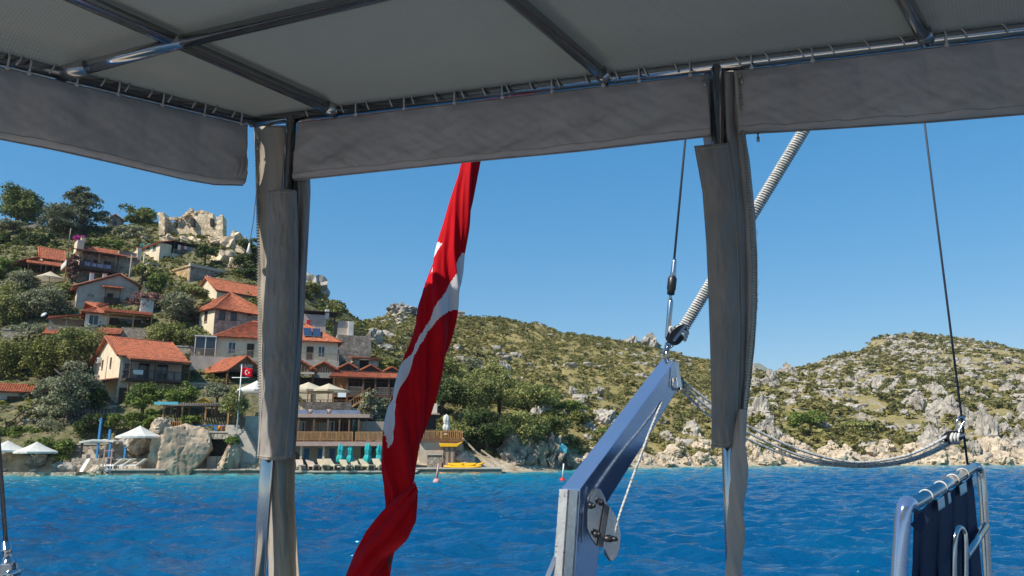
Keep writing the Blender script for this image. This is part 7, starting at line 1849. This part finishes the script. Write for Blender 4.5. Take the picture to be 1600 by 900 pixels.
def sag(points, n=10):
    """smooth curve through points"""
    P = [Vector(p) for p in points]; out = []
    for i in range(len(P)-1):
        p0 = P[max(i-1, 0)]; p1 = P[i]; p2 = P[i+1]; p3 = P[min(i+2, len(P)-1)]
        for k in range(n):
            t = k/n
            out.append(0.5*((2*p1)+(p2-p0)*t+(2*p0-5*p1+4*p2-p3)*t*t+(3*p1-p0-3*p2+p3)*t**3))
    out.append(P[-1]); return out
def rope(name, label, ptsq, r, mat, fleck=True, group=None, pitch=0.02):
    c = sag(ptsq, 14); o = MB().tube(c, r, 10).build(name, mat)
    tag(o, label, 'rope', group)
    if fleck:
        m = MB(); L_ = 0; hx = []
        t = (c[1]-c[0]).normalized(); nrm = t.orthogonal().normalized()
        tot = sum((c[i+1]-c[i]).length for i in range(len(c)-1)); N_ = int(tot/pitch*8); cum = [0]
        for i in range(len(c)-1): cum.append(cum[-1]+(c[i+1]-c[i]).length)
        for k in range(N_):
            s = tot*k/N_; i = min(max(np.searchsorted(cum, s)-1, 0), len(c)-2); f = (s-cum[i])/max(cum[i+1]-cum[i], 1e-6)
            p = c[i].lerp(c[i+1], f); t = (c[i+1]-c[i]).normalized(); nrm = (nrm-t*nrm.dot(t)).normalized(); a = 2*math.pi*s/pitch
            hx.append(p+(nrm*math.cos(a)+t.cross(nrm)*math.sin(a))*r*0.98)
        m.tube(hx, r*0.16, 4).build('tracer_yarn', M_FLECK, o)
    return o
rope('davit_line', 'thin flecked line hanging from the davit tip to its bracket', [at(1034, 628, 3.58), at(1016, 672, 3.5), at(1000, 715, 3.42), at(983, 762, 3.35), at(965, 815, 3.29), at(958, 850, 3.30)], 0.0058, M_ROPEG)
for k, (nm, tab) in enumerate((
    ('uppermost of the three slack lines between the davit tip and the hanging block', [(1062, 592), (1112, 630), (1165, 664), (1250, 703), (1330, 722), (1400, 716), (1446, 700), (1486, 678)]),
    ('middle of the three slack lines between the davit tip and the hanging block', [(1062, 599), (1112, 641), (1165, 674), (1250, 712), (1330, 726), (1400, 722), (1448, 708), (1490, 686)]),
    ('lowest of the three slack lines between the davit tip and the hanging block', [(1060, 606), (1112, 652), (1165, 684), (1250, 718), (1330, 729), (1400, 725), (1450, 711), (1492, 690)]))):
    n = len(tab); rope('slack_line', nm, [at(x, y, 3.68+0.25*i/(n-1)+0.012*k) for i, (x, y) in enumerate(tab)], 0.0068, M_ROPEG, True, 'slack lines from the davit', 0.03)

# stay with turnbuckle above the davit
def stay():
    Y = 3.66
    root = empty('stay', at(1045, 560, Y), 0, 'wire stay with a steel turnbuckle fixed to the davit tip', 'stay'); o0 = Vector(root.location)
    top = at(1072, 205, Y); e = at(1053, 410, Y); ext = top+(top-e)*1.4
    MB().tube([ext-o0, e-o0], 0.006, 8).build('wire', M_WIRE, root)
    def piece(pa, pb, prof, mat, name):
        a = at(*pa, Y)-o0; b = at(*pb, Y)-o0; h = (b-a).length
        MB().lathe([(r, t*h) for (r, t) in prof], a, (b-a), 14).build(name, mat, root)
    piece((1054, 404), (1051, 440), [(0.008, 0), (0.012, 0.15), (0.013, 0.5), (0.015, 0.6), (0.015, 1)], M_STEEL_S, 'swage')
    piece((1051, 432), (1048, 460), [(0.016, 0), (0.023, 0.12), (0.023, 0.7), (0.019, 0.8), (0.019, 1)], M_BLACKPL, 'rubber_boot')
    piece((1048, 458), (1047.5, 470), [(0.011, 0), (0.008, 0.5), (0.008, 1)], M_STEEL, 'threaded_rod')
    piece((1048, 468), (1043, 530), [(0.010, 0), (0.014, 0.06), (0.014, 0.94), (0.010, 1)], M_STEEL_S, 'turnbuckle_body')
    piece((1043, 528), (1042, 548), [(0.008, 0), (0.008, 0.5), (0.013, 0.55), (0.013, 1)], M_STEEL, 'toggle')
    piece((1042, 544), (1041, 566), [(0.009, 0), (0.009, 1)], M_STEEL_S, 'clevis')
    p = at(1041, 546, Y)-o0
    MB().tube([p+Vector((-0.03, 0, -0.02)), p+Vector((0.03, -0.02, 0.03))], 0.006, 8).build('shackle_pin', M_STEEL, root)
stay()

# thick wrapped line and its block
def wrapped_line():
    a = at(1061, 524, 3.60); b = at(1256, 204, 3.35); d = (b-a).normalized(); e = b+d*1.6
    root = empty('wrapped_line', a, 0, 'thick white line bound with spiral whipping running up behind the post', 'rope')
    L_ = (e-a).length; r = 0.024
    MB().tube([Vector((0, 0, 0)), e-a], r, 16).build('core', M_ROPE, root)
    u = d.orthogonal().normalized(); v = d.cross(u); n = int(L_/0.0125)
    hx = [d*(0.02+0.0125*k/14)+(u*math.cos(2*math.pi*k/14)+v*math.sin(2*math.pi*k/14))*(r+0.001) for k in range(n*14-14)]
    MB().tube(hx, 0.0042, 6).build('whipping', M_ROPE, root)
    h2 = [d*(0.026+0.0125*k/14)+(u*math.cos(2*math.pi*k/14)+v*math.sin(2*math.pi*k/14))*(r+0.0022) for k in range(n*14-14)]
    m = MB()
    for k in range(0, len(h2)-6, 7):
        m.tube(h2[k:k+4], 0.0022, 4)
    m.build('dark_flecks', M_FLECK, root)['kind'] = 'stuff'
    for k in range(3):
        c = d*(0.005+0.016*k)+Vector((0, 0, 0)); rr_ = r+0.012-0.003*k
        MB().tube([c+(u*math.cos(R(t))+v*math.sin(R(t)))*rr_+d*0.01*math.sin(R(t*2)) for t in range(0, 361, 20)], 0.009, 8, False).build('knot_turn', M_ROPE, root)
    tail = [Vector((-0.02, -0.03, 0.01)), Vector((-0.045, -0.035, 0.035)), Vector((-0.05, -0.03, 0.015)), Vector((-0.03, -0.03, -0.01))]
    MB().tube(sag(tail, 6), 0.007, 8).build('rope_end', M_ROPE, root)
wrapped_line()
def block(name, label, c, ax, s, rope_m):
    """pulley block: two cheeks, a sheave, a strap and a shackle"""
    root = empty(name, c, 0, label, 'pulley'); ax = Vector(ax).normalized()
    side = Vector((0.25, -1, 0)).normalized(); side = (side-ax*side.dot(ax)).normalized(); w_ = ax.cross(side)
    def oval(off, k, th, nm, mat):
        pl = []
        for a in range(0, 360, 20):
            t = math.cos(R(a)); q = math.sin(R(a)); pl.append(side*off+ax*(t*0.052*s*k)+w_*(q*0.030*s*k*(1-0.25*t)))
        MB().prism(pl, side*th).build(nm, mat, root, bevel=0.002*s)
    oval(0.012*s, 1.0, 0.007*s, 'cheek', M_BLACKPL); oval(-0.019*s, 1.0, 0.007*s, 'cheek', M_BLACKPL)
    MB().lathe([(0.026*s, -0.010*s), (0.020*s, 0), (0.026*s, 0.010*s)], (0, 0, 0), side, 20).build('sheave', M_STEEL_S, root)
    MB().bar(side*0.021*s+ax*0.05*s, side*0.021*s-ax*0.035*s, 0.012*s, 0.003*s, tuple(side)).build('strap', M_STEEL, root)
    MB().tube([ax*-0.045*s+(ax*-0.03*s)*math.sin(R(a))+w_*0.016*s*math.cos(R(a)) for a in range(0, 181, 20)], 0.004*s, 8).build('shackle', M_STEEL, root)
    return root
block('pulley_block', 'black pulley block at the foot of the thick wrapped line', at(1058, 522, 3.58), at(1066, 516, 3.58)-at(1043, 546, 3.60), 1.15, None)

# far stay with the hanging block
def far_stay():
    Y = 3.95; top = at(1444, 188, Y); bot = at(1513, 735, Y); ext = top+(top-bot)*0.5
    o = MB().tube([ext, top, bot], 0.0058, 8).build('far_stay', M_WIRE); tag(o, 'thin wire stay running down to the far end of the navy gangway', 'stay')
    b2 = block('pulley_block', 'black double pulley block hung on the wire stay above the gangway', at(1491, 682, 3.93), Vector((1, 0, 0.25)), 1.0, None)
    p = at(1491, 682, 3.93)
    MB().tube(sag([at(1496, 676, 3.92)-p, at(1494, 662, 3.92)-p, at(1500, 652, 3.92)-p, at(1507, 656, 3.92)-p, at(1502, 667, 3.92)-p, at(1497, 677, 3.92)-p], 6), 0.006, 8).build('snap_shackle', M_STEEL, b2)
    for k in range(3): MB().tube([at(1488+5*k, 677, 3.915)-p, at(1486+5*k, 684, 3.90)-p, at(1488+5*k, 694, 3.915)-p], 0.0075, 8).build('rope_turn', M_ROPE, b2)
far_stay()
# near backstay at the far left
def backstay():
    Y = 2.3; root = empty('backstay', at(14, 905, Y), 0, 'thick wire backstay ending in a steel swage beside the side rail', 'stay'); o0 = Vector(root.location)
    a = at(-30, 300, Y); b = at(9, 846, Y)
    MB().tube([a-o0, b-o0], 0.0058, 10).build('wire', M_WIRE, root)
    c = at(13, 884, Y); e = at(16, 930, Y); d = (c-b).normalized(); h = (c-b).length
    MB().lathe([(0.008, 0), (0.011, 0.02*h), (0.012, 0.3*h), (0.0145, 0.32*h), (0.0145, 0.40*h), (0.012, 0.42*h), (0.012, 0.8*h), (0.016, 0.82*h), (0.016, h)], b-o0, d, 18).build('swage', M_STEEL, root)
    for s in (-1, 1): MB().prism([at(6, 880, Y)+Vector((0, s*0.012, 0))-o0, at(22, 880, Y)+Vector((0, s*0.012, 0))-o0, at(27, 935, Y)+Vector((0, s*0.012, 0))-o0, at(2, 935, Y)+Vector((0, s*0.012, 0))-o0], (0, s*0.005, 0)).build('toggle_cheek', M_STEEL_S, root, bevel=0.002)
    MB().lathe([(0.010, -0.026), (0.012, -0.022), (0.012, 0.022), (0.010, 0.026)], at(20, 896, Y)-o0, (0, 1, 0), 14).build('clevis_pin', M_STEEL, root)
backstay()

# ================================================================== gangway with navy cloth
def gangway():
    root = empty('gangway', at(1405, 905, 2.95), 0, 'raised steel gangway rail hung with navy blue cloth at the stern', 'gangway'); o0 = Vector(root.location)
    A0 = at(1403, 930, 2.95); A1 = at(1412, 800, 2.95); A2 = at(1424, 789, 3.0); B1 = at(1520, 731, 3.72); B2 = at(1531, 734, 3.76); B0 = at(1545, 930, 3.76)
    def T(ps, r, name, mat=M_STEEL): return MB().tube([p-o0 for p in ps], r, 14).build(name, mat, root)
    T([A0+(A0-A1)*0.5]+sag([A0, A1, A2], 6), 0.0285, 'near_upright', M_BLUEARM)
    T([A2+(A1-A2)*0.2, B1], 0.0250, 'top_rail')
    T(sag([B1, B2, at(1537, 790, 3.76), B0], 6), 0.0195, 'far_upright')
    T([at(1509, 868, 3.36), at(1540, 822, 3.73)], 0.018, 'diagonal_brace')
    T(sag([at(1490, 930, 3.1), at(1491, 850, 3.1), at(1497, 826, 3.12), at(1505, 830, 3.14), at(1508, 850, 3.14), at(1508, 930, 3.14)], 7), 0.0115, 'handle_loop')
    for t in (0.20, 0.42, 0.62, 0.80):
        p = A2.lerp(B1, t); d = (B1-A2).normalized(); u = d.orthogonal().normalized(); v = d.cross(u)
        MB().tube([p+(u*math.cos(R(a))+v*math.sin(R(a)))*0.0258-o0 for a in range(0, 361, 24)], 0.0028, 6, False).build('strap', M_ROPE, root)
    tags = ((0.30, 0.40), (0.46, 0.50), (0.66, 0.78), (0.90, 0.97))
    def cl(u, v):
        pl_ = A2.lerp(at(1414, 935, 2.99), v); pr_ = B1.lerp(at(1538, 935, 3.72), v)
        fold = 0.036*math.sin(u*26+0.6*math.sin(v*3))*(0.30+0.70*v)+0.022*nz1(u*9, v*2, 5); scal = 0.014*abs(math.sin(u*math.pi*4))
        return pl_.lerp(pr_, 0.03+0.94*u)+Vector((fold*0.8, fold, -0.026-scal*(1-v)))-o0
    cloth_grid('navy_cloth', cl, 110, 30, M_NAVY, root, 0.0015)
    for (a, b) in tags:
        def tg(u, v): 
            p = A2.lerp(B1, a+(b-a)*u); return p+Vector((0.002, -0.024, -0.03-0.045*v))-o0
        cloth_grid('white_tab', tg, 6, 4, M_WHITEPL, root, 0.0015)
    MB().prism([at(1422, 820, 2.96)-o0, at(1440, 800, 3.0)-o0, at(1452, 812, 3.0)-o0, at(1438, 834, 2.97)-o0], (0, -0.003, 0)).build('folded_flap', M_NAVY, root)
    # foot on the deck
    T([Vector((A0.x, A0.y, A0.z)), Vector((A0.x-0.02, A0.y, DECKZ))], 0.022, 'leg'); T([B0, Vector((B0.x, B0.y, DECKZ))], 0.019, 'leg')
gangway()

# ================================================================== the air: even haze round everything, only the far range fades
def air():
    o = MB().box(-3900, 3900, -3900, 3900, -6.5, 330).build('haze', bpy.data.materials.new('haze_air'))
    m = o.data.materials[0]; m.use_nodes = True; N, L = m.node_tree.nodes, m.node_tree.links; N.clear()
    out = N.new('ShaderNodeOutputMaterial'); v = N.new('ShaderNodeVolumePrincipled')
    v.inputs['Color'].default_value = (0.74, 0.86, 1.0, 1); v.inputs['Density'].default_value = 0.00010; v.inputs['Anisotropy'].default_value = 0.0
    L.new(v.outputs[0], out.inputs['Volume'])
    tag(o, 'thin pale blue haze over the whole bay', 'haze', kind='stuff')
air()
